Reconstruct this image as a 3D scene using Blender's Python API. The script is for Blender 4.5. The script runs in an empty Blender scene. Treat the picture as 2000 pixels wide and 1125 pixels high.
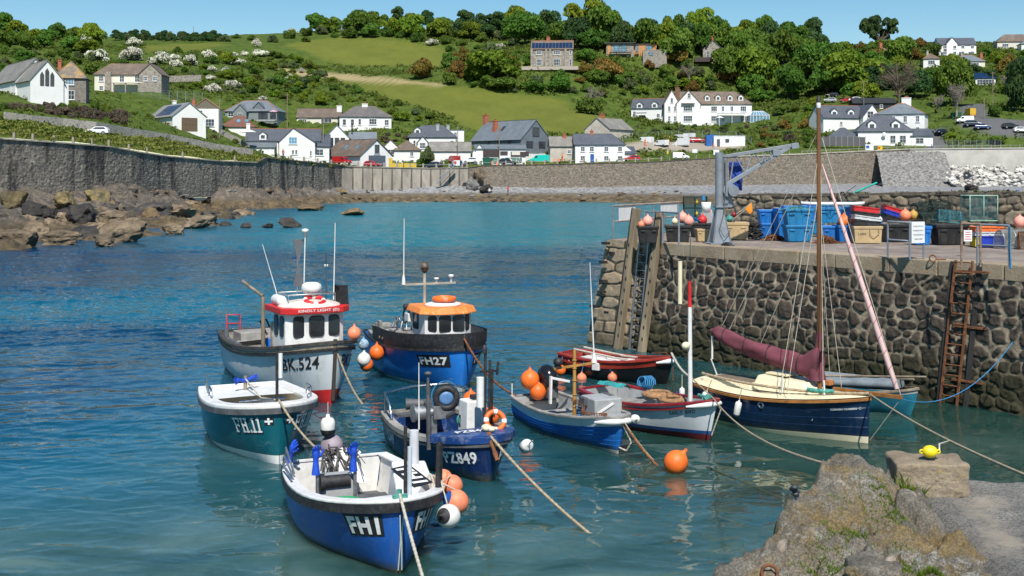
import bpy,bmesh,math,random
import numpy as np
from mathutils import Vector,Matrix,noise as mnoise
random.seed(11);RNG=np.random.default_rng(5)
SC=bpy.context.scene
COL=SC.collection
PI=math.pi
FOC,HOR,CXP,CAMH=2300.0,340.0,1000.0,6.5
def P(px,py,D):
 return Vector(((px-CXP)*D/FOC,D,CAMH-(py-HOR)*D/FOC))
def W(px,py,z=0.0):
 return P(px,py,FOC*(CAMH-z)/(py-HOR))
def R(a):return math.radians(a)
MATS={}
def nd(nt,t,**kw):
 n=nt.nodes.new(t)
 for k,v in kw.items():
  if hasattr(n,k)and not k[0].isupper():setattr(n,k,v)
  else:n.inputs[k.replace('_',' ')].default_value=v
 return n
def ramp(nt,fac,stops,interp='LINEAR'):
 r=nt.nodes.new('ShaderNodeValToRGB');r.color_ramp.interpolation=interp
 el=r.color_ramp.elements
 while len(el)<len(stops):el.new(0.5)
 for e,(p,c)in zip(el,stops):
  e.position=p;e.color=(c[0],c[1],c[2],1)if not isinstance(c,(int,float))else(c,c,c,1)
 nt.links.new(fac,r.inputs[0]);return r.outputs[0]
def mix(nt,fac,a,b,mode='MIX'):
 m=nt.nodes.new('ShaderNodeMix');m.data_type='RGBA';m.blend_type=mode
 for sock,v in((m.inputs[0],fac),(m.inputs[6],a),(m.inputs[7],b)):
  if hasattr(v,'is_linked'):nt.links.new(v,sock)
  elif isinstance(v,(int,float)):sock.default_value=v
  else:sock.default_value=(*v[:3],1)
 return m.outputs[2]
def new_mat(name):
 m=bpy.data.materials.new(name);m.use_nodes=True
 nt=m.node_tree;b=nt.nodes['Principled BSDF']
 MATS[name]=m
 return m,nt,b
def noise_tex(nt,scale,detail=4,rough=.55,coord='Object',stretch=None,dist=0):
 tc=nt.nodes.new('ShaderNodeTexCoord')
 n=nt.nodes.new('ShaderNodeTexNoise');n.inputs['Scale'].default_value=scale
 n.inputs['Detail'].default_value=detail;n.inputs['Roughness'].default_value=rough;n.inputs['Distortion'].default_value=dist
 src=tc.outputs[coord]
 if coord=='World':
  pass
 if stretch:
  mp=nt.nodes.new('ShaderNodeMapping');mp.inputs['Scale'].default_value=stretch
  nt.links.new(src,mp.inputs[0]);src=mp.outputs[0]
 nt.links.new(src,n.inputs['Vector']);return n.outputs['Fac']
def bump(nt,b,h,strength=.3,dist=.02):
 bp=nt.nodes.new('ShaderNodeBump');bp.inputs['Strength'].default_value=strength;bp.inputs['Distance'].default_value=dist
 nt.links.new(h,bp.inputs['Height']);nt.links.new(bp.outputs[0],b.inputs['Normal'])
def paint(name,col,rough=.45,metal=0,var=.12,scale=3,dirt=None,dirt_amt=.35,bmp=0,bscale=30,spec=.5,stretch=None,rnd=0,coat=0,hull=0):
 """a worn paint, plastic, wood, cloth or metal: colour varied by noise, optional dirt patches"""
 if name in MATS:return MATS[name]
 m,nt,b=new_mat(name)
 n=noise_tex(nt,scale,5,.6,stretch=stretch)
 lo=[c*(1-var*1.6)for c in col];hi=[min(1,c*(1+var))for c in col]
 c=ramp(nt,n,[(.3,lo),(.7,hi)])
 if rnd:
  oi=nt.nodes.new('ShaderNodeObjectInfo')
  hs=nt.nodes.new('ShaderNodeHueSaturation');nt.links.new(c,hs.inputs['Color'])
  mr=nt.nodes.new('ShaderNodeMapRange');mr.inputs[3].default_value=1-rnd;mr.inputs[4].default_value=1+rnd
  nt.links.new(oi.outputs['Random'],mr.inputs[0]);nt.links.new(mr.outputs[0],hs.inputs['Value']);c=hs.outputs[0]
 if dirt is not None:
  d=noise_tex(nt,scale*2.3,8,.7,stretch=stretch)
  f=ramp(nt,d,[(.5,0),(.68,dirt_amt)])
  c=mix(nt,f,c,dirt)
 if hull:
  c=mix(nt,ramp(nt,noise_tex(nt,1,7,.75,stretch=(5,5,.5)),[(.52,0),(.68,.5*hull)]),c,[min(1,x*.45+.07)for x in col])
  c=mix(nt,ramp(nt,noise_tex(nt,1,8,.8,stretch=(2,2,9)),[(.60,0),(.66,.55*hull)]),c,[min(.8,x*.6+.22)for x in col])
  c=mix(nt,ramp(nt,noise_tex(nt,1.7,8,.8,stretch=(3,3,.8)),[(.64,0),(.70,.6*hull)]),c,(.16,.085,.04))
  tc=nt.nodes.new('ShaderNodeTexCoord');sx=nt.nodes.new('ShaderNodeSeparateXYZ');nt.links.new(tc.outputs['Object'],sx.inputs[0])
  wl=nt.nodes.new('ShaderNodeMath');wl.operation='MULTIPLY_ADD';nt.links.new(noise_tex(nt,3,6,.7),wl.inputs[0]);wl.inputs[1].default_value=-.25;nt.links.new(sx.outputs['Z'],wl.inputs[2])
  f=nt.nodes.new('ShaderNodeMapRange');f.inputs[1].default_value=.10;f.inputs[2].default_value=-.06;f.inputs[4].default_value=.8;nt.links.new(wl.outputs[0],f.inputs[0]);c=mix(nt,f.outputs[0],c,(.045,.05,.025))
 nt.links.new(c,b.inputs['Base Color'])
 b.inputs['Roughness'].default_value=rough;b.inputs['Metallic'].default_value=metal
 b.inputs['Specular IOR Level'].default_value=spec
 if coat:b.inputs['Coat Weight'].default_value=coat
 rr=nt.nodes.new('ShaderNodeMapRange');rr.inputs[3].default_value=max(.05,rough-.12);rr.inputs[4].default_value=min(1,rough+.15)
 nt.links.new(n,rr.inputs[0]);nt.links.new(rr.outputs[0],b.inputs['Roughness'])
 if bmp:bump(nt,b,noise_tex(nt,bscale,4,.6,stretch=stretch),bmp,.01)
 return m
class MB:
 def __init__(s):s.v=[];s.f=[];s.mi=[];s.m=0;s.sm=[];s.smooth=False
 def add(s,vs,fs):
  o=len(s.v);s.v.extend([tuple(x)for x in vs])
  for f in fs:s.f.append(tuple(i+o for i in f));s.mi.append(s.m);s.sm.append(s.smooth)
  return s
 def box(s,c,d,rz=0,M=None,bev=0):
  x,y,z=d[0]/2,d[1]/2,d[2]/2
  vs=[Vector(p)for p in((-x,-y,-z),(x,-y,-z),(x,y,-z),(-x,y,-z),(-x,-y,z),(x,-y,z),(x,y,z),(-x,y,z))]
  T=Matrix.Translation(c)@(M if M is not None else Matrix.Rotation(rz,4,'Z'))
  return s.add([T@v for v in vs],[(0,3,2,1),(4,5,6,7),(0,1,5,4),(1,2,6,5),(2,3,7,6),(3,0,4,7)])
 def taper(s,c,d0,d1,h,rz=0,M=None):
  vs=[]
  for(d,z)in((d0,0),(d1,h)):
   for sx,sy in((-1,-1),(1,-1),(1,1),(-1,1)):vs.append(Vector((sx*d[0]/2,sy*d[1]/2,z)))
  T=Matrix.Translation(c)@(M if M is not None else Matrix.Rotation(rz,4,'Z'))
  return s.add([T@v for v in vs],[(0,3,2,1),(4,5,6,7),(0,1,5,4),(1,2,6,5),(2,3,7,6),(3,0,4,7)])
 def tube(s,pts,r,n=8,cap=True,closed=False):
  pts=[Vector(p)for p in pts];N=len(pts)
  rs=r if isinstance(r,(list,tuple))else[r]*N
  up=None;rings=[]
  for i,p in enumerate(pts):
   a=pts[(i-1)%N]if(i>0 or closed)else p;b=pts[(i+1)%N]if(i<N-1 or closed)else p
   t=(b-a)
   if t.length<1e-9:t=Vector((0,0,1))
   t.normalize()
   if up is None:
    up=Vector((0,0,1))if abs(t.z)<.9 else Vector((1,0,0))
   u=up-t*up.dot(t)
   if u.length<1e-6:u=t.orthogonal()
   u.normalize();w=t.cross(u);up=u
   rings.append([p+(u*math.cos(2*PI*k/n)+w*math.sin(2*PI*k/n))*rs[i]for k in range(n)])
  vs=[v for rg in rings for v in rg];fs=[]
  L=N if closed else N-1
  for i in range(L):
   j=(i+1)%N
   for k in range(n):fs.append((i*n+k,i*n+(k+1)%n,j*n+(k+1)%n,j*n+k))
  old=s.smooth;s.smooth=True;s.add(vs,fs);s.smooth=old
  if cap and not closed:
   s.add(rings[0],[tuple(range(n-1,-1,-1))]);s.add(rings[-1],[tuple(range(n))])
  return s
 def rod(s,a,b,r,n=8,r2=None):return s.tube([a,b],[r,r if r2 is None else r2],n)
 def bar(s,a,b,w,h,up=(0,0,1)):
  a,b=Vector(a),Vector(b);t=(b-a);L=t.length;t.normalize();u=Vector(up);u=u-t*u.dot(t)
  if u.length<1e-5:u=t.orthogonal()
  u.normalize();w_=t.cross(u)
  vs=[]
  for q in(a,b):
   for sx,sy in((-1,-1),(1,-1),(1,1),(-1,1)):vs.append(q+w_*(sx*w/2)+u*(sy*h/2))
  return s.add(vs,[(0,3,2,1),(4,5,6,7),(0,1,5,4),(1,2,6,5),(2,3,7,6),(3,0,4,7)])
 def sphere(s,c,r,seg=16,rings=10,M=None):
  rx=r if isinstance(r,(list,tuple))else(r,r,r)
  vs=[Vector((0,0,-rx[2]))]
  for i in range(1,rings):
   th=PI*i/rings-PI/2
   for k in range(seg):vs.append(Vector((rx[0]*math.cos(th)*math.cos(2*PI*k/seg),rx[1]*math.cos(th)*math.sin(2*PI*k/seg),rx[2]*math.sin(th))))
  vs.append(Vector((0,0,rx[2])));fs=[]
  for k in range(seg):fs.append((0,1+(k+1)%seg,1+k))
  for i in range(rings-2):
   for k in range(seg):
    a=1+i*seg;b=a+seg;fs.append((a+k,a+(k+1)%seg,b+(k+1)%seg,b+k))
  a=1+(rings-2)*seg;t=len(vs)-1
  for k in range(seg):fs.append((a+k,a+(k+1)%seg,t))
  T=Matrix.Translation(c)@(M if M is not None else Matrix())
  old=s.smooth;s.smooth=True;s.add([T@v for v in vs],fs);s.smooth=old;return s
 def lathe(s,c,prof,n=20,M=None):
  vs=[];fs=[]
  for(r,z)in prof:
   for k in range(n):vs.append(Vector((r*math.cos(2*PI*k/n),r*math.sin(2*PI*k/n),z)))
  for i in range(len(prof)-1):
   for k in range(n):fs.append((i*n+k,i*n+(k+1)%n,(i+1)*n+(k+1)%n,(i+1)*n+k))
  T=Matrix.Translation(c)@(M if M is not None else Matrix())
  old=s.smooth;s.smooth=True;s.add([T@v for v in vs],fs);s.smooth=old;return s
 def torus(s,c,R_,r,M=None,n=24,m=10):
  T=Matrix.Translation(c)@(M if M is not None else Matrix())
  return s.tube([T@Vector((R_*math.cos(2*PI*i/n),R_*math.sin(2*PI*i/n),0))for i in range(n)],r,m,closed=True)
 def prism(s,poly,z0,z1,M=None):
  n=len(poly);vs=[Vector((p[0],p[1],z0))for p in poly]+[Vector((p[0],p[1],z1))for p in poly]
  if M is not None:vs=[M@v for v in vs]
  return s.add(vs,[tuple(range(n-1,-1,-1)),tuple(range(n,2*n))]+[(i,(i+1)%n,n+(i+1)%n,n+i)for i in range(n)])
 def build(s,name,mats,parent=None,bev=0,smooth=None,loc=None):
  if not s.v:return None
  me=bpy.data.meshes.new(name);me.from_pydata(s.v,[],s.f);me.update()
  ml=mats if isinstance(mats,(list,tuple))else[mats]
  for m in ml:me.materials.append(m)
  me.polygons.foreach_set('material_index',[min(i,len(ml)-1)for i in s.mi])
  me.polygons.foreach_set('use_smooth',[bool(smooth)if smooth is not None else q for q in s.sm])
  o=bpy.data.objects.new(name,me);COL.objects.link(o)
  if parent is not None:o.parent=parent
  if loc is not None:o.location=loc
  if bev:
   md=o.modifiers.new('b','BEVEL');md.width=bev;md.segments=2;md.limit_method='ANGLE';md.angle_limit=R(40)
  return o
def np_obj(name,V,F,mat,parent=None,smooth=True,attrs=None):
 """mesh from numpy arrays: V (n,3), F (m,4) or (m,3); attrs: name -> (n,) float or (n,3) colour per vertex"""
 me=bpy.data.meshes.new(name);n,m,k=len(V),len(F),F.shape[1]
 me.vertices.add(n);me.vertices.foreach_set('co',np.ascontiguousarray(V,dtype=np.float32).ravel())
 me.loops.add(m*k);me.loops.foreach_set('vertex_index',np.ascontiguousarray(F,dtype=np.int32).ravel())
 me.polygons.add(m);me.polygons.foreach_set('loop_start',np.arange(0,m*k,k,dtype=np.int32))
 me.polygons.foreach_set('use_smooth',np.full(m,smooth,dtype=bool))
 me.update(calc_edges=True);me.validate()
 for a,val in(attrs or{}).items():
  if val.ndim==1:
   at=me.attributes.new(a,'FLOAT','POINT');at.data.foreach_set('value',val.astype(np.float32))
  else:
   at=me.attributes.new(a,'FLOAT_COLOR','POINT');at.data.foreach_set('color',np.concatenate([val,np.ones((n,1))],1).astype(np.float32).ravel())
 for mm in(mat if isinstance(mat,(list,tuple))else[mat]):me.materials.append(mm)
 o=bpy.data.objects.new(name,me);COL.objects.link(o)
 if parent is not None:o.parent=parent
 return o
def grid_faces(nu,nv):
 i=np.arange(nu*nv).reshape(nu,nv)
 return np.stack([i[:-1,:-1],i[1:,:-1],i[1:,1:],i[:-1,1:]],-1).reshape(-1,4)
def tag(o,label,cat,group=None,kind=None):
 o['label']=label;o['category']=cat
 if group:o['group']=group
 if kind:o['kind']=kind
 return o
def thing(name,label,cat,loc=(0,0,0),rz=0,group=None):
 o=bpy.data.objects.new(name,None);COL.objects.link(o);o.empty_display_size=.3
 o.location=loc;o.rotation_euler=(0,0,rz)
 return tag(o,label,cat,group)
KIDS={}
def dup(src,loc,rz=0,scale=None,label=None,group=None,rot=None):
 def cp(o,par):
  c=o.copy();COL.objects.link(c)
  if par is not None:c.parent=par
  for k in o.children:cp(k,c)
  return c
 r=cp(src,None);r.location=loc
 r.rotation_euler=rot if rot is not None else(0,0,rz)
 if scale is not None:r.scale=scale if isinstance(scale,(tuple,list))else(scale,)*3
 if label:r['label']=label
 if group:r['group']=group
 return r
def vnoise(x,y,z=0.0,seed=0):
 x,y,z=np.broadcast_arrays(np.asarray(x,float),np.asarray(y,float),np.asarray(z,float))
 xi,yi,zi=np.floor(x).astype(np.int64),np.floor(y).astype(np.int64),np.floor(z).astype(np.int64)
 fx,fy,fz=x-xi,y-yi,z-zi
 s=lambda t:t*t*t*(t*(t*6-15)+10)
 fx,fy,fz=s(fx),s(fy),s(fz)
 def h(a,b,c):
  n=(a*374761393+b*668265263+c*2147483647+seed*974634777)&0xffffffff
  n=((n^(n>>13))*1274126177)&0xffffffff
  return((n^(n>>16))&0xffff)/65535.0
 def lerp(a,b,t):return a+(b-a)*t
 r=0
 c00=lerp(h(xi,yi,zi),h(xi+1,yi,zi),fx);c10=lerp(h(xi,yi+1,zi),h(xi+1,yi+1,zi),fx)
 c01=lerp(h(xi,yi,zi+1),h(xi+1,yi,zi+1),fx);c11=lerp(h(xi,yi+1,zi+1),h(xi+1,yi+1,zi+1),fx)
 return lerp(lerp(c00,c10,fy),lerp(c01,c11,fy),fz)
def fbm(x,y,z=0.0,oct=4,seed=0,gain=.5):
 t,a,tot=0,1.0,0
 for i in range(oct):
  k=2.03**i;t=t+a*vnoise(x*k,y*k,np.asarray(z)*k,seed+i*7);tot+=a;a*=gain
 return t/tot
def facets(x,y,c,tilt,seed,wx=0,wy=0):
 """broken rock: every cell of a jittered grid is a plane tilted its own way, with cracks between"""
 u,v=x/c+wx,y/c+wy;iu,iv=np.floor(u).astype(int),np.floor(v).astype(int);best=np.full(x.shape,9.);sec=best.copy();out=np.zeros(x.shape);r_=np.random.default_rng(seed).random((64,64,4))
 for a in(-1,0,1):
  for b_ in(-1,0,1):
   q=r_[(iu+a)%64,(iv+b_)%64];du,dv=u-(iu+a+q[...,0]),v-(iv+b_+q[...,1]);dd=np.hypot(du,dv);nb=dd<best;sec=np.where(nb,best,np.minimum(sec,dd));best=np.where(nb,dd,best);out=np.where(nb,((q[...,2]-.5)*du+(q[...,3]-.5)*dv)*tilt+(q[...,2]-.5)*tilt*.5,out)
 return out-.08*tilt*smooth01(.12,.0,sec-best)
def smooth01(a,b,x):
 t=np.clip((x-a)/(b-a),0,1);return t*t*(3-2*t)
cam=bpy.data.cameras.new('camera');co=bpy.data.objects.new('camera',cam);COL.objects.link(co)
co.location=(0,0,CAMH);co.rotation_euler=(PI/2,0,0)
cam.sensor_width=36;cam.lens=36*FOC/2000;cam.shift_y=-(562.5-HOR)/2000;cam.clip_end=8000;cam.clip_start=.1
SC.camera=co
SUN=Vector((.06,-.60,.797)).normalized()
sl=bpy.data.lights.new('sun','SUN');so=bpy.data.objects.new('sun',sl);COL.objects.link(so)
sl.energy=4.2;sl.angle=R(.55);sl.color=(1,.955,.88)
so.rotation_euler=(-SUN).to_track_quat('-Z','Y').to_euler()
SC.world=bpy.data.worlds.new('World');SC.world.use_nodes=True
wt=SC.world.node_tree;bg=wt.nodes['Background']
sky=wt.nodes.new('ShaderNodeTexSky');sky.sky_type='NISHITA';sky.sun_disc=False
sky.sun_elevation=math.asin(SUN.z);sky.sun_rotation=math.atan2(SUN.x,SUN.y)
sky.air_density=1.0;sky.dust_density=.15;sky.ozone_density=2.0;sky.altitude=0
hs=wt.nodes.new('ShaderNodeHueSaturation');hs.inputs['Saturation'].default_value=1.34;hs.inputs['Hue'].default_value=.492
wt.links.new(sky.outputs[0],hs.inputs['Color'])
wt.links.new(hs.outputs[0],bg.inputs[0]);bg.inputs[1].default_value=.078
SC.view_settings.view_transform='Standard';SC.view_settings.look='None';SC.view_settings.gamma=1;SC.view_settings.exposure=.52
SC.render.engine='CYCLES';SC.cycles.max_bounces=5;SC.cycles.diffuse_bounces=2;SC.cycles.glossy_bounces=3;SC.cycles.transparent_max_bounces=6
SC.cycles.caustics_reflective=False;SC.cycles.caustics_refractive=False
WALL=[(-60,268,371,158),(0,272,369,166),(107,279,369,176),(212,287,369,188),(275,299,370,197),(325,306,370,206),(425,315,369,222),(500,318,369,236),(519,309,369,241),(668,324,367,278),(690,326,367,281),(840,329,359,285),(914,328,359,286),(941,324,361,287),(1260,317,362,290),(1440,306,361,291),(1560,302,359,292),(1776,292,357,292),(1983,290,356,290),(2120,290,356,290)]
WX=np.array([(p[0]-CXP)*p[3]/FOC for p in WALL]);WY=np.array([p[3]for p in WALL],float)
WT=np.array([CAMH-(p[1]-HOR)*p[3]/FOC for p in WALL]);WB=np.array([CAMH-(p[2]-HOR)*p[3]/FOC for p in WALL])
WXe=np.concatenate([[-460],WX,[460]]);WYe=np.concatenate([[152],WY,[286]])
def ywall(x):return np.interp(x,WXe,WYe)
class TPS:
 def __init__(s,pts,lam=.02):
  a=np.array(pts,float);s.c=a[:,:2]/100;n=len(a)
  K=s.k(s.c,s.c)+np.eye(n)*lam;Pm=np.concatenate([np.ones((n,1)),s.c],1)
  A=np.zeros((n+3,n+3));A[:n,:n]=K;A[:n,n:]=Pm;A[n:,:n]=Pm.T
  s.w=np.linalg.solve(A,np.concatenate([a[:,2],np.zeros(3)]));s.n=n
 def k(s,p,q):
  r2=((p[:,None,:]-q[None])**2).sum(-1);return .5*r2*np.log(r2+1e-9)
 def __call__(s,x,y):
  sh=np.shape(x);p=np.stack([np.ravel(x),np.ravel(y)],1)/100
  out=np.empty(len(p))
  for i in range(0,len(p),20000):
   q=p[i:i+20000];out[i:i+20000]=s.k(q,s.c)@s.w[:s.n]+s.w[s.n]+q@s.w[s.n+1:]
  return out.reshape(sh)
HILL=[(10,238,190),(10,238,199),(185,255,206),(185,255,215),(330,275,226),(330,275,236),(490,308,250),(490,306,262),(0,192,222),(0,190,232),(130,206,230),(130,196,240),(60,190,232),(250,222,246),(300,243,250),(375,257,262),(330,250,266),(400,250,285),(250,180,300),(200,180,296),(320,180,300),(490,234,320),(440,234,318),(540,230,324),(460,262,300),(625,246,330),(590,246,330),(714,252,325),(765,252,325),(660,250,326),(550,311,288),(660,312,300),(705,324,291),(780,322,300),(850,300,312),(800,298,312),(900,318,296),(990,322,300),(1070,320,302),(1180,317,298),(1250,314,300),(1090,318,300),(1240,238,372),(1300,238,372),(1460,238,372),(1350,238,385),(1400,288,310),(1290,282,312),(1250,285,312),(1480,280,312),(1350,275,330),(1650,283,305),(1760,268,312),(1810,266,310),(1620,254,325),(1700,254,325),(1700,218,350),(1560,270,320),(1570,290,300),(540,138,430),(560,98,480),(700,84,520),(860,92,520),(870,133,460),(640,152,415),(760,187,375),(900,247,335),(1050,264,318),(1140,257,325),(1200,228,352),(1000,187,375),(1200,178,395),(1250,162,410),(450,183,350),(540,195,350),(600,205,340),(360,168,340),(350,113,410),(250,114,400),(120,116,385),(0,118,370),(0,78,440),(120,80,440),(280,77,510),(440,75,540),(540,66,560),(640,60,565),(800,58,570),(1000,62,560),(1200,82,540),(1400,88,540),(1600,94,520),(1700,90,520),(1078,129,400),(1040,129,400),(1120,129,400),(1235,112,430),(1180,112,430),(1290,112,430),(1392,118,430),(1870,108,450),(1970,96,465),(1898,130,420),(1820,132,428),(1925,167,380),(1900,208,345),(1935,240,308),(1980,274,300),(1880,284,303),(1780,288,300),(2060,276,300),(1500,248,350),(1550,205,380),(1450,168,425),(1300,158,425),(1640,190,385),(1560,150,430),(1700,150,430),(1800,190,370),(2000,200,340),(2050,160,400)]
tp=[]
for(px,py,D)in HILL:v=P(px,py,D);tp.append((v.x,v.y,v.z))
for i in range(len(WALL)):tp.append((WX[i],WY[i]+.5,WT[i]-.15));tp.append((WX[i],WY[i]+5,WT[i]-.1+(1.2 if WX[i]<-52 else 0)))
for x,z in((-420,75),(-220,76),(0,74),(220,66),(420,60)):tp.append((x,720,z));tp.append((x,640,z+1))
for y,z in((180,16),(260,24),(400,45),(520,66)):tp.append((-330,y,z+4));tp.append((330,y,z-2 if y>300 else 12))
HILLF=TPS(tp,.004)
FIELDS=[]
def zter(x,y):return HILLF(np.asarray(x,float),np.asarray(y,float))
_DD=np.concatenate([np.arange(150,420,1.0),np.arange(420,640,2.0)])
def hit(px,py,d0=0):
 """where the line of sight through a spot meets the hill"""
 X=(px-CXP)*_DD/FOC;Z=CAMH-(py-HOR)*_DD/FOC
 ok=(_DD>ywall(X)+.5)&(_DD>d0)
 b=ok&(zter(X,_DD)>=Z)
 i=int(np.argmax(b))if b.any()else-1
 if i<0:return None
 D=_DD[i];x=X[i];return Vector((x,D,float(zter(np.array([x]),np.array([D]))[0])))
def inpoly(x,y,poly):
 x=np.asarray(x);r=np.zeros(x.shape,bool);n=len(poly)
 for i in range(n):
  x1,y1=poly[i];x2,y2=poly[(i+1)%n]
  if y1==y2:continue
  c=((y1>y)!=(y2>y))&(x<(x2-x1)*(y-y1)/(y2-y1)+x1);r^=c
 return r
def poly_at(pts):
 out=[]
 for(px,py)in pts:
  h=hit(px,py);out.append((h.x,h.y)if h else((px-CXP)*520/FOC,520))
 return out
POLY={'field_low':poly_at([(560,139),(700,155),(862,168),(960,180),(1060,190),(1110,202),(1130,218),(1215,242),(1225,256),(1130,266),(1000,266),(930,256),(869,229),(780,200),(697,174),(640,152)]),'field_up':poly_at([(545,88),(638,74),(714,75),(803,83),(872,96),(868,130),(800,129),(684,130),(628,116),(585,97)]),'field_left':poly_at([(280,92),(340,86),(430,84),(438,88),(390,98),(330,104),(290,104)]),'straw':poly_at([(540,132),(600,136),(700,148),(800,158),(868,166),(860,170),(780,164),(690,158),(600,150)]),'lawn':poly_at([(1010,122),(1130,124),(1135,136),(1005,134)]),'road':poly_at([(1878,204),(1925,204),(1930,232),(2010,238),(2010,272),(1930,266),(1872,246)])+[(0,0)]*0,'lane':poly_at([(1800,258),(1850,252),(1846,292),(1806,292)]),'yard':poly_at([(1215,285),(1230,278),(1440,276),(1455,290),(1300,296),(1225,298)]),}
def polymask(x,y,poly,soft=3.0):
 m=np.zeros(x.shape)
 for k in range(6):
  dx=vnoise(x*.15,y*.15,k,3)*2-1;dy=vnoise(x*.15,y*.15,k,9)*2-1
  m+=inpoly(x+soft*dx,y+soft*dy,poly)
 return m/6
xs=np.arange(-430,432,2.2);vs=np.concatenate([np.arange(0,60,1.2),np.arange(60,330,2.0),np.arange(330,620,7)])
GX,GV=np.meshgrid(xs,vs,indexing='ij');GY=ywall(GX)+.4+GV
GZ=zter(GX,GY)
wild=1-np.maximum.reduce([polymask(GX,GY,POLY[k])for k in('field_low','field_up','lawn','yard','field_left','road','lane')])
GZ=GZ+np.where(GV>12,(fbm(GX*.09,GY*.09,0,4,4)-.5)*1.4*wild,0)+(fbm(GX*.6,GY*.6,0,3,8)-.5)*.35
m,nt,b=new_mat('hill_grass')
at=nt.nodes.new('ShaderNodeAttribute');at.attribute_name='field'
n1=noise_tex(nt,.035,6,.6);n2=noise_tex(nt,.35,6,.65);n3=noise_tex(nt,2.2,4,.7)
wildc=ramp(nt,n2,[(.25,(.035,.065,.012)),(.5,(.075,.115,.020)),(.75,(.13,.15,.035))])
fieldc=mix(nt,n1,(.115,.140,.020),(.185,.195,.034))
fieldc=mix(nt,ramp(nt,noise_tex(nt,.12,8,.75,stretch=(1,.5,1)),[(.38,0),(.62,.6)]),fieldc,(.085,.115,.016))
fieldc=mix(nt,ramp(nt,n3,[(.4,0),(.75,.6)]),fieldc,(.16,.155,.05))
c=mix(nt,at.outputs['Fac'],wildc,fieldc)
a2=nt.nodes.new('ShaderNodeAttribute');a2.attribute_name='straw'
c=mix(nt,a2.outputs['Fac'],c,(.36,.29,.15))
a3=nt.nodes.new('ShaderNodeAttribute');a3.attribute_name='yard'
c=mix(nt,a3.outputs['Fac'],c,(.36,.31,.25))
a4=nt.nodes.new('ShaderNodeAttribute');a4.attribute_name='tarmac';c=mix(nt,a4.outputs['Fac'],c,(.13,.13,.135))
nt.links.new(c,b.inputs['Base Color']);b.inputs['Roughness'].default_value=.95;b.inputs['Specular IOR Level'].default_value=.1
bump(nt,b,noise_tex(nt,1.1,6,.75),.9,.6)
fm=np.maximum.reduce([polymask(GX,GY,POLY[k])for k in('field_low','field_up','lawn')]);fm=np.maximum(fm,polymask(GX,GY,POLY['field_left'])*.9)
bank=np.where((GX<-48)&(GV<40),.35+.3*fbm(GX*.1,GY*.1,0,3,2),0);fm=np.maximum(fm,bank)
o=np_obj('hillside',np.stack([GX,GY,GZ],-1).reshape(-1,3),grid_faces(*GX.shape),m,attrs={'field':fm.ravel(),'straw':polymask(GX,GY,POLY['straw'],2.5).ravel(),'yard':polymask(GX,GY,POLY['yard'],2).ravel(),'tarmac':np.maximum(polymask(GX,GY,POLY['road'],1),polymask(GX,GY,POLY['lane'],1)).ravel()})
o['kind']='structure'
sp=[]
for i,w in enumerate(WALL):sp.append((WX[i],WY[i]+1,WB[i]));sp.append((WX[i],WY[i]+30,WB[i]+3))
for(px,py)in((-40,492),(0,482),(75,476),(150,472),(270,464),(330,457),(430,441),(480,426),(560,406),(640,399),(700,396),(800,395),(900,395),(1000,395),(1100,395)):
 w=W(px,py);sp.append((w.x,w.y,0));sp.append((w.x+5,w.y-14,-2.2))
for x,y in((25,262),(50,240),(85,212),(130,190)):sp.append((x,y,0));sp.append((x-8,y-16,-2))
for(px,py,D)in((150,400,158),(0,410,150),(300,410,185),(60,440,124),(400,400,215),(1500,371,265),(1700,371,262),(1900,371,258),(900,375,280),(1100,377,281)):v=P(px,py,D);sp.append((v.x,v.y,v.z))
SHOREF=TPS(sp,.003)
xs=np.concatenate([np.arange(-80,-40,.4),np.arange(-40,165,.8)]);vs=np.concatenate([np.arange(-2,60,.6),np.arange(60,172,.7)])
SX,SV=np.meshgrid(xs,vs,indexing='ij');SY=ywall(SX)-SV
SZ=SHOREF(SX,SY)
rocky=smooth01(-30,-48,SX)
nz=fbm(SX*.16,SY*.16,0,5,21);rid=1-np.abs(2*fbm(SX*.33,SY*.33,0,4,31)-1)
SZ=np.clip(SZ,-2.5,9)
SZ=SZ+rocky*((nz-.5)*3.0+(rid-.7)*1.2+facets(SX,SY,4.2,2.2,3,nz*.6)+facets(SX,SY,1.9,.9,6,nz))+(1-rocky)*(fbm(SX*.8,SY*.8,0,4,5)-.5)*.9*smooth01(3,.5,SZ)
m,nt,b=new_mat('shore_stone')
g=nt.nodes.new('ShaderNodeNewGeometry');sx=nt.nodes.new('ShaderNodeSeparateXYZ');nt.links.new(g.outputs['Position'],sx.inputs[0])
vo=nt.nodes.new('ShaderNodeTexVoronoi');vo.inputs['Scale'].default_value=1.6;tc=nt.nodes.new('ShaderNodeTexCoord');nt.links.new(tc.outputs['Object'],vo.inputs['Vector'])
peb=ramp(nt,vo.outputs['Color'],[(.2,(.16,.16,.165)),(.6,(.26,.26,.262)),(.9,(.36,.35,.33))])
dark=ramp(nt,noise_tex(nt,.9,7,.7),[(.3,(.05,.045,.04)),(.5,(.12,.10,.08)),(.72,(.27,.215,.15))])
ra=nt.nodes.new('ShaderNodeAttribute');ra.attribute_name='rocky'
c=mix(nt,ra.outputs['Fac'],peb,dark)
weed=ramp(nt,noise_tex(nt,.7,6,.7),[(.34,(.03,.027,.02)),(.5,(.11,.08,.042)),(.7,(.24,.175,.09))])
mr=nt.nodes.new('ShaderNodeMapRange');mr.inputs[1].default_value=2.1;mr.inputs[2].default_value=1.2;nt.links.new(sx.outputs['Z'],mr.inputs[0])
c=mix(nt,mr.outputs[0],c,weed)
nt.links.new(c,b.inputs['Base Color']);b.inputs['Roughness'].default_value=.85
bump(nt,b,noise_tex(nt,2.5,8,.75),.8,.35)
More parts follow.
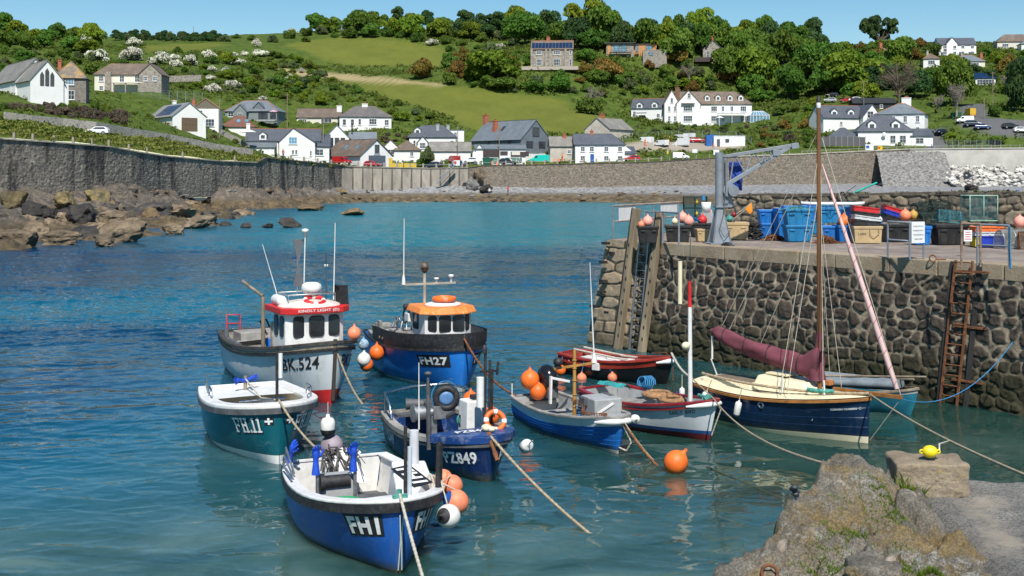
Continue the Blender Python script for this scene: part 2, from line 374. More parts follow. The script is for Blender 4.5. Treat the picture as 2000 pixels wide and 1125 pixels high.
shr=np.clip(rocky+smooth01(2.4,1.6,SZ)*.9,0,1)
o=np_obj('shore',np.stack([SX,SY,SZ],-1).reshape(-1,3),grid_faces(*SX.shape),m,attrs={'rocky':shr.ravel()})
o['kind']='structure'
def zshore(x,y):return float(np.clip(SHOREF(np.array([x]),np.array([y]))[0],-2.5,9))
m,nt,b=new_mat('sea_water')
tc=nt.nodes.new('ShaderNodeTexCoord');pos=tc.outputs['Object']
def wn(scale,detail,stretch,rough=.5,dist=0.):
 mp=nt.nodes.new('ShaderNodeMapping');mp.inputs['Scale'].default_value=stretch;nt.links.new(pos,mp.inputs[0])
 n=nt.nodes.new('ShaderNodeTexNoise');n.inputs['Scale'].default_value=scale;n.inputs['Detail'].default_value=detail;n.inputs['Roughness'].default_value=rough
 n.inputs['Distortion'].default_value=dist
 nt.links.new(mp.outputs[0],n.inputs['Vector']);return n.outputs['Fac']
pa=nt.nodes.new('ShaderNodeAttribute');pa.attribute_name='deep'
pn=wn(.045,5,(.55,1,1),.6,.6)
ad=nt.nodes.new('ShaderNodeMath');ad.operation='ADD';nt.links.new(pa.outputs['Fac'],ad.inputs[0])
sb=nt.nodes.new('ShaderNodeMath');sb.operation='MULTIPLY_ADD';sb.inputs[1].default_value=.6;sb.inputs[2].default_value=-.33;nt.links.new(pn,sb.inputs[0]);nt.links.new(sb.outputs[0],ad.inputs[1])
far=ramp(nt,ad.outputs[0],[(.22,(.004,.150,.195)),(.48,(.003,.078,.125)),(.72,(.002,.022,.058))])
na=nt.nodes.new('ShaderNodeAttribute');na.attribute_name='shoal'
near=ramp(nt,wn(.45,6,(.6,1,1),.6,.5),[(.34,(.014,.042,.034)),(.52,(.050,.098,.082)),(.64,(.095,.150,.125))])
da_=nt.nodes.new('ShaderNodeAttribute');da_.attribute_name='mirror_dark';near=mix(nt,da_.outputs['Fac'],near,(.010,.042,.034))  # dark green mirrored from pier wall and boats, mixed into the water colour
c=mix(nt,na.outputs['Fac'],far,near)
nt.links.new(c,b.inputs['Base Color']);b.inputs['Roughness'].default_value=.025;b.inputs['IOR'].default_value=1.33;b.subsurface_method='BURLEY';b.inputs['Subsurface Weight'].default_value=1;b.inputs['Subsurface Scale'].default_value=.9;b.inputs['Subsurface Radius'].default_value=(1,1,1)
ra_=nt.nodes.new('ShaderNodeAttribute');ra_.attribute_name='ruffle';nt.links.new(ra_.outputs['Fac'],b.inputs['Roughness'])
h1=wn(1.3,4,(.8,1.1,1),.6,.5);h2=wn(4.2,3,(.8,1.1,1),.6,.3)
def madd(a,k,bb):
 q=nt.nodes.new('ShaderNodeMath');q.operation='MULTIPLY_ADD';nt.links.new(a,q.inputs[0]);q.inputs[1].default_value=k
 if hasattr(bb,'is_linked'):nt.links.new(bb,q.inputs[2])
 else:q.inputs[2].default_value=bb
 return q.outputs[0]
wa=nt.nodes.new('ShaderNodeAttribute');wa.attribute_name='chop'
hh=madd(h1,.10,madd(h2,.03,0))
mu=nt.nodes.new('ShaderNodeMath');mu.operation='MULTIPLY';nt.links.new(hh,mu.inputs[0]);nt.links.new(wa.outputs['Fac'],mu.inputs[1])
bp=nt.nodes.new('ShaderNodeBump');bp.inputs['Strength'].default_value=1;bp.inputs['Distance'].default_value=1.0
nt.links.new(mu.outputs[0],bp.inputs['Height']);nt.links.new(bp.outputs[0],b.inputs['Normal'])
def wave(x,y):
 h=0
 for k,(a,f,an)in enumerate(((.050,.30,.35),(.050,.62,-.3),(.042,1.25,.15),(.028,2.4,-.45),(.014,4.6,.3))):
  c_,s_=math.cos(an),math.sin(an);u,v=(x*c_-y*s_)*f*.62,(x*s_+y*c_)*f*1.15
  n_=vnoise(u+.8*vnoise(v*.5,u*.5,k,61),v,k*7.3,71+k);h=h+a*(1-np.abs(2*n_-1))
 return h-.1
def water_sheet(ys,ts,wid,rough=True):
 TY,TT=np.meshgrid(ys,ts,indexing='ij');TX=TT*wid(TY)
 py=HOR+FOC*CAMH/np.maximum(TY,5)
 deep=np.interp(py,[385,395,405,440,478,500,540,600,650,700,760,850,1000],[.45,.10,.12,.16,.30,.66,.66,.42,.62,.55,.62,.52,.5])
 deep=deep+smooth01(-14,-50,TX)*smooth01(50,75,TY)*.40+smooth01(-8,-14,TX)*smooth01(70,34,TY)*.10
 shoal=np.interp(TY,[9,20,24,34,42],[1,.9,.6,.4,.0])
 shoal=np.clip(shoal+smooth01(-1,5,TX)*smooth01(55,40,TY)*.6-smooth01(-6,-11,TX)*smooth01(20,26,TY)*.5,0,1)
 chop=np.interp(TY,[8,19,26,34,45,80,200,330],[.34,.36,.46,.68,1.05,1.5,1.6,1.5])
 chop=chop*np.where(TX>0,1-.15*smooth01(0,6,TX)*smooth01(52,42,TY),1+.45*smooth01(-6,-14,TX)*smooth01(20,27,TY))
 chop=chop*(.72+.56*smooth01(.35,.65,fbm(TX*.09,TY*.14,0,3,15)))
 TZ=wave(TX,TY)*chop*.85 if rough else TX*0-.04
 rf_=np.interp(TY,[30,60,120,270],[.02,.06,.20,.30])
 o=np_obj('water',np.stack([TX,TY,TZ],-1).reshape(-1,3),grid_faces(*TX.shape)[:,::-1],m,attrs={'mirror_dark':(.72*smooth01(18,25,TY)*smooth01(-8,0,TX)+.35*smooth01(20,24,TY)*smooth01(0,-4,TX)).ravel(),'ruffle':rf_.ravel(),'deep':deep.ravel(),'shoal':shoal.ravel(),'chop':(chop*np.interp(TY,[24,34,60,120,200],[.0,.10,.42,.40,.30])).ravel()});o['kind']='structure'
pr=np.concatenate([[386],np.arange(388,720,.95),np.arange(720,1180,1.5),np.arange(1180,2700,30)])
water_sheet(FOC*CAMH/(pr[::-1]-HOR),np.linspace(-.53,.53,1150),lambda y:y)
for sg in(-1,1):water_sheet(np.array([-60.,6,20,60,150,340]),np.linspace(0,1,12)*sg,lambda y:300+y*0)if False else None
mb_=bpy.data.meshes.new('water');mb_.from_pydata([(-400,-80,-.35),(400,-80,-.35),(400,345,-.35),(-400,345,-.35)],[],[(0,1,2,3)]);mb_.materials.append(m);o=bpy.data.objects.new('water',mb_);COL.objects.link(o);o['kind']='structure'
def stones(u,v,w=.55,h=.4,seed=0,gap=.07,jit=1):
 """rubble stonework: returns (relief 0..1, per-stone random, mortar 0..1) at positions u, v in metres"""
 sh=u.shape;u=u.ravel();v=v.ravel()
 u=u+(vnoise(u*1.3,v*1.3,0,seed+1)-.5)*.22*jit;v=v+(vnoise(u*.8,v*1.3,4,seed+2)-.5)*.26*jit
 r0=np.floor(v/h).astype(int);best=np.full(len(u),9.);sec=np.full(len(u),9.);idr=np.zeros(len(u))
 def hsh(a,b,k):
  n=(a*73856093^b*19349663^(k+seed)*83492791)&0xffffffff
  n=((n^(n>>15))*2246822519)&0xffffffff;n=((n^(n>>13))*3266489917)&0xffffffff
  return((n^(n>>16))&0xffff)/65535.
 for dr in(-1,0,1):
  r=r0+dr;off=hsh(r,r*0+7,1)
  c0=np.floor(u/w+off).astype(int)
  for dc in(-1,0,1):
   c=c0+dc
   cu=(c+.5-off+(hsh(c,r,2)-.5)*.75)*w;cv=(r+.5+(hsh(c,r,3)-.5)*.45*jit)*h
   sz=1+(.95*hsh(c,r,5)-.45)*jit
   ex=4.5 if jit>.5 else 8.;d=(np.abs((u-cu)/w)**ex+np.abs((v-cv)/h)**ex)**(1/ex)/sz
   nb=d<best
   sec=np.where(nb,best,np.minimum(sec,d));best=np.where(nb,d,best);idr=np.where(nb,hsh(c,r,4),idr)
 e=sec-best;rel=smooth01(gap,gap+.15,e)
 return rel.reshape(sh),idr.reshape(sh),(1-smooth01(gap*1.0,gap*1.5+.06,e)).reshape(sh)
def stone_mat(name,dark,lightc,mort,warm=(.20,.13,.06),streak=0,top=None):
 m,nt,b=new_mat(name)
 a=nt.nodes.new('ShaderNodeAttribute');a.attribute_name='stone';mo=nt.nodes.new('ShaderNodeAttribute');mo.attribute_name='mortar'
 mid=[x*.6+y*.4 for x,y in zip(dark,lightc)]
 c=ramp(nt,a.outputs['Fac'],[(0,dark),(.5,mid),(.78,warm),(1,lightc)])
 n=noise_tex(nt,5,8,.7);c=mix(nt,ramp(nt,n,[(.35,.0),(.7,.55)]),c,[x*1.5 for x in lightc])
 c=mix(nt,mo.outputs['Fac'],c,ramp(nt,noise_tex(nt,2.2,7,.75),[(.36,[x*.18 for x in mort]),(.5,[x*.6 for x in mort]),(.66,mort)]))
 if streak:
  s=noise_tex(nt,1,6,.65,stretch=(.38,.38,.06));c=mix(nt,ramp(nt,s,[(.50,0),(.62,streak)]),c,(.03,.03,.03))
  s=noise_tex(nt,.9,6,.7,stretch=(.33,.33,.14));c=mix(nt,ramp(nt,s,[(.58,0),(.66,.75)]),c,(.40,.345,.26))
 if top is not None:
  g=nt.nodes.new('ShaderNodeNewGeometry');s=nt.nodes.new('ShaderNodeSeparateXYZ');nt.links.new(g.outputs['Position'],s.inputs[0])
  zz=nt.nodes.new('ShaderNodeMath');zz.operation='MULTIPLY_ADD';zz.inputs[1].default_value=1.2;nt.links.new(noise_tex(nt,.8,5,.6),zz.inputs[0]);nt.links.new(s.outputs['Z'],zz.inputs[2])
  f=nt.nodes.new('ShaderNodeMapRange');f.inputs[1].default_value=top+.8;f.inputs[2].default_value=top-.3;nt.links.new(zz.outputs[0],f.inputs[0])
  wd=mix(nt,noise_tex(nt,4,6,.7),(.012,.013,.008),(.055,.052,.022))
  ff=nt.nodes.new('ShaderNodeMath');ff.operation='MULTIPLY';ff.inputs[1].default_value=.9;nt.links.new(f.outputs[0],ff.inputs[0])
  c=mix(nt,ff.outputs[0],c,wd)
 nt.links.new(c,b.inputs['Base Color']);b.inputs['Roughness'].default_value=.85;b.inputs['Specular IOR Level'].default_value=.25
 bump(nt,b,noise_tex(nt,9,8,.75),.7,.05)
 return m
def wall_strip(name,top,base,mat,du,dv,w,h,relief,parent=None,seed=0,gap=.07,cap=0,rough=.05,jit=1):
 """a stone face between two polylines (top and base points matched), stones standing out by `relief`"""
 top=np.array(top,float);base=np.array(base,float)
 seg=np.linalg.norm(np.diff(top[:,:2],axis=0),axis=1);cu=np.concatenate([[0],np.cumsum(seg)])
 u=np.arange(0,cu[-1]+du,du);u[-1]=cu[-1]
 T=np.stack([np.interp(u,cu,top[:,k])for k in range(3)],1);B=np.stack([np.interp(u,cu,base[:,k])for k in range(3)],1)
 H=np.abs(top[:,2]-base[:,2]).max();nv=int(H/dv)+2;t=np.linspace(0,1,nv)
 Pm=B[:,None,:]+(T-B)[:,None,:]*t[None,:,None]
 U=np.repeat(u[:,None],nv,1);V=Pm[:,:,2]
 rel,idr,mo=stones(U,V,w,h,seed,gap,jit)
 dT=np.gradient(T[:,:2],axis=0);nrm=np.stack([dT[:,1],-dT[:,0]],1);nrm/=np.linalg.norm(nrm,axis=1)[:,None]+1e-9
 d=rel*relief*(.6+.8*idr)+(fbm(U*2.2,V*2.2,0,4,seed+3)-.5)*rough+(fbm(U*8,V*8,0,3,seed+4)-.5)*rough*.4*rel
 Pm[:,:,0]+=nrm[:,None,0]*d;Pm[:,:,1]+=nrm[:,None,1]*d
 return np_obj(name,Pm.reshape(-1,3),grid_faces(len(u),nv),mat,parent,True,{'stone':idr.ravel(),'mortar':mo.ravel()})
def wseg(i0,i1,dz_t=0,dz_b=-1.5):
 return[(WX[i],WY[i],WT[i]+dz_t)for i in range(i0,i1+1)],[(WX[i],WY[i]-.5,WB[i]+dz_b)for i in range(i0,i1+1)]
M_sea_l=stone_mat('sea_wall_stone',(.06,.055,.05),(.26,.23,.195),(.36,.325,.27),(.19,.15,.105),streak=.85)
M_sea_r=stone_mat('beach_wall_stone',(.045,.040,.035),(.22,.185,.145),(.36,.315,.25),(.15,.105,.07))
M_conc=paint('old_concrete',(.30,.265,.22),.9,var=.25,scale=.4,dirt=(.12,.11,.10),dirt_amt=.6,bmp=.4,bscale=3,stretch=(1,1,.35))
M_cap=paint('pale_coping',(.42,.38,.31),.9,var=.25,scale=.8,dirt=(.16,.15,.13),bmp=.4,bscale=5)
def wall_thing(name,label,i0,i1,mat,w=.62,h=.40,relief=.05,du=.14,gap=.09,seed=0,capmat=None,caph=.22):
 t=thing(name,label,'wall')
 tp_,bs=wseg(i0,i1);o=wall_strip('stone_face',tp_,bs,mat,du,.14,w,h,relief,t,seed,gap,rough=.12)
 mb=MB()
 for i in range(i0,i1):
  a=Vector((WX[i],WY[i]+.12,WT[i]+caph/2-.02));b_=Vector((WX[i+1],WY[i+1]+.12,WT[i+1]+caph/2-.02))
  mb.bar(a,b_,.6,caph)
 mb.build('coping',capmat or M_cap,t);return t
wall_thing('sea_wall','tall dark streaked stone sea wall rising above the rocky left shore',0,7,M_sea_l,seed=3,caph=.2)
wall_thing('sea_wall','short dark rubble sea wall below the big white gabled house',7,9,M_sea_l,seed=9,capmat=M_sea_r)
t=thing('sea_wall','pale ribbed concrete sea wall between the two rubble stone walls','wall')
mb=MB()
for i in range(9,12):
 a=Vector((WX[i],WY[i]-.1,WT[i]));b_=Vector((WX[i+1],WY[i+1]-.1,WT[i+1]));za,zb=WB[i]-1.5,WB[i+1]-1.5
 mb.add([a,b_,(b_.x,b_.y-.9,zb),(a.x,a.y-.9,za)],[(0,3,2,1)])
 mb.bar(a+Vector((0,.15,.05)),b_+Vector((0,.15,.05)),.7,.22)
mb.build('concrete_face',M_conc,t)
mb=MB();k=0
for f in np.linspace(0,1,13):
 px=692+f*222;x=(px-CXP)*284/FOC;y=float(ywall(x));zt=float(np.interp(x,WX,WT));zb=float(np.interp(x,WX,WB))
 mb.add([(x,y-.16,zt-.1),(x+.25,y-.16,zt-.1),(x+.42,y-1.03,zb-1),(x-.1,y-1.03,zb-1)],[(0,3,2,1)])
mb.build('weep_stain',paint('dark_stain',(.10,.09,.075),.9,var=.3),t)
wall_thing('sea_wall','long brown rubble stone sea wall below the white cottage and grey house',12,15,M_sea_r,seed=14,capmat=M_sea_r,caph=.15,gap=.09)
wall_thing('sea_wall','weathered stone sea wall behind the crane and mast tops',15,17,M_sea_r,seed=17,capmat=M_cap,caph=.3,gap=.1)
t=thing('sea_wall','smooth pale concrete sea wall above the white boulders','wall')
mb=MB()
for i in(17,18):
 a=Vector((WX[i],WY[i]-.2,WT[i]));b_=Vector((WX[i+1],WY[i+1]-.2,WT[i+1]))
 mb.add([a,b_,(b_.x,b_.y-1.2,WB[i+1]-1),(a.x,a.y-1.2,WB[i]-1)],[(0,3,2,1)]);mb.bar(a+Vector((0,.2,.1)),b_+Vector((0,.2,.1)),.8,.3)
mb.build('concrete_face',paint('new_concrete',(.42,.40,.36),.85,var=.12,scale=.3,dirt=(.25,.24,.22),bmp=.2,bscale=2),t)
a=P(1712,296,291.3);b1=P(1845,296,291.3);c1=P(1868,366,276);d1=P(1725,368,276)
n=40;uu,vv=np.meshgrid(np.linspace(0,1,n*2),np.linspace(0,1,n),indexing='ij')
Pm=(np.array(a)[None,None]*(1-uu[...,None])+np.array(b1)*uu[...,None])*(1-vv[...,None])+(np.array(d1)*(1-uu[...,None])+np.array(c1)*uu[...,None])*vv[...,None]
Pm[...,2]+=(fbm(Pm[...,0]*1.5,Pm[...,1]*1.5,0,4,77)-.5)*1.0
o=np_obj('stone_revetment',Pm.reshape(-1,3),grid_faces(2*n,n)[:,::-1],paint('revetment_stone',(.22,.21,.195),.9,var=.5,scale=1.6,dirt=(.07,.07,.065),bmp=1,bscale=4))
tag(o,'grey sloping rubble bank on the beach left of the white boulders','revetment')
mb=MB();p0=P(1722,361,282);p1=P(1780,360,281);p2=P(1773,328,289);p3=P(1740,346,288)
v=[p0,p1,p2,p3];back=[x+Vector((0,3,0))for x in v]
mb.add(v+back,[(0,1,2,3),(4,7,6,5),(3,2,6,7),(1,5,6,2),(0,3,7,4)])
o=mb.build('concrete_buttress',paint('pink_concrete',(.48,.41,.34),.85,var=.15,scale=.5));tag(o,'pale pinkish triangular concrete buttress at the foot of the beach wall','buttress')
mb=MB()
mr_=paint('asphalt',(.10,.10,.105),.9,var=.2,scale=.6,bmp=.3,bscale=8)
def road_sheet(name,xs_,off0,off1,lift,m):
 V=[];F_=[]
 for i,x in enumerate(xs_):
  y=float(ywall(x))
  for j,o_ in enumerate((off0,(off0+off1)/2,off1)):
   V.append((x,y+o_,float(np.interp(x,WX,WT))+lift));
  if i:
   for j in range(2):F_.append((3*i-3+j,3*i+j,3*i+j+1,3*i-3+j+1))
 me=bpy.data.meshes.new(name);me.from_pydata(V,[],F_);me.materials.append(m);o=bpy.data.objects.new(name,me);COL.objects.link(o);o['kind']='structure';return o
road_sheet('seafront_road',np.arange(-47,130,3),.45,8.5,.12,mr_)
PA=Vector((3.68,45.3,4.0));PD=Vector((.614,-.789,0)).normalized();PN=Vector((PD.y,-PD.x,0));PE=Vector((.49,.87,0)).normalized()
def pier_at(u,w=0,z=4.0):
 q=PA+PD*u-PN*w;return Vector((q.x,q.y,z))
def deck(px,py,z=4.0):return W(px,py,z)
M_pier=stone_mat('pier_stone',(.012,.011,.0105),(.085,.068,.053),(.38,.315,.23),(.052,.037,.027),top=1.5)
M_gran=stone_mat('granite',(.19,.145,.095),(.40,.315,.215),(.10,.085,.06),(.29,.205,.12),top=.75)
m,nt,b=new_mat('coping_granite')
n=noise_tex(nt,1.1,7,.7);c=ramp(nt,n,[(.3,(.20,.15,.10)),(.5,(.36,.28,.185)),(.75,(.44,.37,.275))])
c=mix(nt,ramp(nt,noise_tex(nt,30,3,.7),[(.4,0),(.7,.5)]),c,(.14,.12,.10))
c=mix(nt,ramp(nt,noise_tex(nt,2.4,7,.75),[(.60,0),(.66,.8)]),c,(.42,.27,.045))
nt.links.new(c,b.inputs['Base Color']);b.inputs['Roughness'].default_value=.9;bump(nt,b,noise_tex(nt,14,8,.75),.9,.05)
M_cop=m
m,nt,b=new_mat('pier_deck_concrete')
c=ramp(nt,noise_tex(nt,.7,8,.7),[(.3,(.125,.095,.075)),(.5,(.215,.17,.14)),(.7,(.31,.26,.22))])
c=mix(nt,ramp(nt,noise_tex(nt,2.2,8,.75,stretch=(1,.5,1)),[(.5,0),(.64,.5)]),c,(.36,.33,.30))
c=mix(nt,ramp(nt,noise_tex(nt,.45,5,.6),[(.62,0),(.72,.55)]),c,(.20,.115,.055))
nt.links.new(c,b.inputs['Base Color']);b.inputs['Roughness'].default_value=.9;bump(nt,b,noise_tex(nt,18,6,.75),.5,.03)
M_deck=m
pier=thing('harbour_pier','dark rubble stone harbour pier with granite coping and cluttered concrete deck','pier')
L=40
bo=PN*.42
def fp(u,z):q=pier_at(u,0,z);f=(4-z)/4;return q+bo*f
top=[fp(1.9,3.56),fp(L,3.56)];bas=[fp(1.9,-1.2),fp(L,-1.2)]
wall_strip('rubble_face',top,bas,M_pier,.026,.028,.46,.38,.05,pier,5,.10,rough=.12)
eb=-PE*0+Vector((-.75,.3,0))
tl=[PA-Vector((0,0,.02))-PD*.0,pier_at(1.9,0,3.98)]
cb=PA+eb*1.25;cb.z=-1
wall_strip('granite_quoin',[PA+Vector((0,0,-.02)),pier_at(1.92,-.03,3.98)],[(cb.x,cb.y,-1),tuple(fp(1.92,-1)+PN*.03)],M_gran,.03,.03,1.25,.46,.035,pier,8,.03,rough=.05,jit=.25)
e1=PA+PE*17
wall_strip('end_face',[tuple(e1-Vector((0,0,.02))),tuple(PA-Vector((0,0,.02)))],[(e1.x-.9,e1.y+.2,-1),(cb.x,cb.y,-1)],M_gran,.06,.06,1.1,.46,.04,pier,18,.03,jit=.25)
mb=MB();u=1.55;rr=random.Random(4)
while u<L:
 l=rr.uniform(1.1,2.1);a=pier_at(u+.01,.40,3.77);b_=pier_at(u+l-.015,.40,3.77+rr.uniform(-.008,.008))
 mb.bar(a-PN*rr.uniform(.0,.03),b_-PN*rr.uniform(.0,.03),.86,.46);u+=l
o=mb.build('coping',M_cop,pier,bev=.03)
nu,nw=120,60;uu,ww=np.meshgrid(np.linspace(0,1,nu),np.linspace(0,1,nw),indexing='ij')
f0=np.array(pier_at(0,.03));f1=np.array(pier_at(L,.78));r0=np.array(PA+PE*17);r1=r0+np.array(PD)*L
f0b=np.array(pier_at(1.5,.8))
DP=(f0*(1-uu[...,None])+f1*uu[...,None])*(1-ww[...,None])+(r0*(1-uu[...,None])+r1*uu[...,None])*ww[...,None]
DP[...,2]=4.0-.025+(fbm(DP[...,0]*.5,DP[...,1]*.5,0,3,3)-.5)*.05*np.minimum(1,ww*10)
np_obj('deck_surface',DP.reshape(-1,3),grid_faces(nu,nw),M_deck,pier)
q0=PA+PE*13.2;q1=q0+PD*34
pw=thing('pier_parapet','mossy rubble parapet wall along the far side of the pier','wall')
M_par=stone_mat('parapet_stone',(.07,.06,.048),(.27,.225,.165),(.22,.185,.135),(.19,.145,.095))
n_=26;tops=[];bots=[]
for i in range(n_+1):
 q=q0+(q1-q0)*(i/n_);z=5.42+.45*i/n_*34/20 if i/n_*34<20 else 5.87
 tops.append((q.x,q.y,z+random.uniform(-.04,.04)));bots.append((q.x,q.y-.15,3.9))
wall_strip('stone_face',tops,bots,M_par,.05,.05,.55,.38,.06,pw,31,.10,rough=.08)
mb=MB()
for i in range(n_):
 a,b_=Vector(tops[i]),Vector(tops[i+1]);mb.bar(a-PN*.32+Vector((0,0,.02)),b_-PN*.32+Vector((0,0,.02)),.75,.16)
o=mb.build('coping',M_par,pw,bev=.02)
V=[];rr=random.Random(8);mb=MB()
for i in range(900):
 t=rr.random();cl=math.sin(t*37)+math.sin(t*91+1)+math.sin(t*17+2)
 if cl<.1 or t<.04:continue
 q=q0+(q1-q0)*t;zt=(5.42+.45*t*34/20 if t*34<20 else 5.87)+.06
 c_=Vector((q.x,q.y,zt))-PN*rr.uniform(-.03,.6)-Vector((0,0,rr.random()*.06))
 for k in range(5):
  a=rr.uniform(0,6.28);s_=rr.uniform(.05,.13);d_=Vector((math.cos(a),math.sin(a),rr.uniform(.2,1.1)))*s_;w_=Vector((-math.sin(a),math.cos(a),0))*s_*.5
  mb.add([c_-w_,c_+w_,c_+d_+w_*.3,c_+d_-w_*.3],[(0,1,2,3)])
mb.build('moss',paint('moss_green',(.075,.085,.020),.95,var=.5,scale=3),pw)
M_black=paint('black_rubber',(.018,.018,.020),.6,var=.3,scale=5,dirt=(.09,.085,.08),dirt_amt=.5)
M_white=paint('white_gelcoat',(.74,.73,.70),.35,var=.05,scale=2,dirt=(.45,.40,.33),dirt_amt=.45)
M_steel=paint('stainless',(.55,.56,.57),.25,metal=1,var=.1,scale=8)
M_alu=paint('dull_aluminium',(.42,.43,.44),.45,metal=.8,var=.2,scale=6,dirt=(.25,.23,.20))
M_galv=paint('galvanised_steel',(.25,.28,.315),.5,metal=.35,var=.15,scale=2.5,dirt=(.24,.22,.20),dirt_amt=.6)
M_wood=paint('weathered_wood',(.27,.215,.15),.85,var=.35,scale=2.5,dirt=(.10,.085,.065),dirt_amt=.6,stretch=(1,1,.2),bmp=.3,bscale=14)
M_greywood=paint('grey_planks',(.30,.285,.26),.85,var=.3,scale=3,dirt=(.12,.11,.10),dirt_amt=.6,bmp=.3)
M_rope=paint('tan_rope',(.40,.315,.205),.9,var=.25,scale=14,bmp=.8,bscale=60)
M_rope2=paint('pale_rope',(.52,.47,.38),.9,var=.2,scale=14,bmp=.8,bscale=60)
M_ropeg=paint('green_rope',(.07,.30,.25),.85,var=.4,scale=12,bmp=.8,bscale=60)
M_ropeb=paint('blue_rope',(.035,.20,.40),.85,var=.3,scale=12,bmp=.8,bscale=60)
M_rust=paint('rusty_iron',(.20,.075,.028),.9,var=.45,scale=10,dirt=(.06,.035,.02),dirt_amt=.8,bmp=.8,bscale=30)
M_orange=paint('orange_buoy',(.83,.155,.018),.5,var=.12,scale=3,dirt=(.45,.12,.03),dirt_amt=.5,rnd=.12)
M_coral=paint('faded_orange_buoy',(.83,.235,.115),.55,var=.12,scale=3,dirt=(.55,.3,.2),dirt_amt=.5,rnd=.1)
M_pink=paint('faded_pink_buoy',(.82,.34,.27),.6,var=.1,scale=3,dirt=(.6,.4,.33),rnd=.1)
M_red=paint('red_paint',(.60,.022,.022),.45,var=.15,scale=3,dirt=(.25,.05,.04),dirt_amt=.4)
M_cream=paint('cream_gelcoat',(.74,.66,.45),.4,var=.06,scale=2,dirt=(.5,.44,.3),dirt_amt=.3)
M_glass=paint('dark_window',(.025,.03,.034),.08,var=.3,scale=1,spec=.8)
M_glove=paint('blue_glove',(.012,.075,.52),.6,var=.2,scale=9)
M_grey=paint('grey_gelcoat',(.36,.37,.37),.5,var=.12,scale=3,dirt=(.2,.19,.17))
M_dgrey=paint('dark_grey_panel',(.085,.088,.092),.6,var=.25,scale=4,dirt=(.2,.19,.18))
M_letter_w=paint('white_lettering',(.78,.78,.76),.5,var=.06,scale=6,dirt=(.4,.4,.38),dirt_amt=.3)
M_letter_b=paint('black_lettering',(.016,.016,.02),.5,var=.2,scale=6)
M_weed=paint('waterline_weed',(.05,.055,.025),.8,var=.5,scale=6,dirt=(.12,.11,.05))
def font_mesh(body,shear=0,bold=0.0):
 cu=bpy.data.curves.new('lettering','FONT');cu.body=body;cu.size=1;cu.shear=shear;cu.offset=bold;cu.space_character=1+bold*3;cu.resolution_u=3
 o=bpy.data.objects.new('lettering_tmp',cu);COL.objects.link(o);dg=bpy.context.evaluated_depsgraph_get();dg.update()
 me=bpy.data.meshes.new_from_object(o.evaluated_get(dg));V=[(v.co.x,v.co.y)for v in me.vertices];F_=[tuple(p.vertices)for p in me.polygons]
 bpy.data.objects.remove(o);bpy.data.curves.remove(cu);bpy.data.meshes.remove(me)
 xs_=[v[0]for v in V];ys_=[v[1]for v in V];x0,x1,y0,y1=min(xs_),max(xs_),min(ys_),max(ys_)
 return[((v[0]-x0)/(x1-x0)-.5,(v[1]-y0)/(y1-y0)-.5)for v in V],F_,(x1-x0)/(y1-y0)
def slab_mesh(body):
 """FH.11 in slab-serif capitals, drawn from bars"""
 G={'F':[(0,.18,.72,1),(.18,.82,.9,1),(.18,.55,.64,.46),(0-.08,.0,.3,.12),(-.08,.88,.2,1)],'H':[(.08,0,.26,1),(.54,0,.72,1),(.26,.43,.54,.58),(-.02,0,.36,.12),(.44,0,.82,.12),(-.02,.88,.36,1),(.44,.88,.82,1)],'.':[(0,0,.18,.2)],'1':[(.12,0,.30,1),(-.02,0,.44,.12),(0,.82,.12,.92)]}
 G['F']=[(0,0,.18,1),(.18,.88,.74,1),(.62,.7,.74,.88),(.18,.44,.56,.56),(-.08,0,.28,.12),(-.08,.88,0,1),(.5,.36,.58,.64)]
 adv={'F':.86,'H':.95,'.':.28,'1':.55}
 V=[];F_=[];x=0
 for ch in body:
  for(a,b_,c,d)in G[ch]:
   o=len(V);y0,y1=min(b_,d),max(b_,d);V+=[(x+a,y0),(x+c,y0),(x+c,y1),(x+a,y1)];F_.append((o,o+1,o+2,o+3))
  x+=adv[ch]
 xs_=[v[0]for v in V];x0,x1=min(xs_),max(xs_)
 return[((v[0]-x0)/(x1-x0)-.5,v[1]-.5)for v in V],F_,x1-x0
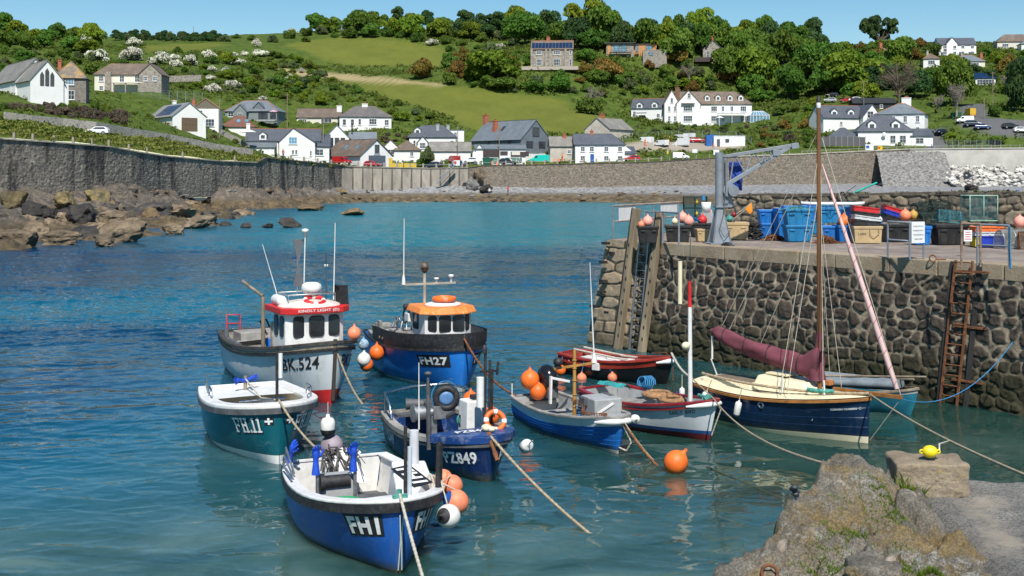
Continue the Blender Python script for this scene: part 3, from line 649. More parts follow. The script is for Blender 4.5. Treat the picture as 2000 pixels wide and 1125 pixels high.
class Hull:
 def __init__(s,stern,bow,B,zs,zb,sag=.05,tw=.75,tm=.45,p=2.3,q=.72,rake=.35,draft=.4,trake=.0,vee=.9,root=None,fb=5):
  s.stern=Vector((stern[0],stern[1],0));s.bow=Vector((bow[0],bow[1],0));d=s.bow-s.stern
  s.L=d.length;s.h=math.atan2(d.y,d.x);s.B=B;s.zs=zs;s.zb=zb;s.sag=sag;s.tw=tw;s.tm=tm;s.p=p;s.q=q;s.rake=rake;s.draft=draft;s.trake=trake;s.vee=vee;s.fb=fb
 def place(s,name,label,group='boats moored in the harbour',cat='boat'):
  s.root=thing(name,label,cat,s.stern,s.h,group);return s.root
 def sheer(s,t):return s.zs+(s.zb-s.zs)*t**2-s.sag*math.sin(PI*t)
 def half(s,t):
  if t<s.tm:return s.B/2*(s.tw+(1-s.tw)*math.sin(PI/2*t/s.tm))
  return s.B/2*max(0,1-((t-s.tm)/(1-s.tm))**s.p)**s.q
 def zk(s,t):return-s.draft*(1-.35*max(0,(t-.7)/.3)**2)
 def pt(s,t,z,side=-1,off=0):
  zk,zt=s.zk(t),s.sheer(t);f=max(0,min(1.1,(z-zk)/(zt-zk)))
  g1=1-(1-min(f,1))**s.fb;g1=g1*(.93+.07*f);g2=(f**.8)*.55+.45*f
  v=min(1,max(0,(t-.4)/.55));v=v*v*(3-2*v)*s.vee
  y=s.half(t)*(g1*(1-v)+g2*v)+off
  w=min(1,max(0,(t-.55)/.45));w=w*w
  x=s.L*t-s.rake*max(0,1-f)**1.3*w+s.trake*(1-f)*(1-t)**3+off*w
  return Vector((x,side*y,z))
 ts=[0,.04,.09,.15,.22,.3,.38,.46,.54,.62,.69,.75,.80,.845,.885,.92,.95,.972,.988,.997,1.0]
 def zf(s,z):return(lambda t:s.sheer(t)-z[1])if isinstance(z,tuple)else(lambda t:z+(0))
 def band(s,name,za,zb,mat,off=0,rows=4,transom=True,t0=0,t1=1,clinker=0,parent=None):
  za,zb=(z if callable(z)else s.zf(z)for z in(za,zb));mb=MB();mb.smooth=True
  ts=[t for t in s.ts if t0<=t<=t1];n=len(ts)
  for side in(-1,1):
   vs=[];fs=[]
   if clinker:
    rr=[]
    for k in range(rows):rr+=[(k/rows,0.0),((k+.97)/rows,clinker)]
    rr.append((1,0.0))
   else:rr=[(k/rows,0)for k in range(rows+1)]
   for t in ts:
    for f,cl in rr:
     z=za(t)+(zb(t)-za(t))*f;vs.append(s.pt(t,z,side,off+cl*(1-.8*t**4)))
   m=len(rr)
   for i in range(n-1):
    for k in range(m-1):
     q=(i*m+k,(i+1)*m+k,(i+1)*m+k+1,i*m+k+1);fs.append(q if side<0 else q[::-1])
   mb.smooth=not clinker;mb.add(vs,fs)
  if transom and t0==0:
   mb.smooth=False
   for k in range(rows):
    z0,z1=za(0)+(zb(0)-za(0))*k/rows,za(0)+(zb(0)-za(0))*(k+1)/rows
    a,b_,c,d=s.pt(0,z0,-1,off),s.pt(0,z1,-1,off),s.pt(0,z1,1,off),s.pt(0,z0,1,off);mb.add([a,b_,c,d],[(0,1,2,3)])
  return mb.build(name,mat,parent or s.root)
 def path(s,drop=0,off=0,t0=0,t1=1,side=-1):
  return[s.pt(t,s.sheer(t)-drop,side,off)for t in s.ts if t0-1e-6<=t<=t1+1e-6]
 def ring(s,drop=0,off=0,t0=0):
  a=s.path(drop,off,t0);b_=s.path(drop,off,t0,1,1)[::-1];return a+b_[1:]
 def rail(s,name,mat,w=.1,h=.08,drop=0,off=0,t0=0,transom=True,t1=1,bev=.01,parent=None,lift=0):
  """a capping or rubbing strake swept along the sheer; off is its centre, outside positive"""
  mb=MB();mb.smooth=False
  ts=[t for t in s.ts if t0-1e-6<=t<=t1+1e-6]
  def pq(t,side,o):p=s.pt(t,s.sheer(t),side,0);
  secs=[]
  def sec(t,side):
   z=s.sheer(t)-drop+lift;base=s.pt(t,s.sheer(t)-max(0,drop),side,0);b2=s.pt(max(0,t-.01),s.sheer(max(0,t-.01))-max(0,drop),side,0);b3=s.pt(min(1,t+.01),s.sheer(min(1,t+.01))-max(0,drop),side,0)
   d=(b3-b2);d.z=0;d.normalize();nn=Vector((d.y,-d.x,0))*(1 if side<0 else-1)
   if t>=.999:nn=Vector((1,0,0))
   o0,o1=off-w/2,off+w/2
   q0,q1=base+nn*o0,base+nn*o1
   if side*q0.y<0:q0.y=0
   if side*q1.y<0:q1.y=0
   return[Vector((q0.x,q0.y,z-h/2)),Vector((q1.x,q1.y,z-h/2)),Vector((q1.x,q1.y,z+h/2)),Vector((q0.x,q0.y,z+h/2))]
  ss=[sec(t,-1)for t in ts]+[sec(t,1)for t in ts[::-1]][(1 if t1>=1 else 0):]
  n=len(ss);vs=[v for q in ss for v in q];fs=[]
  for i in range(n-1):
   if t1<1 and i==len(ts)-1:continue
   for k in range(4):fs.append((i*4+k,(i+1)*4+k,(i+1)*4+(k+1)%4,i*4+(k+1)%4))
  if transom and t0==0:
   i=n-1
   for k in range(4):fs.append((i*4+k,k,(k+1)%4,i*4+(k+1)%4))
  else:fs+=[(0,1,2,3),tuple((n-1)*4+k for k in(3,2,1,0))]
  mb.add(vs,fs);return mb.build(name,mat,parent or s.root,bev=bev)
 def roll(s,name,mat,r,drop=0,off=0,t0=0,closed=True,t1=1,parent=None):
  mb=MB()
  if t1<1:
   for sd in(-1,1):mb.tube(s.path(drop,off,t0,t1,sd),r,8)
  else:mb.tube(s.ring(drop,off,t0),r,8,closed=closed)
  return mb.build(name,mat,parent or s.root)
 def liner(s,sole=.1,thick=.09,mat=None,solemat=None,t0=.015,t1=.97,drop=.0):
  mb=MB();mb.smooth=True;ts=[t for t in s.ts if t0<=t<=t1];ts=[t0]+ts;n=len(ts)
  for side in(-1,1):
   vs=[];fs=[]
   for t in ts:
    zt=s.sheer(t)-drop;
    for f in(0,.33,.66,1):
     p=s.pt(t,zt+(sole-zt)*f,side,-thick);p.y=side*max(0.0,side*p.y);vs.append(p)
   for i in range(n-1):
    for k in range(3):
     q=(i*4+k,(i+1)*4+k,(i+1)*4+k+1,i*4+k+1);fs.append(q if side<0 else q[::-1])
   mb.add(vs,fs)
  z=s.sheer(t0)-drop;a,b_=s.pt(t0,z,-1,-thick),s.pt(t0,z,1,-thick);c,d=s.pt(t0,sole,1,-thick),s.pt(t0,sole,-1,-thick)
  mb.smooth=False;mb.add([a,b_,c,d],[(0,1,2,3)]);mb.build('inner_lining',mat,s.root)
  mb=MB()
  for i in range(n-1):
   q=[s.pt(ts[i],sole,-1,-thick+.02),s.pt(ts[i+1],sole,-1,-thick+.02),s.pt(ts[i+1],sole,1,-thick+.02),s.pt(ts[i],sole,1,-thick+.02)]
   for p,sg in zip(q,(-1,-1,1,1)):p.y=sg*max(0,sg*p.y)
   mb.add(q,[(0,1,2,3)])
  mb.build('sole',solemat or mat,s.root)
 def deck(s,name,t0,t1,mat,drop=0,camber=.06,inset=.02,parent=None,edge=.05):
  mb=MB();mb.smooth=True;ts=[t0]+[t for t in s.ts if t0<t<t1]+[t1];vs=[];fs=[];m=9
  for t in ts:
   a=s.pt(t,s.sheer(t),1,-inset);y=max(0,a.y);
   for k in range(m):
    f=k/(m-1)*2-1;vs.append(Vector((a.x,f*y,s.sheer(t)-drop+camber*(1-f*f)*min(1,y/.5))))
  n=len(ts)
  for i in range(n-1):
   for k in range(m-1):fs.append((i*m+k,(i+1)*m+k,(i+1)*m+k+1,i*m+k+1))
  mb.add(vs,fs)
  if t0>0:
   mb.smooth=False;top=vs[:m];low=[Vector((v.x,v.y,v.z-edge))for v in top]
   mb.add(top+low,[(k,k+1,m+k+1,m+k)for k in range(m-1)])
  return mb.build(name,mat,parent or s.root)
 def text(s,body,side,ab,width,height,drop,mat,plate=None,pad=(.07,.07),shear=0,bold=0,slab=False,off=.012,name='registration',rows=None,slope=0,shadow=None):
  V,F_,asp=slab_mesh(body)if slab else font_mesh(body,shear,bold)
  tt=np.linspace(.02,1,160);pp=[s.pt(t,s.sheer(t)-drop,side)for t in tt];al=np.concatenate([[0],np.cumsum([(pp[i+1]-pp[i]).length for i in range(159)])]);al=al[-1]-al
  def mp(u,v,o):
   d=ab-u if side<0 else ab+u
   t=float(np.interp(d,al[::-1],tt[::-1]));z=s.sheer(t)-drop+v+slope*(d-ab);return s.pt(t,z,side,o)
  par=s.root
  if plate is not None:
   mb=MB();n,k=14,4;w2,h2=width/2+pad[0],height/2+pad[1];vs=[mp(w2*(2*i/n-1)+shear*h2*(2*j/k-1)*.8,h2*(2*j/k-1),off-.007)for i in range(n+1)for j in range(k+1)]
   mb.add(vs,[(i*(k+1)+j,(i+1)*(k+1)+j,(i+1)*(k+1)+j+1,i*(k+1)+j+1)for i in range(n)for j in range(k)])
   par=mb.build('number_plate',plate,s.root)
  if shadow is not None:
   mb=MB();mb.add([mp(u*width+.022,v*height-.03,off-.005)for u,v in V],F_);mb.build('letter_shadow',shadow,par)
  mb=MB();mb.add([mp(u*width,v*height,off)for u,v in V],F_);return mb.build(name,mat,par)
 def w(s,x,y,z):return s.root.matrix_basis@Vector((x,y,z))
def flat_text(body,mat,size,M,parent=None,name='lettering',shear=0,bold=0,width=None):
 V,F_,asp=font_mesh(body,shear,bold);w=width or size*asp;mb=MB();mb.add([M@Vector((u*w,v*size,0))for u,v in V],F_);return mb.build(name,mat,parent)
def rrect(w,h,r,n=4):
 out=[]
 for cx,cy,a0 in((w/2-r,h/2-r,0),(-w/2+r,h/2-r,90),(-w/2+r,-h/2+r,180),(w/2-r,-h/2+r,270)):
  for k in range(n+1):a=R(a0+90*k/n);out.append((cx+r*math.cos(a),cy+r*math.sin(a)))
 return out
def face_M(c,n,up=(0,0,1)):
 """frame on a surface: x to the viewer's right, y up, z along the outward normal n"""
 n=Vector(n).normalized();u=Vector(up);u=(u-n*u.dot(n)).normalized();x=u.cross(n)
 return Matrix.Translation(c)@Matrix((x,u,n)).transposed().to_4x4()
def window(M,w,h,parent,r=.06,fr=.035,frame=None,glass=None,depth=.02):
 mb=MB();a=rrect(w+2*fr,h+2*fr,r+fr);mb.prism(a,-.01,depth,M);f=mb.build('window',frame or M_black,parent)
 mb=MB();mb.prism(rrect(w,h,r),0,depth+.004,M);mb.build('pane',glass or M_glass,f);return f
BUOYN=0
def buoy(loc,r,mat,label,cap=None,group='round mooring buoys and floats',nub=True,tilt=(0,0),squash=1.05):
 t=thing('buoy',label,'buoy',loc,0,group);t.rotation_euler=(tilt[0],tilt[1],random.uniform(0,6))
 mb=MB();mb.sphere((0,0,0),(r,r,r*squash),24,16);
 b_=mb.build('float_body',mat,t)
 mb=MB();mb.lathe((0,0,r*squash*.94),[(r*.34,-.02*r),(r*.26,.1*r),(r*.15,.16*r),(r*.14,.30*r),(0,.32*r)],14)
 mb.torus((0,0,r*squash*.94+r*.32),r*.12,r*.045,Matrix.Rotation(PI/2,4,'X'),12,6);mb.build('rope_eye',cap or mat,t)
 if cap:
  mb=MB();mb.lathe((0,0,0),[(r*1.012*math.cos(a),r*squash*1.012*math.sin(a))for a in np.linspace(R(50),R(88),8)],24);mb.build('end_cap',cap,t)
 return t
def fender(loc,L,r,mat,label,endmat=None,tilt=(0,0),group='cylinder fenders hung over boat sides'):
 t=thing('fender',label,'fender',loc,0,group);t.rotation_euler=(tilt[0],tilt[1],0)
 pr=[(r*.3,-L/2),(r*.75,-L/2+r*.15),(r,-L/2+r*.6),(r,L/2-r*.6),(r*.75,L/2-r*.15),(r*.3,L/2),(r*.22,L/2+r*.4),(0,L/2+r*.42)]
 MB().lathe((0,0,0),pr,16).build('fender_body',mat,t)
 if endmat:
  MB().lathe((0,0,0),[(0,-L/2-r*.35),(r*.3,-L/2-r*.3),(r*.78,-L/2+r*.1),(r*1.03,-L/2+r*.6),(r*1.02,-L/2+r*.85)],16).build('end_cap',endmat,t)
 MB().rod((0,0,L/2),(0,0,L/2+.35),.012,6).build('lanyard',M_rope2,t);return t
def sagline(a,b,sag,n=16):
 a,b=Vector(a),Vector(b);return[a.lerp(b,k/n)-Vector((0,0,sag*4*(k/n)*(1-k/n)))for k in range(n+1)]
def rope(pts,r,mat,label,name='mooring_rope',cat='rope',group=None):
 """a laid rope: a tube with a shallow twist along it"""
 pts=[Vector(p)for p in pts];L=[0]
 for i in range(len(pts)-1):L.append(L[-1]+(pts[i+1]-pts[i]).length)
 mb=MB();n=8
 step=max(r*1.2,L[-1]/700);N=max(2,int(L[-1]/step));q=[];ii=0
 for k in range(N+1):
  d=L[-1]*k/N
  while ii<len(L)-2 and L[ii+1]<d:ii+=1
  f=(d-L[ii])/max(1e-6,L[ii+1]-L[ii]);q.append(pts[ii].lerp(pts[ii+1],f))
 rad=[r*(1+.13*math.sin(k*PI))if False else r*(1.1 if k%4<2 else .9)for k in range(N+1)]
 mb.tube(q,rad,n);o=mb.build(name,mat,None);tag(o,label,cat,group);return o
def coil(c,R_,r,turns,mb,rnd,M=None,dz=.02):
 pts=[];n=int(turns*20)
 for k in range(n+1):
  a=2*PI*k/20;rr=R_*(1-.35*(k/n))+rnd.uniform(-.02,.02)*R_*2
  p=Vector((rr*math.cos(a),rr*math.sin(a),dz*k/20*3+rnd.uniform(0,.03)*R_*2));pts.append((M@p if M else p)+Vector(c))
 mb.tube(pts,r,6);return mb
def life_ring(mb,c,R_,r,M=None):
 T=Matrix.Translation(c)@(M or Matrix())
 for k in range(4):
  for mi,(a0,a1)in((0,(0,66)),(1,(66,90))):
   mb.m=mi;mb.tube([T@Vector((R_*math.cos(R(k*90+a0+(a1-a0)*i/6)),R_*math.sin(R(k*90+a0+(a1-a0)*i/6)),0))for i in range(7)],r*(1.04 if mi else 1),10)
 mb.m=0
def glove(mb,base,side=1,s=1.0,M=None):
 """a rubber gauntlet pulled over the end of a post, fingers up"""
 T=Matrix.Translation(base)@(M or Matrix())
 mb.tube([T@Vector((0,0,z*s))for z in(0,.1,.2,.26,.3,.36,.41)],[q*s for q in(.075,.062,.05,.048,.06,.066,.055)],10)
 for k,(x,l,a)in enumerate(((-.05,.11,-.18),(-.018,.14,-.05),(.018,.13,.08),(.05,.1,.22))):
  mb.tube([T@Vector((x*s,.0,.38*s)),T@Vector(((x+a*l*.6)*s,.015*s,(.38+l*.55)*s)),T@Vector(((x+a*l)*s,.05*s,(.38+l)*s))],[.022*s,.02*s,.015*s],7)
 mb.tube([T@Vector((side*.05*s,0,.3*s)),T@Vector((side*.11*s,.02*s,.36*s)),T@Vector((side*.13*s,.03*s,.43*s))],[.026*s,.022*s,.016*s],7)
BOATS={}
def XY(px,py,z=0):w=W(px,py,z);return(w.x,w.y)
rb=random.Random(21)
M_b1=paint('mid_blue_hull',(.011,.090,.37),.38,var=.16,scale=1.4,dirt=(.03,.12,.33),dirt_amt=.4,coat=.15,hull=1)
h=Hull((-3.5,23.3),(-1.78,19.0),2.5,.86,1.2,.02,.82,.45,2.6,.62,.18,.4,vee=.8)
t=h.place('fishing_boat','blue open fishing boat marked FH1, nearest boat at the bottom of the harbour');BOATS['FH1']=h;L=h.L
h.band('bottom_paint',-.39,.06,M_weed,.003);h.band('hull',.06,('s',0.0),M_b1,0,8)
h.liner(.18,.13,M_white,M_dgrey)
h.rail('gunwale',M_white,.22,.05,0,-.07,lift=.03,bev=.015);h.rail('rubbing_strake',M_black,.05,.15,.07,.03,bev=.02)
h.deck('foredeck',.86,.995,M_white,-.02,.03,.04)
for sd,ab,wd in((-1,.66,.62),(1,.58,.52)):h.text('FH1',sd,ab,wd,.30,.36,M_letter_w,M_letter_b,(.06,.035),.0,.045)
mb=MB()
for y in(-.03,.03):mb.tube([h.pt(1,1.0)+Vector((.02,y,0)),h.pt(1,.6)+Vector((.03,y*.3,0)),h.pt(1,.08)+Vector((.03,y,0))],.012,6)
mb.build('stem_rope',paint('bleached_rope',(.45,.50,.44),.9),t)
mb=MB();z0=h.sheer(.8)+.02;px0,px1=L*.60,L*.88
poly=[(px0,.28),(px1,.05),(px1+.05,.42),(px0+.55,1.02),(px0,1.10)]
lo=[Vector((x,y,.75))for x,y in poly];hi=[Vector((px0,.36,1.42)),Vector((px1-.1,.12,1.13)),Vector((px1-.02,.38,1.10)),Vector((px0+.5,.90,1.30)),Vector((px0,.98,1.38))]
mb.add(lo+hi,[(5,6,7,8,9)]+[(i,(i+1)%5,5+(i+1)%5,5+i)for i in range(5)]);cud=mb.build('cuddy',M_white,t,bev=.03)
cx=(hi[0]+hi[1]+hi[2]+hi[3]+hi[4])/5;nrm=(hi[1]-hi[0]).cross(hi[4]-hi[0]).normalized();nrm=nrm if nrm.z>0 else-nrm
MM=face_M(cx+nrm*.022,nrm,(-1,.15,0))@Matrix.Rotation(R(-62),4,'Z')
mb=MB();mb.prism([(-.36,-.20),(.36,-.20),(.36,.20),(-.36,.20)],-.006,0,MM@Matrix.Rotation(0,4,'Z'));pl=mb.build('number_plate',M_letter_b,cud)
flat_text('FH1',M_letter_w,.29,MM@Matrix.Translation((0,0,.006)),pl,'registration',.15,.04,.60)
MB().prism([(.1*math.cos(a*PI/8),.1*math.sin(a*PI/8))for a in range(16)],0,.03,face_M(Vector((px0-.012,.62,1.02)),(-1,0,0))).build('round_vent',M_dgrey,cud)
MB().box((L*.5,.98,.78),(.9,.06,.42)).build('side_locker',M_white,t,bev=.02)
MB().box((L*.33,.0,.36),(1.1,1.5,.06)).box((L*.33,.0,.27),(1.0,1.4,.16)).build('engine_hatch',M_dgrey,t,bev=.015)
mb=MB();mb.taper((L*.30,-.30,.3),(.5,.75,0),(.42,.62,0),.62);mb.build('engine_box',M_grey,t,bev=.03)
mb=MB();mb.tube([(L*.34,-.62,.84),(L*.34,-.1,.84)],.12,14);mb.tube([(L*.34,-.66,.84),(L*.34,-.58,.84)],.16,14);mb.build('pot_hauler',M_black,t)
for k,y in enumerate((-.72,-.02)):
 p=MB().tube([(L*.36,y,.35),(L*.36,y,1.02),(L*.36,y-.03,1.12)],.035,8).build('hauler_post',M_alu,t)
 mb=MB();glove(mb,(L*.36,y-.03,1.02),1 if k else-1,1.05,Matrix.Rotation(R(-75),4,'Z'));o=mb.build('rubber_glove',M_glove)
 o.parent=None;o.matrix_world=t.matrix_basis;tag(o,('blue rubber glove on the left hauler post of the nearest blue boat','blue rubber glove on the right hauler post of the nearest blue boat')[k],'glove','blue rubber gloves left to dry on posts')
mb=MB()
for k,y in enumerate((-1.10,-1.16,-1.22)):mb.tube([(L*.10+k*.16,y,.92),(L*.12+k*.16,y+.02,1.3-k*.12),(L*.30+k*.2,y+.01,1.0)],.02,7)
mb.build('rod_rest',M_alu,t)
mb=MB();glove(mb,(.15,-.95,.9),1,1.0,Matrix.Rotation(R(20),4,'Z')@Matrix.Rotation(R(25),4,'Y'));o=mb.build('rubber_glove',M_glove);o.matrix_world=t.matrix_basis;tag(o,'blue rubber glove on the stern corner of the nearest blue boat','glove','blue rubber gloves left to dry on posts')
mb=MB();
for i in range(34):
 a=rb.uniform(0,6.28);p=Vector((.22+rb.uniform(-.12,.25),.05+rb.uniform(-.25,.25),.98+rb.uniform(-.05,.18)));mb.tube([p,p+Vector((rb.uniform(-.1,.2),rb.uniform(-.2,.2),rb.uniform(.0,.1))),p+Vector((.25+rb.uniform(-.1,.2),rb.uniform(-.2,.2),-rb.uniform(.1,.55)))],rb.uniform(.008,.018),6)
o=mb.build('rope_heap',paint('dark_rope',(.09,.08,.075),.9,var=.5,scale=9));o.matrix_world=t.matrix_basis;tag(o,'tangle of dark ropes hanging over the engine of the nearest blue boat','rope')
nu=26;uu,vv=np.meshgrid(np.linspace(0,1,nu),np.linspace(0,1,nu),indexing='ij')
Xr=.18+.55*uu;Yr=-.1+.5*vv+.05*np.sin(9*uu);Zr=1.12-.55*uu**2+.10*(fbm(uu*5,vv*5,0,4,3)-.5)-.12*np.abs(vv-.5)
o=np_obj('white_rag',np.stack([Xr,Yr,Zr],-1).reshape(-1,3),grid_faces(nu,nu),paint('white_cloth',(.72,.71,.69),.9,var=.1,scale=4));o.matrix_world=t.matrix_basis;tag(o,'crumpled white rag lying over the engine of the nearest blue boat','rag')
o=MB().lathe((L*.72,-.62,.84),[(.0,.02),(.26,.02),(.30,.12),(.27,.13),(.24,.05)],20).build('green_basket',paint('green_plastic',(.02,.25,.10),.5));o.matrix_world=t.matrix_basis;tag(o,'round green basket just inside the bow of the nearest blue boat','basket')
MB().tube([(L*.50,.2,.5),(L*.86,-.5,.62)],.05,8).build('wooden_oar',M_wood,t)
MB().tube([(L*.93,.16,1.1),(L*.93,.16,2.35)],.03,8).build('mast',M_black,t)
MB().tube([(L*.92,.24,1.15),(L*.92,.25,2.0)],.04,8).build('light_pole',paint('pale_blue_pole',(.50,.56,.62),.4),t)
MB().tube([(L*.62,.75,1.3),(L*.62,.75,1.95)],.085,12).build('exhaust_pipe',paint('grey_pvc_pipe',(.55,.56,.58),.5),t)
MB().tube([(L*.80,.92,1.1),(L*.80,.94,1.9)],.05,8).tube([(L*.77,1.0,1.1),(L*.77,1.02,1.85)],.04,8).build('flag_pole_holder',M_black,t)
mb=MB();coil((L*.70,1.02,1.0),.2,.02,6,mb,rb,Matrix.Rotation(R(70),4,'X'));o=mb.build('rope_coil',M_rope2);o.matrix_world=t.matrix_basis;tag(o,'coil of pale rope hung beside the white cuddy of the nearest blue boat','rope')
MB().bar((L*.98,-.12,h.sheer(.98)+.09),(L*.98,.12,h.sheer(.98)+.09),.08,.06).bar((L*.97,0,h.sheer(.97)),(L*.97,0,h.sheer(.97)+.2),.07,.07).build('samson_post',M_ropeg,t)
for(px,py,D,r,m_,lb,cp)in((866,936,21.0,.17,M_coral,'upper back coral buoy beside the nearest blue boat',None),(884,948,20.8,.18,M_coral,'middle coral buoy crowded beside the nearest blue boat',None),(891,980,20.2,.21,M_coral,'coral buoy with dark blue cap at the side of the nearest blue boat',M_b1),(876,1008,19.7,.20,M_white,'white buoy with black cap at the side of the nearest blue boat',M_black)):
 o=buoy(P(px,py,D),r,m_,lb,cp);o.rotation_euler=Vector((-.45,-.8,.25)if r==.20 else(-.8,-.3,.4)).to_track_quat('Z','Y').to_euler()if cp else(0,R(-20),0)
 rope([P(px,py,D)+Vector((-.02,0,r)),h.w(L*.80,.98,1.08)+Vector((0,0,.12)),h.w(L*.78,.9,1.15)],.012,M_rope2,'pale line tying the '+lb.split(' beside')[0].split(' at the')[0].replace(' crowded',''),'lanyard')
M_b2=paint('teal_hull',(.006,.105,.135),.3,var=.14,scale=1.2,dirt=(.02,.14,.16),dirt_amt=.3,coat=.3,hull=1)
h=Hull((-6.95,30.3),(-5.18,26.3),2.5,1.02,1.27,.02,.84,.45,2.6,.60,.12,.4,vee=.75)
t=h.place('fishing_boat','teal open boat with white top marked FH.11, leftmost of the moored boats');BOATS['FH11']=h;L=h.L
h.band('bottom_paint',-.39,-.02,M_weed,.002);h.band('boot_stripe',-.02,lambda q:.15+.05*q,M_white,.006,2);h.band('hull',lambda q:.15+.05*q,('s',0),M_b2,0,7)
h.liner(.45,.2,M_white,M_cream);h.rail('gunwale',M_white,.34,.1,.0,-.12,lift=.05,bev=.03);h.rail('rubbing_strake',M_dgrey,.07,.13,.05,.035,bev=.03)
h.deck('stern_deck',0.02,.38,M_white,-.03,.02,.12);h.deck('foredeck',.80,.995,M_white,-.06,.03,.05)
for sd in(-1,1):
 h.text('FH.11',sd,.82,.80,.34,.36,M_letter_w,None,slab=True,shadow=M_letter_b)
 mb=MB()
 o=h.text('H',sd,.24,.22,.20,.26,M_letter_b)
 for oo in[o]:
  bpy.data.objects.remove(oo)
def flag_patch(h,sd,ab,s_,drop):
 tt=np.linspace(.02,1,160);pp=[h.pt(t_,h.sheer(t_)-drop,sd)for t_ in tt];al=np.concatenate([[0],np.cumsum([(pp[i+1]-pp[i]).length for i in range(159)])]);al=al[-1]-al
 def mp(u,v,o):
  d=ab-u if sd<0 else ab+u;t_=float(np.interp(d,al[::-1],tt[::-1]));return h.pt(t_,h.sheer(t_)-drop+v,sd,o)
 mb=MB()
 def q(u0,v0,u1,v1,o):mb.add([mp(u0,v0,o),mp(u1,v0,o),mp(u1,v1,o),mp(u0,v1,o)],[(0,1,2,3)])
 q(-s_,-s_*.8,s_,s_*.8,.008);f=mb.build('flag_patch',M_letter_b,h.root)
 mb=MB();q(-s_*.85,-.2*s_,s_*.85,.2*s_,.013);q(-.22*s_,-s_*.7,.22*s_,-.2*s_,.013);q(-.22*s_,.2*s_,.22*s_,s_*.7,.013);mb.build('white_cross',M_letter_w,f)
for sd in(-1,1):flag_patch(h,sd,.24,.11,.28)
mb=MB();p=[h.pt(q,h.sheer(q)+.1,-1,-.16)+Vector((0,0,z))for q,z in((.03,.0),(.04,.30),(.10,.30),(.22,.27),(.36,.24),(.43,.2),(.44,.0))];mb.tube(p,.024,8)
for q in(.12,.24,.34):a=h.pt(q,h.sheer(q)+.1,-1,-.16);mb.rod(a,a+Vector((0,0,.26)),.016)
mb.build('hand_rail',M_steel,t)
mb=MB()
for q in(.52,.70):a=h.pt(q,h.sheer(q)+.08,1,-.14);b_=h.pt(q+.13,h.sheer(q+.13)+.08,1,-.14);mb.tube([a,a+Vector((0,0,.26)),b_+Vector((0,0,.26)),b_],.018,8)
mb.build('grab_rail',M_steel,t)
MB().tube([(L*.93,.0,1.2),(L*.93,.0,2.6)],.035,8).build('mast',M_black,t)
MB().tube([(L*.935,.075,1.9),(L*.935,.075,2.45)],.05,10).build('light_pole',M_white,t)
MB().tube([(L*.75,-.7,h.sheer(.75)+.12),(L*.75,.35,h.sheer(.75)+.13)],.03,8).build('foot_rail',M_steel,t)
MB().box((L*.14,.1,1.16),(.5,.05,.03)).tube([(L*.16,-.05,1.0),(L*.16,-.05,1.42)],.045,8).build('samson_post',M_wood,t)
for k,sg in enumerate((-1,1)):
 mb=MB();glove(mb,(L*.16,-.05+sg*.03,1.3),sg,.8,Matrix.Rotation(R(-65),4,'Z')@Matrix.Rotation(R(80*sg),4,'Y'));o=mb.build('rubber_glove',M_glove);o.matrix_world=t.matrix_basis
 tag(o,('blue glove draped on the left of the stern post of the teal boat','blue glove draped on the right of the stern post of the teal boat')[k],'glove','blue rubber gloves left to dry on posts')
MB().box((L*.86,-.12,h.sheer(.86)+.12),(.22,.35,.1)).build('anchor_winch',M_dgrey,t,bev=.02)
rope([h.w(L*.16,-.05,1.35),h.w(L*.5,.03,1.12),h.w(L*.9,.0,1.38)],.018,M_rope2,'pale rope stretched from stern post to bow of the teal boat')
fender(h.w(L*.84,1.28,.62),.42,.17,M_white,'white fender with black end at the side of the teal boat',M_black)
buoy(h.w(L*.82,1.40,.12),.27,paint('mauve_buoy',(.30,.25,.29),.6,var=.2),'mauve grey buoy low at the side of the teal boat')
M_b3=paint('pale_grey_hull',(.60,.62,.62),.42,var=.09,scale=.9,dirt=(.34,.33,.30),dirt_amt=.5,coat=.1,hull=1)
h=Hull((-8.8,39.9),(-4.98,33.15),3.1,1.22,1.74,.12,.72,.45,2.5,.62,.3,.55,vee=.62)
t=h.place('fishing_boat','white fishing boat marked BK.524 with a red roofed wheelhouse');BOATS['BK']=h;L=h.L
h.band('bottom_paint',-.5,lambda q:.02+.40*q**3,M_red,.004,4);h.band('hull',lambda q:.02+.40*q**3,('s',0),M_b3,0,8)
h.liner(.35,.12,M_greywood,M_greywood,drop=0)
h.rail('gunwale',paint('black_tan_strake',(.05,.045,.04),.7,var=.4,scale=4,dirt=(.2,.16,.1)),.16,.09,0,.0,lift=.02);h.rail('rubbing_strake',M_black,.07,.08,.17,.03)
h.rail('wooden_strake',M_wood,.06,.05,.10,.028)
MB().bar(h.pt(1,.1)+Vector((.02,0,0)),h.pt(1,1.85)+Vector((.03,0,0)),.09,.09,(1,0,0)).build('stem_post',paint('stem_wood',(.06,.05,.042),.8),t)
h.deck('foredeck',.74,.995,M_greywood,.12,.05,.1)
for sd in(-1,1):h.text('BK.524',sd,1.16 if sd<0 else .95,1.45,.36,.50,M_letter_b,None,(0,0),.18,.012)
x0,x1,hw,zt=L*.645,L*.80,.90,2.44
wh=MB();pf=[(x0,-hw),(x1-.12,-hw),(x1+.02,-hw+.2),(x1+.06,0),(x1+.02,hw-.2),(x1-.12,hw),(x0,hw)]
wh.prism(pf,.9,zt);wh=wh.build('wheelhouse',M_white,t,bev=.03)
for y,w_ in((-.5,.36),(0,.40),(.5,.36)):window(face_M(Vector((x1+.065-abs(y)*.075,y,2.05)),(1,(.1 if y<0 else-.1)if y else 0,0)if y else(1,0,0)),w_,.56,wh,.09,.035)
for x in(x0+.32,x0+.82):window(face_M(Vector((x,-hw-.005,2.05)),(0,-1,0)),.30,.54,wh,.09,.03)
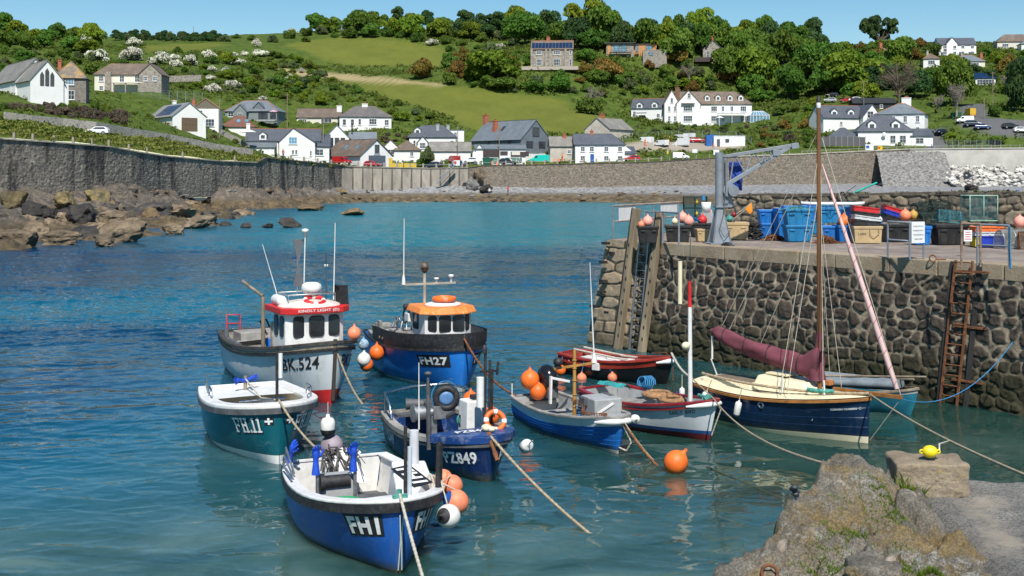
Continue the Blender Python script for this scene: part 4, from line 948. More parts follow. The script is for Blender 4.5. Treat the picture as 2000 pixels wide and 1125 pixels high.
for x in(x0+.55,):window(face_M(Vector((x,hw+.005,2.05)),(0,1,0)),.40,.54,wh,.09,.03)
rf=MB();po=[(x0-.32,-hw-.16),(x1-.05,-hw-.16),(x1+.20,-hw+.12),(x1+.26,0),(x1+.20,hw-.12),(x1-.05,hw+.16),(x0-.32,hw+.16)];pi_=[(x0-.25,-hw-.02),(x1-.1,-hw-.02),(x1+.08,0),(x1-.1,hw+.02),(x0-.25,hw+.02)]
rf.prism(po,zt-.01,zt+.17);rf=rf.build('roof',M_red,wh,bev=.02)
mb=MB();mb.sphere((0,0,0),(.85,.98,.22),20,8,Matrix.Translation(((x0+x1)/2,0,zt+.13)));mb.build('roof_top',paint('dirty_white',(.66,.60,.54),.6,var=.2,scale=3,dirt=(.5,.25,.2)),wh)
flat_text('KINDLY LIGHT (D)',M_letter_w,.105,face_M(Vector((x1+.262,0,zt+.085)),(1,0,0))@Matrix.Translation((0,0,.004)),rf,'boat_name',0,.012,1.25)
mb=MB();mb.lathe((x0+.55,.1,zt+.62),[(0,.22),(.18,.21),(.28,.15),(.30,.06),(.30,-.02),(.2,-.1),(.18,-.16)],20);mb.build('radar_dome',M_white,wh)
mb=MB()
for x in(x0-.2,x0+.8):mb.tube([(x,-.7,zt+.1),(x,-.7,zt+.5),(x,.75,zt+.5),(x,.75,zt+.1)],.022,7)
for y in(-.7,.75):mb.tube([(x0-.2,y,zt+.5),(x0+.8,y,zt+.5)],.022,7)
mb.build('roof_rail',M_alu,wh)
mb=MB();life_ring(mb,(x0+.95,.05,zt+.33),.27,.07,Matrix.Rotation(R(18),4,'Y'));o=mb.build('life_ring',[M_red,M_white]);o.matrix_world=t.matrix_basis;tag(o,'red and white life ring lying on the red wheelhouse roof','life ring')
mb=MB();mb.tube([(x0-.15,-.75,zt+.3),(x0+.45,-.78,zt+.3)],[.17,.17],12);mb.sphere((x0-.15,-.75,zt+.3),.17,12,8);mb.sphere((x0+.45,-.78,zt+.3),.17,12,8);o=mb.build('life_raft',M_white);o.matrix_world=t.matrix_basis;tag(o,'white life raft canister on the red wheelhouse roof','life raft')
mb=MB();mb.rod((x0-.15,-.1,zt+.4),(x0-.15,-.1,zt+2.1),.02);mb.build('mast',M_alu,wh)
mb=MB()
for(zc,s_)in((zt+1.72,1),(zt+1.03,-1)):
 w_=.23;mb.add([(x0-.15,-.24,zc+s_*.36),(x0-.15,.10,zc+s_*.36),(x0-.15,-.05,zc-s_*.33),(x0-.15,-.09,zc-s_*.33),(x0-.12,-.24,zc+s_*.36),(x0-.12,.10,zc+s_*.36),(x0-.12,-.05,zc-s_*.33),(x0-.12,-.09,zc-s_*.33)],[(0,1,2,3),(4,7,6,5),(0,4,5,1),(1,5,6,2),(3,2,6,7),(0,3,7,4)])
mb.build('radar_reflector',paint('grey_vane',(.12,.125,.14),.7),wh)
mb=MB();mb.rod((x0+.1,.02,zt+.5),(x0+.1,.06,zt+2.2),.018);mb.lathe((x0+.1,.06,zt+2.2),[(.0,-.02),(.06,0),(.06,.1),(.1,.12),(.1,.2),(0,.22)],12);mb.build('antenna',M_white,wh)
mb=MB();mb.rod((x0-.2,-.7,zt+.4),(x0-.4,-1.1,zt+1.95),.016,r2=.008);mb.build('antenna',M_white,wh)
mb=MB();mb.rod((x0+.75,.72,zt+.3),(x0+.78,.76,zt+2.6),.022,r2=.012);mb.build('antenna',M_white,wh)
mb=MB();mb.rod((x0+.45,.6,zt+.4),(x0+.45,.6,zt+1.25),.02);mb.lathe((x0+.45,.6,zt+1.25),[(0,0),(.06,.02),(.06,.09),(0,.1)],10);mb.build('antenna',M_white,wh)
mb=MB();mb.rod((x0+.7,.5,zt+.3),(x0+.7,.5,zt+1.7),.012);mb.build('antenna',M_black,wh)
mb=MB();mb.taper((x0+.75,.98,zt+.1),(.35,.25,0),(.2,.3,0),.62,R(20));mb.tube([(x0+.6,.8,zt+.1),(x0+.62,.8,zt+.75),(x0+.9,.85,zt+.7)],.04,8);mb.build('exhaust_cowl',M_black,wh)
mb=MB();mb.tube([(L*.56,-1.0,1.0),(L*.56,-1.0,2.75),(L*.54,-1.0,2.85)],.06,10);mb.tube([(L*.56,-1.0,2.8),(L*.44,-1.35,3.2)],.05,10);mb.build('gantry',M_wood,t)
mb=MB();mb.box((L*.61,-.62,1.5),(.25,.5,1.1));mb.sphere((L*.605,-.5,1.15),(.3,.35,.35),14,10);mb.build('winch_casing',paint('rusty_cream',(.42,.34,.24),.8,var=.3,scale=3,dirt=(.2,.12,.07)),t,bev=.04)
mb=MB();mb.tube([(L*.53,-.8,1.6),(L*.50,-.95,2.0),(L*.56,-.9,2.1),(L*.59,-.88,1.9)],.03,8);mb.build('hydraulic_hose',M_black,t)
mb=MB()
for k in range(5):mb.bar((L*(.06+.075*k),-1.0+.05*k,.95),(L*(.06+.075*k)+.05,.95,.98),.18,.04)
mb.build('deck_board',M_greywood,t)
mb=MB();mb.bar((L*.30,-1.25,1.12),(L*.46,-.2,1.35),.5,.04,(0,.5,1));mb.build('sorting_table',M_greywood,t)
mb=MB();mb.lathe((L*.44,-.35,.5),[(0,0),(.26,0),(.29,.3),(.29,.35),(.26,.4),(.27,.85),(.22,.9),(0,.9)],18);o=mb.build('blue_barrel',paint('blue_drum',(.01,.12,.48),.45));o.matrix_world=t.matrix_basis;tag(o,'blue plastic drum standing on the deck of the BK.524 boat','drum')
mb=MB()
for a,b_ in(((.1,-.85),(.1,-.1)),):
 mb.tube([(.1,-.9,1.15),(.1,-.9,1.8),(.1,-.45,1.78),(.1,-.45,1.1)],.025,8);mb.tube([(.1,-.9,1.5),(.1,-.45,1.48)],.02,8)
mb.build('stern_rail',M_red,t)
MB().box((L*.10,0,1.05),(.9,1.5,.5)).build('net_bin',M_greywood,t,bev=.02)
mb=MB();mb.tube([(L*.03,-.95,1.28),(L*.18,-1.27,1.2),(L*.30,-1.36,1.2),(L*.42,-1.39,1.22)],.07,8);mb.tube([(L*.03,-.95,1.14),(L*.18,-1.29,1.06),(L*.30,-1.38,1.06),(L*.42,-1.41,1.08)],.07,8);mb.build('rubber_hose_fender',M_dgrey,t)
buoy(h.w(L*.80,1.2,1.75),.2,M_coral,'small coral buoy behind the right edge of the red roofed wheelhouse')
buoy(h.w(L*.80,1.5,1.40),.16,paint('blue_white_net',(.30,.42,.52),.7,var=.5,scale=14),'small blue and white speckled float by the red roofed wheelhouse')
M_b4=paint('bright_blue_hull',(.012,.165,.56),.34,var=.14,scale=1.0,dirt=(.04,.22,.5),dirt_amt=.35,coat=.2,hull=1)
h=Hull((-3.95,40.7),(-1.42,35.05),3.0,1.2,1.30,.10,.80,.45,2.4,.60,.20,.55,vee=.75)
t=h.place('fishing_boat','bright blue fishing boat marked FH27 with black bulwark and orange wheelhouse roof');BOATS['FH27']=h;L=h.L
h.band('bottom_paint',-.5,0.0,M_weed,.003);h.band('boot_stripe',0,lambda q:.08+.08*q,paint('chalky_white',(.50,.52,.50),.7,var=.3,scale=4,dirt=(.3,.3,.26)),.006,2);h.band('hull',lambda q:.08+.08*q,('s',0),M_b4,0,7)
bul=lambda q:h.sheer(q)+.48*min(1,max(0,(q-.26)/.03))
h.band('bulwark',('s',0),lambda q:h.sheer(q)+.46,M_black,.02,3,transom=False,t0=.30)
h.band('bulwark_lining',('s',0),lambda q:h.sheer(q)+.45,M_dgrey,-.06,3,transom=False,t0=.30)
h.rail('rubbing_strake',M_black,.06,.07,.03,.03);h.liner(.4,.12,M_grey,M_grey);h.deck('foredeck',.6,.995,M_grey,.05,.04,.06)
for sd in(-1,1):h.text('FH27',sd,1.02,1.05,.25,.36,M_letter_w,M_letter_b,(.08,.06),.0,.035)
for q in(.45,.5):MB().prism([(.05*math.cos(a*PI/6),.05*math.sin(a*PI/6))for a in range(12)],0,.015,face_M(h.pt(q,h.sheer(q)+.18,-1,.03),(0,-1,0))).build('scupper',M_wood,t)
x0,x1,hw,zt=L*.59,L*.83,.76,2.22
pf=[(x0,-hw),(x1-.3,-hw),(x1,-.42),(x1+.03,0),(x1,.42),(x1-.3,hw),(x0,hw)]
wh=MB().prism(pf,1.0,zt).build('wheelhouse',M_white,t,bev=.02)
for y in(-.22,.22):window(face_M(Vector((x1+.022,y,1.93)),(1,0,0)),.34,.44,wh,.05,.025)
for sg in(-1,1):window(face_M(Vector((x1-.15,sg*.575,1.93)),(.28,sg*.30,0)),.27,.44,wh,.05,.025);window(face_M(Vector((x0+.4,sg*(hw+.003),1.93)),(0,sg,0)),.42,.44,wh,.05,.025)
M_or=paint('orange_roof',(.80,.22,.03),.55,var=.12,scale=3,dirt=(.82,.5,.3),dirt_amt=.6)
po=[(x0-.15,-hw-.15),(x1-.28,-hw-.2),(x1+.16,-.48),(x1+.22,0),(x1+.16,.48),(x1-.28,hw+.2),(x0-.15,hw+.15)]
mb=MB();n=7;lo=[Vector((a,b_,zt))for a,b_ in po];hi=[Vector((x0+(a-x0)*.93+.02,b_*.9,zt+.2))for a,b_ in po];mb.add(lo+hi,[tuple(range(n-1,-1,-1)),tuple(range(n,2*n))]+[(i,(i+1)%n,n+(i+1)%n,n+i)for i in range(n)]);rf=mb.build('roof',M_or,wh,bev=.03)
mb=MB();mb.sphere(((x0+x1)/2,0,zt+.22),(.5,.6,.1),18,8);mb.build('roof_hatch',M_white,wh)
mb=MB();life_ring(mb,((x0+x1)/2+.05,.02,zt+.40),.30,.075);o=mb.build('life_ring',[M_orange,M_coral]);o.matrix_world=t.matrix_basis;tag(o,'orange life ring lying flat on the orange wheelhouse roof','life ring')
mb=MB();mb.rod((x0-.1,-.3,1.0),(x0-.1,-.3,3.35),.05,10);mb.bar((x0-.1,-1.0,3.02),(x0-.1,.75,3.02),.07,.06);mb.build('mast',paint('pale_timber',(.40,.36,.29),.8,var=.3,dirt=(.2,.17,.13)),t)
mb=MB()
for ax in range(3):
 Mx=Matrix.Rotation(R(90),4,'XYZ'[ax]if ax<2 else 'X')if ax else Matrix();mb.prism([(.18*math.cos(a*PI/10),.18*math.sin(a*PI/10))for a in range(20)],-.006,.006,Matrix.Translation((x0-.1,-.3,3.55))@Matrix.Rotation(R(25),4,'Z')@Mx)
mb.sphere((x0-.1,-.3,3.55),.15,12,8);mb.build('radar_reflector',paint('bronze_reflector',(.12,.095,.07),.5,var=.5,scale=8),t)
mb=MB();mb.rod((x0-.1,-1.0,3.02),(x0-.1,-.98,5.1),.022,r2=.01);mb.lathe((x0-.1,-1.0,3.02),[(.06,0),(.05,.16),(.03,.3)],10);mb.build('antenna',M_white,t)
mb=MB()
for y,hh_ in((.1,.2),(.6,.3)):mb.lathe((x0-.1,y,3.04),[(.03,0),(.03,hh_*.5),(.08,hh_*.55),(.08,hh_*.8),(0,hh_*.85)],12)
mb.build('navigation_light',M_white,t)
MB().box((x0-.05,-.55,2.0),(.35,.75,.26)).build('searchlight_box',M_white,t,bev=.02)
mb=MB();mb.torus((x0-.3,-.85,2.05),.26,.025,Matrix.Rotation(R(80),4,'X'));mb.sphere((x0-.3,-.85,2.3),.1,10,8);mb.build('hydraulic_hose',M_black,t)
mb=MB()
for k in range(7):a=Vector((L*.34+rb.uniform(-.3,.3),-.6+rb.uniform(-.4,.4),1.35));mb.tube([a,a+Vector((rb.uniform(-.2,.2),rb.uniform(-.2,.2),rb.uniform(.3,.65))),a+Vector((rb.uniform(-.4,.4),rb.uniform(-.4,.4),rb.uniform(.1,.5)))],.025,7)
mb.build('hauler_frame',M_alu,t)
MB().box((L*.34,-.5,1.25),(.7,.8,.35)).build('fish_table',M_greywood,t,bev=.02)
MB().box((L*.28,-1.2,1.45),(.25,.1,.5)).box((L*.15,-1.0,1.3),(1.2,.1,.18)).box((L*.13,-.7,1.42),(.9,.5,.06)).build('side_board',M_greywood,t)
for(px,py,D,r,m_,lb,cp)in((736,689,37.3,.24,M_orange,'bright orange buoy hung at the stern quarter of the FH27 boat',None),(752,686,37.9,.24,M_orange,'orange buoy half hidden behind the black bulwark of the FH27 boat',None),(711,702,36.6,.21,M_white,'white buoy squeezed between the two wheelhouse boats',None),(716,712,36.7,.21,M_orange,'orange buoy under the white one between the two wheelhouse boats',None),(745,678,38.2,.16,M_red,'small red buoy at the stern of the FH27 boat',None)):
 buoy(P(px,py,D),r,m_,lb,cp)
M_b5=paint('navy_hull',(.005,.022,.098),.35,var=.2,scale=1.3,dirt=(.02,.04,.16),dirt_amt=.3,coat=.2,hull=1)
M_b5d=paint('blue_foredeck',(.009,.045,.18),.4,var=.2,scale=2,dirt=(.45,.47,.5),dirt_amt=.35)
h=Hull((-2.30,28.7),(-.45,24.75),2.25,.74,.90,.06,.80,.45,2.6,.60,.10,.4,vee=.75)
t=h.place('fishing_boat','navy blue open boat marked PZ849 with white console and bright steel gallows');BOATS['PZ']=h;L=h.L
h.band('bottom_paint',-.39,.04,M_weed,.003);h.band('hull',.04,('s',0),M_b5,0,7);h.liner(.2,.13,M_b5d,M_dgrey)
h.rail('gunwale',M_greywood,.2,.12,0,-.05,lift=.01,t1=.80);h.rail('rubbing_strake',M_dgrey,.05,.06,.10,.03)
h.deck('foredeck',.74,.995,M_b5d,-.10,.05,-.03,edge=.2);h.rail('deck_edge',M_b5d,.12,.15,-.02,.0,t0=.74,transom=False)
for sd in(-1,1):h.text('PZ849',sd,.70,.84,.27,.36,M_letter_w,None,(0,0),0,.03,shadow=None)
h.text('PZ849',-1,3.75,.75,.26,.30,M_letter_w,None,(0,0),0,.03)
flat_text('PZ849',M_letter_w,.2,face_M(Vector((L*.86,-.18,h.sheer(.86)+.165)),(0,0,1),(-1,0,0)),t,'registration',0,.02)
mb=MB();mb.taper((L*.56,.42,.2),(.55,.55,0),(.48,.48,0),1.2);con=mb.build('console',M_white,t,bev=.03)
MB().box((L*.56,.5,1.45),(.2,.25,.1)).build('compass_box',M_black,con,bev=.01)
MB().box((L*.56-.16,.17,.9),(.09,.02,.28)).build('hand_hold',M_black,con)
mb=MB();mb.tube([(L*.22,-1.0,.8),(L*.20,-1.02,1.12),(L*.06,-.93,1.28),(.05,-.2,1.34),(.1,.8,1.36),(L*.2,.95,1.34),(L*.42,.98,1.25)],.033,8)
mb.tube([(.1,-.85,.75),(.12,-.88,1.28)],.03,8);mb.tube([(.07,0,.75),(.07,0,1.34)],.025,8);mb.tube([(.1,.75,.75),(.1,.75,1.36)],.025,8);mb.tube([(L*.06,-.93,.8),(L*.06,-.93,1.28)],.03,8);mb.build('gallows_frame',M_steel,t)
mb=MB();c_=Vector((L*.36,.12,1.30));Mw=Matrix.Rotation(R(90),4,'Y')@Matrix.Rotation(R(18),4,'X');mb.torus(c_,.23,.085,Mw,26,12);whl=mb.build('tyre_hauler',M_black,t)
mb=MB();mb.lathe(c_,[(0,-.06),(.1,-.07),(.17,-.05),(.17,.05),(.1,.07),(0,.06)],18,Mw);mb.build('wheel_hub',paint('hub_blue',(.10,.22,.42),.5),whl)
mb=MB();mb.tube([(L*.33,-.62,.98),(L*.33,-.38,.98)],[.16,.16],16);mb.tube([(L*.33,-.66,.98),(L*.33,-.62,.98)],.2,16);mb.tube([(L*.33,-.38,.98),(L*.33,-.12,.98)],[.1,.1],12);mb.box((L*.33,-.05,.98),(.34,.3,.3));mb.lathe((L*.33,.2,1.0),[(.0,-.16),(.17,-.14),(.21,0),(.17,.14),(0,.16)],16,Matrix.Rotation(R(90),4,'X'));mb.box((L*.33,-.15,.55),(.14,.14,.7));mb.build('winch',M_alu,t,bev=.01)
mb=MB();mb.torus((L*.34,.12,1.35),.33,.014,Matrix.Rotation(R(90),4,'Y'));mb.build('blue_hoop',M_ropeb,t)
mb=MB();mb.tube([(L*.09,-.45,1.0),(L*.12,-.05,1.0)],[.14,.1],10);mb.box((L*.12,-.3,.78),(.25,.9,.06));mb.build('stern_bench',M_dgrey,t)
MB().box((L*.1,.2,.85),(.5,.5,.4)).box((L*.38,-.2,.33),(.9,.7,.22)).build('deck_hatch',M_dgrey,t,bev=.02)
mb=MB();mb.tube([(L*.77,-1.0,.6),(L*.77,-1.02,2.0)],.05,8);mb.rod((L*.77,-1.02,2.0),(L*.77,-1.02,2.25),.03);mb.lathe((L*.77,-1.02,2.18),[(.0,0),(.07,.02),(.08,.07),(0,.1)],10);mb.build('light_mast',M_dgrey,t)
mb=MB();mb.rod((L*.62,-.98,.9),(L*.60,-.95,2.35),.018,r2=.008);mb.build('antenna',M_white,t)
mb=MB();
for(y,z1,r)in((.36,2.55,.035),(.47,2.4,.03),(.53,2.2,.028)):mb.tube([(L*.74,y,.85),(L*.74,y+.02,z1)],r,8)
mb.lathe((L*.74,.36,2.55),[(.0,.2),(.04,.18),(.06,.1),(.05,0)],10);mb.bar((L*.74,.26,2.15),(L*.74,.66,2.15),.05,.05);mb.tube([(L*.74,.66,2.05),(L*.74,.69,2.35)],.03,8);mb.build('light_mast',M_black,t)
mb=MB();mb.tube([(L*.76,.22,1.40),(L*.76,.22,2.05)],.085,12);mb.build('danbuoy_float',M_white,t)
mb=MB();life_ring(mb,(L*.80,.50,h.sheer(.8)+.30),.2,.06,Matrix.Rotation(R(62),4,'Y')@Matrix.Rotation(R(10),4,'X'));o=mb.build('life_ring',[M_orange,M_white]);o.matrix_world=t.matrix_basis;tag(o,'orange and white life ring propped on the blue foredeck of the PZ849 boat','life ring')
mb=MB();coil((L*.56-.3,.30,.9),.17,.016,5,mb,rb,Matrix.Rotation(R(90),4,'Y'));o=mb.build('rope_coil',M_ropeg);o.matrix_world=t.matrix_basis;tag(o,'green and white rope coil hung on the white console of the PZ849 boat','rope')
buoy(h.w(L*.52,.95,.95),.2,M_orange,'orange buoy at the right of the white console of the PZ849 boat');buoy(h.w(L*.30,.85,1.15),.2,M_orange,'orange buoy just left of the white console of the PZ849 boat')
fender(h.w(L*.93,.98,.62),.34,.14,M_white,'short white fender at the bow of the PZ849 boat',None,(R(60),R(30)))
mb=MB();mb.sphere((0,0,0),(.16,.11,.08),12,8);mb.sphere((.2,.03,.01),(.08,.09,.06),10,6)
mb.build('rope_cleat',M_cream,t,loc=(L*.90,.10,h.sheer(.9)+.22))
M_b6=paint('sky_blue_planks',(.012,.15,.50),.4,var=.14,scale=2,dirt=(.05,.2,.45),dirt_amt=.4,hull=.9)
h=Hull((.62,31.6),(2.55,27.2),1.75,.58,.88,.06,.80,.45,2.4,.68,.25,.3,vee=.85)
t=h.place('clinker_boat','small blue and white clinker boat with a black outboard motor');BOATS['CL']=h;L=h.L
h.band('bottom_paint',-.29,lambda q:.03+.05*q,paint('chalk_bottom',(.45,.46,.42),.8,var=.3,dirt=(.15,.15,.1)),.002,3)
h.band('hull',lambda q:.03+.05*q,('s',.20),M_b6,0,5,clinker=.022);h.band('white_strake',('s',.20),('s',0),M_white,.006,2)
h.liner(.1,.07,M_grey,M_grey);h.rail('gunwale',M_greywood,.12,.05,0,-.02,lift=.02)
h.deck('foredeck',.82,.99,M_grey,-.02,.03,.03)
fend=MB();fend.tube([h.pt(q,h.sheer(q)-.09,-1,.05)for q in(.90,.94,.97,.99)]+[h.pt(q,h.sheer(q)-.09,1,.05)for q in(.99,.97,.92)],[.03,.06,.075,.075,.075,.07,.03],10);fend.build('bow_fender',M_white,t)
mb=MB();mb.box((.12,0,.42),(.25,1.2,.06));mb.box((L*.32,0,.42),(.3,1.5,.05));mb.box((L*.55,0,.44),(.28,1.5,.05));mb.build('thwart',M_greywood,t)
ob=thing('outboard_motor','large black outboard motor tilted up on the stern of the clinker boat','outboard motor',h.w(.22,.28,.75),h.h)
MB().sphere((-.05,0,.34),(.34,.25,.30),18,12,Matrix.Rotation(R(25),4,'Y')).sphere((.12,0,.18),(.25,.22,.25),14,10).build('engine_cowl',paint('gloss_black',(.012,.012,.014),.18,var=.2),ob)
MB().box((-.25,0,-.25),(.14,.1,.9),0,Matrix.Rotation(R(25),4,'Y')).box((.2,0,-.05),(.25,.3,.3)).build('engine_leg',M_dgrey,ob,bev=.02)
MB().bar((.45,-.15,-.3),(.45,-.13,.42),.09,.05).bar((.45,-.13,.38),(.75,.28,.30),.07,.05).build('motor_bracket',M_white,ob)
buoy(h.w(.15,-.22,1.02),.25,M_orange,'large orange buoy in front of the black outboard motor');buoy(h.w(.28,-.05,.72),.22,M_orange,'orange buoy low inside the stern of the clinker boat')
mb=MB();mb.rod((L*.55,-.15,.2),(L*.55,-.15,2.15),.05,10,.04);mb.bar((L*.55-.0,-.72,1.72),(L*.55,.42,1.80),.06,.05)
for z in(.75,1.05,1.4,1.7,1.9):mb.torus((L*.55,-.15,z),.052,.012,None,12,6)
mast=mb.build('mast',paint('varnished_spar',(.42,.22,.05),.5,var=.3,scale=3,dirt=(.15,.09,.04),stretch=(1,1,.2)),t)
MB().sphere((L*.55,-.60,1.88),(.12,.12,.11),12,8).box((L*.55,-.6,1.76),(.14,.14,.05)).build('searchlight',M_black,mast)
MB().rod((L*.55,.40,1.85),(L*.55,.28,4.3),.022,8,.008).lathe((L*.55,.40,1.8),[(.08,0),(.06,.12),(.03,.25)],10).build('antenna',M_white,mast)
MB().box((L*.66,.32,.75),(.75,.75,.62)).build('console',M_grey,t,bev=.03)
MB().box((L*.66-.15,.0,.95),(.3,.3,.2)).box((L*.62,.6,.8),(.5,.15,.55)).build('instrument_box',M_dgrey,t,bev=.02)
MB().bar((L*.66+.38,.0,.72),(L*.66+.38,.45,.95),.04,.05).build('grab_bar',M_white,t)
MB().rod((.1,-.72,.58),(.1,-.72,.95),.014).build('flag_staff',M_white,t)
fender(h.w(L*.92,.55,.72),.32,.11,M_white,'white fender with dark blue ends at the bow of the clinker boat',M_b1,(R(80),R(20)))
mb=MB()
for k in range(26):
 f=k/25;p=Vector((L*(.55+.40*f),-.2+.1*math.sin(f*9)-.15*f,.92-.12*math.sin(f*PI)));mb.torus(p,.035,.012,Matrix.Rotation(R(90)*(k%2),4,'X')@Matrix.Rotation(R(90),4,'Y'),8,5)
o=mb.build('rusty_chain',M_rust);o.matrix_world=t.matrix_basis;tag(o,'rusty chain lying along the near side of the clinker boat','chain')
mb=MB();coil((L*.56,.1,.5),.22,.018,5,mb,rb);o=mb.build('rope_coil',M_ropeb);o.matrix_world=t.matrix_basis;tag(o,'blue rope coil beside the varnished mast of the clinker boat','rope')
M_crim=paint('crimson_gunwale',(.26,.012,.018),.4,var=.2,scale=3,dirt=(.12,.04,.04),coat=.2)
h=Hull((2.35,32.0),(4.95,28.55),1.9,.72,1.0,.10,.72,.45,2.2,.75,.3,.3,vee=.9)
t=h.place('open_boat','white open boat named EARLY BIRD with crimson gunwale and white mast');BOATS['EB']=h;L=h.L
h.band('bottom_paint',-.29,lambda q:.10+.05*q,paint('oxblood_bottom',(.15,.012,.016),.6,var=.3),.003,3);h.band('blue_stripe',lambda q:.10+.05*q,lambda q:.19+.05*q,M_b1,.005,1);h.band('hull',lambda q:.19+.05*q,('s',0),paint('clean_white_hull',(.66,.68,.69),.35,var=.05,scale=1,dirt=(.45,.44,.4),dirt_amt=.3,hull=.5),0,6)
h.liner(.1,.06,M_grey,M_grey);h.rail('gunwale',M_crim,.13,.06,0,.0,lift=.02);h.rail('rubbing_strake',M_crim,.05,.05,.09,.025)
for sd in(-1,1):h.text('EARLY  BIRD',sd,.82,.66,.09,.20,M_letter_b)
mb=MB();mb.tube([h.pt(q,h.sheer(q)-.06,-1,.05)for q in(.88,.93,.97,.99)]+[h.pt(q,h.sheer(q)-.06,1,.05)for q in(.99,.95)],[.03,.06,.07,.07,.06,.03],8);mb.build('bow_fender',M_white,t)
MB().box((L*.30,0,.55),(.28,1.6,.05)).box((L*.62,0,.6),(.28,1.5,.05)).build('thwart',M_greywood,t)
mb=MB();mb.rod((L*.80,0,.2),(L*.80,-.02,3.2),.062,12,.05);m1=mb.build('mast',M_white,t)
MB().rod((L*.80,-.02,3.2),(L*.80,-.03,3.85),.05,12,.04).build('mast_band',M_red,m1)
MB().rod((L*.80,-.03,3.85),(L*.80,-.03,4.05),.04,10,.03).rod((L*.80,-.03,4.05),(L*.80,.0,4.9),.008).build('mast_head',M_black,m1)
MB().tube([(L*.80,-.36,3.3),(L*.80,-.36,4.35)],.055,10).build('danbuoy',M_cream,m1)
MB().sphere((L*.80,-.16,2.25),(.1,.12,.1),10,8).build('masthead_lamp',M_cream,m1)
mb=MB();coil((L*.50,.15,.78),.40,.055,3,mb,rb,None,.008);coil((L*.64,.05,.76),.34,.05,2.5,mb,rb,None,.008)
o=mb.build('rope_coil',paint('brown_hawser',(.33,.18,.085),.9,var=.3,scale=10,bmp=.8,bscale=50));o.matrix_world=t.matrix_basis;tag(o,'thick brown rope coiled inside the EARLY BIRD boat','rope')
mb=MB();coil((L*.36,.45,.98),.19,.02,6,mb,rb,Matrix.Rotation(R(75),4,'X'));o=mb.build('rope_coil',M_ropeb);o.matrix_world=t.matrix_basis;tag(o,'blue rope coil hung on the far gunwale of the EARLY BIRD boat','rope')
nu=18;uu,vv=np.meshgrid(np.linspace(0,1,nu),np.linspace(0,1,nu),indexing='ij')
o=np_obj('turquoise_cloth',np.stack([.15+.95*uu,-.2+.35*vv+.05*np.sin(8*uu),.95-.18*(uu-.5)**2-.16*np.abs(vv-.5)+.14*fbm(uu*5,vv*4,0,3,2)-.07],-1).reshape(-1,3),grid_faces(nu,nu),paint('turquoise_cloth',(.02,.24,.24),.85,var=.3));o.matrix_world=t.matrix_basis;tag(o,'turquoise net cloth bunched over the stern of the EARLY BIRD boat','cloth')
for q,y in((.42,-.84),):fender(h.w(L*.40,-1.10,.42),.40,.20,paint('yellowed_fender',(.62,.56,.30),.5,var=.15),'plump yellowish fender between the clinker boat and the EARLY BIRD boat',M_b1)
mb=MB();mb.tube([(L*.92,-.1,1.0),(L*.95,.0,1.06),(L*.9,.15,1.03)],.06,8);mb.tube([(L*.84,.12,1.02),(L*.95,-.12,1.06)],.05,8);o=mb.build('green_rope_bundle',M_ropeg);o.matrix_world=t.matrix_basis;tag(o,'bundle of green rope on the bow of the EARLY BIRD boat','rope')
h=Hull((1.85,38.7),(4.95,36.2),1.6,.66,.86,.10,.70,.45,2.1,.8,.3,.3,vee=.9)
t=h.place('rowing_boat','black rowing boat with red gunwale moored against the granite end of the pier');BOATS['RR']=h;L=h.L
M_rg=paint('red_gunwale',(.34,.030,.018),.45,var=.2,scale=3,dirt=(.2,.08,.05))
h.band('hull',-.29,('s',0),paint('tarred_black',(.010,.010,.012),.3,var=.3,scale=3),0,7);h.band('red_strake',('s',.2),('s',.0),M_rg,.012,1);h.rail('gunwale',M_rg,.14,.06,0,-.02,lift=.02)
h.liner(.1,.06,paint('red_inside',(.36,.05,.035),.6,var=.25,dirt=(.4,.38,.36)),M_white);MB().box((L*.22,0,.52),(.75,1.35,.06)).box((L*.5,0,.52),(.26,1.45,.05)).box((L*.35,0,.48),(.5,1.3,.03)).build('thwart',M_white,t)
mb=MB()
for y in(-.25,.3):mb.tube([(.35,y+.1,.80),(2.1,y-.15,.72)],.03,8);mb.box((2.3,y-.17,.72),(.55,.14,.03))
mb.build('oar',M_rope2,t)
mb=MB();mb.tube([h.pt(q,h.sheer(q)-.09,-1,.05)for q in(.90,.95,.98,.995)]+[h.pt(q,h.sheer(q)-.09,1,.05)for q in(.99,.96)],[.03,.06,.08,.08,.06,.03],8);mb.sphere((-.05,-.4,.6),(.08,.1,.08),10,8);mb.build('bow_fender',M_white,t)
for q,px,py,r,lb,mm in((.06,1095,723,.17,'orange buoy hung at the stern of the black rowing boat',M_orange),(.3,1136,739,.16,'orange buoy behind the varnished mast, beside the black rowing boat',M_coral),(.5,1196,738,.15,'faded orange buoy hung amidships on the black rowing boat',M_coral)):
 c_=P(px,py,38.15-q*2.8);buoy(c_,r,mm,lb)
 p=h.w(*h.pt(q,h.sheer(q)+.03,-1));rope([c_+Vector((0,0,r)),p],.012,M_ropeb,'blue lanyard holding the '+lb.split(' beside')[0].replace('orange buoy','buoy').replace('faded buoy','pale buoy'),'lanyard')
MB().box((0,0,0),(.26,.1,.24)).build('fuel_can',M_white,t,bev=.02,loc=(L*.42,-.82,.45))
rope([h.w(L*.8,.1,.9),h.w(L*.93,.05,.98),h.w(L*1.0,.0,.75),h.w(L*1.0,.0,.15)],.014,M_rust,'dark chain hanging from the bow of the black rowing boat','bow_chain','chain')
M_b9=paint('dark_navy_hull',(.004,.020,.060),.3,var=.18,scale=1.3,dirt=(.02,.05,.14),dirt_amt=.3,coat=.3,hull=.6)
M_teak=paint('teak',(.34,.14,.035),.5,var=.25,scale=4,stretch=(1,1,1))
h=Hull((5.25,32.1),(8.62,28.35),2.15,.90,1.12,.07,.55,.45,2.1,.78,.08,.5,vee=.95)
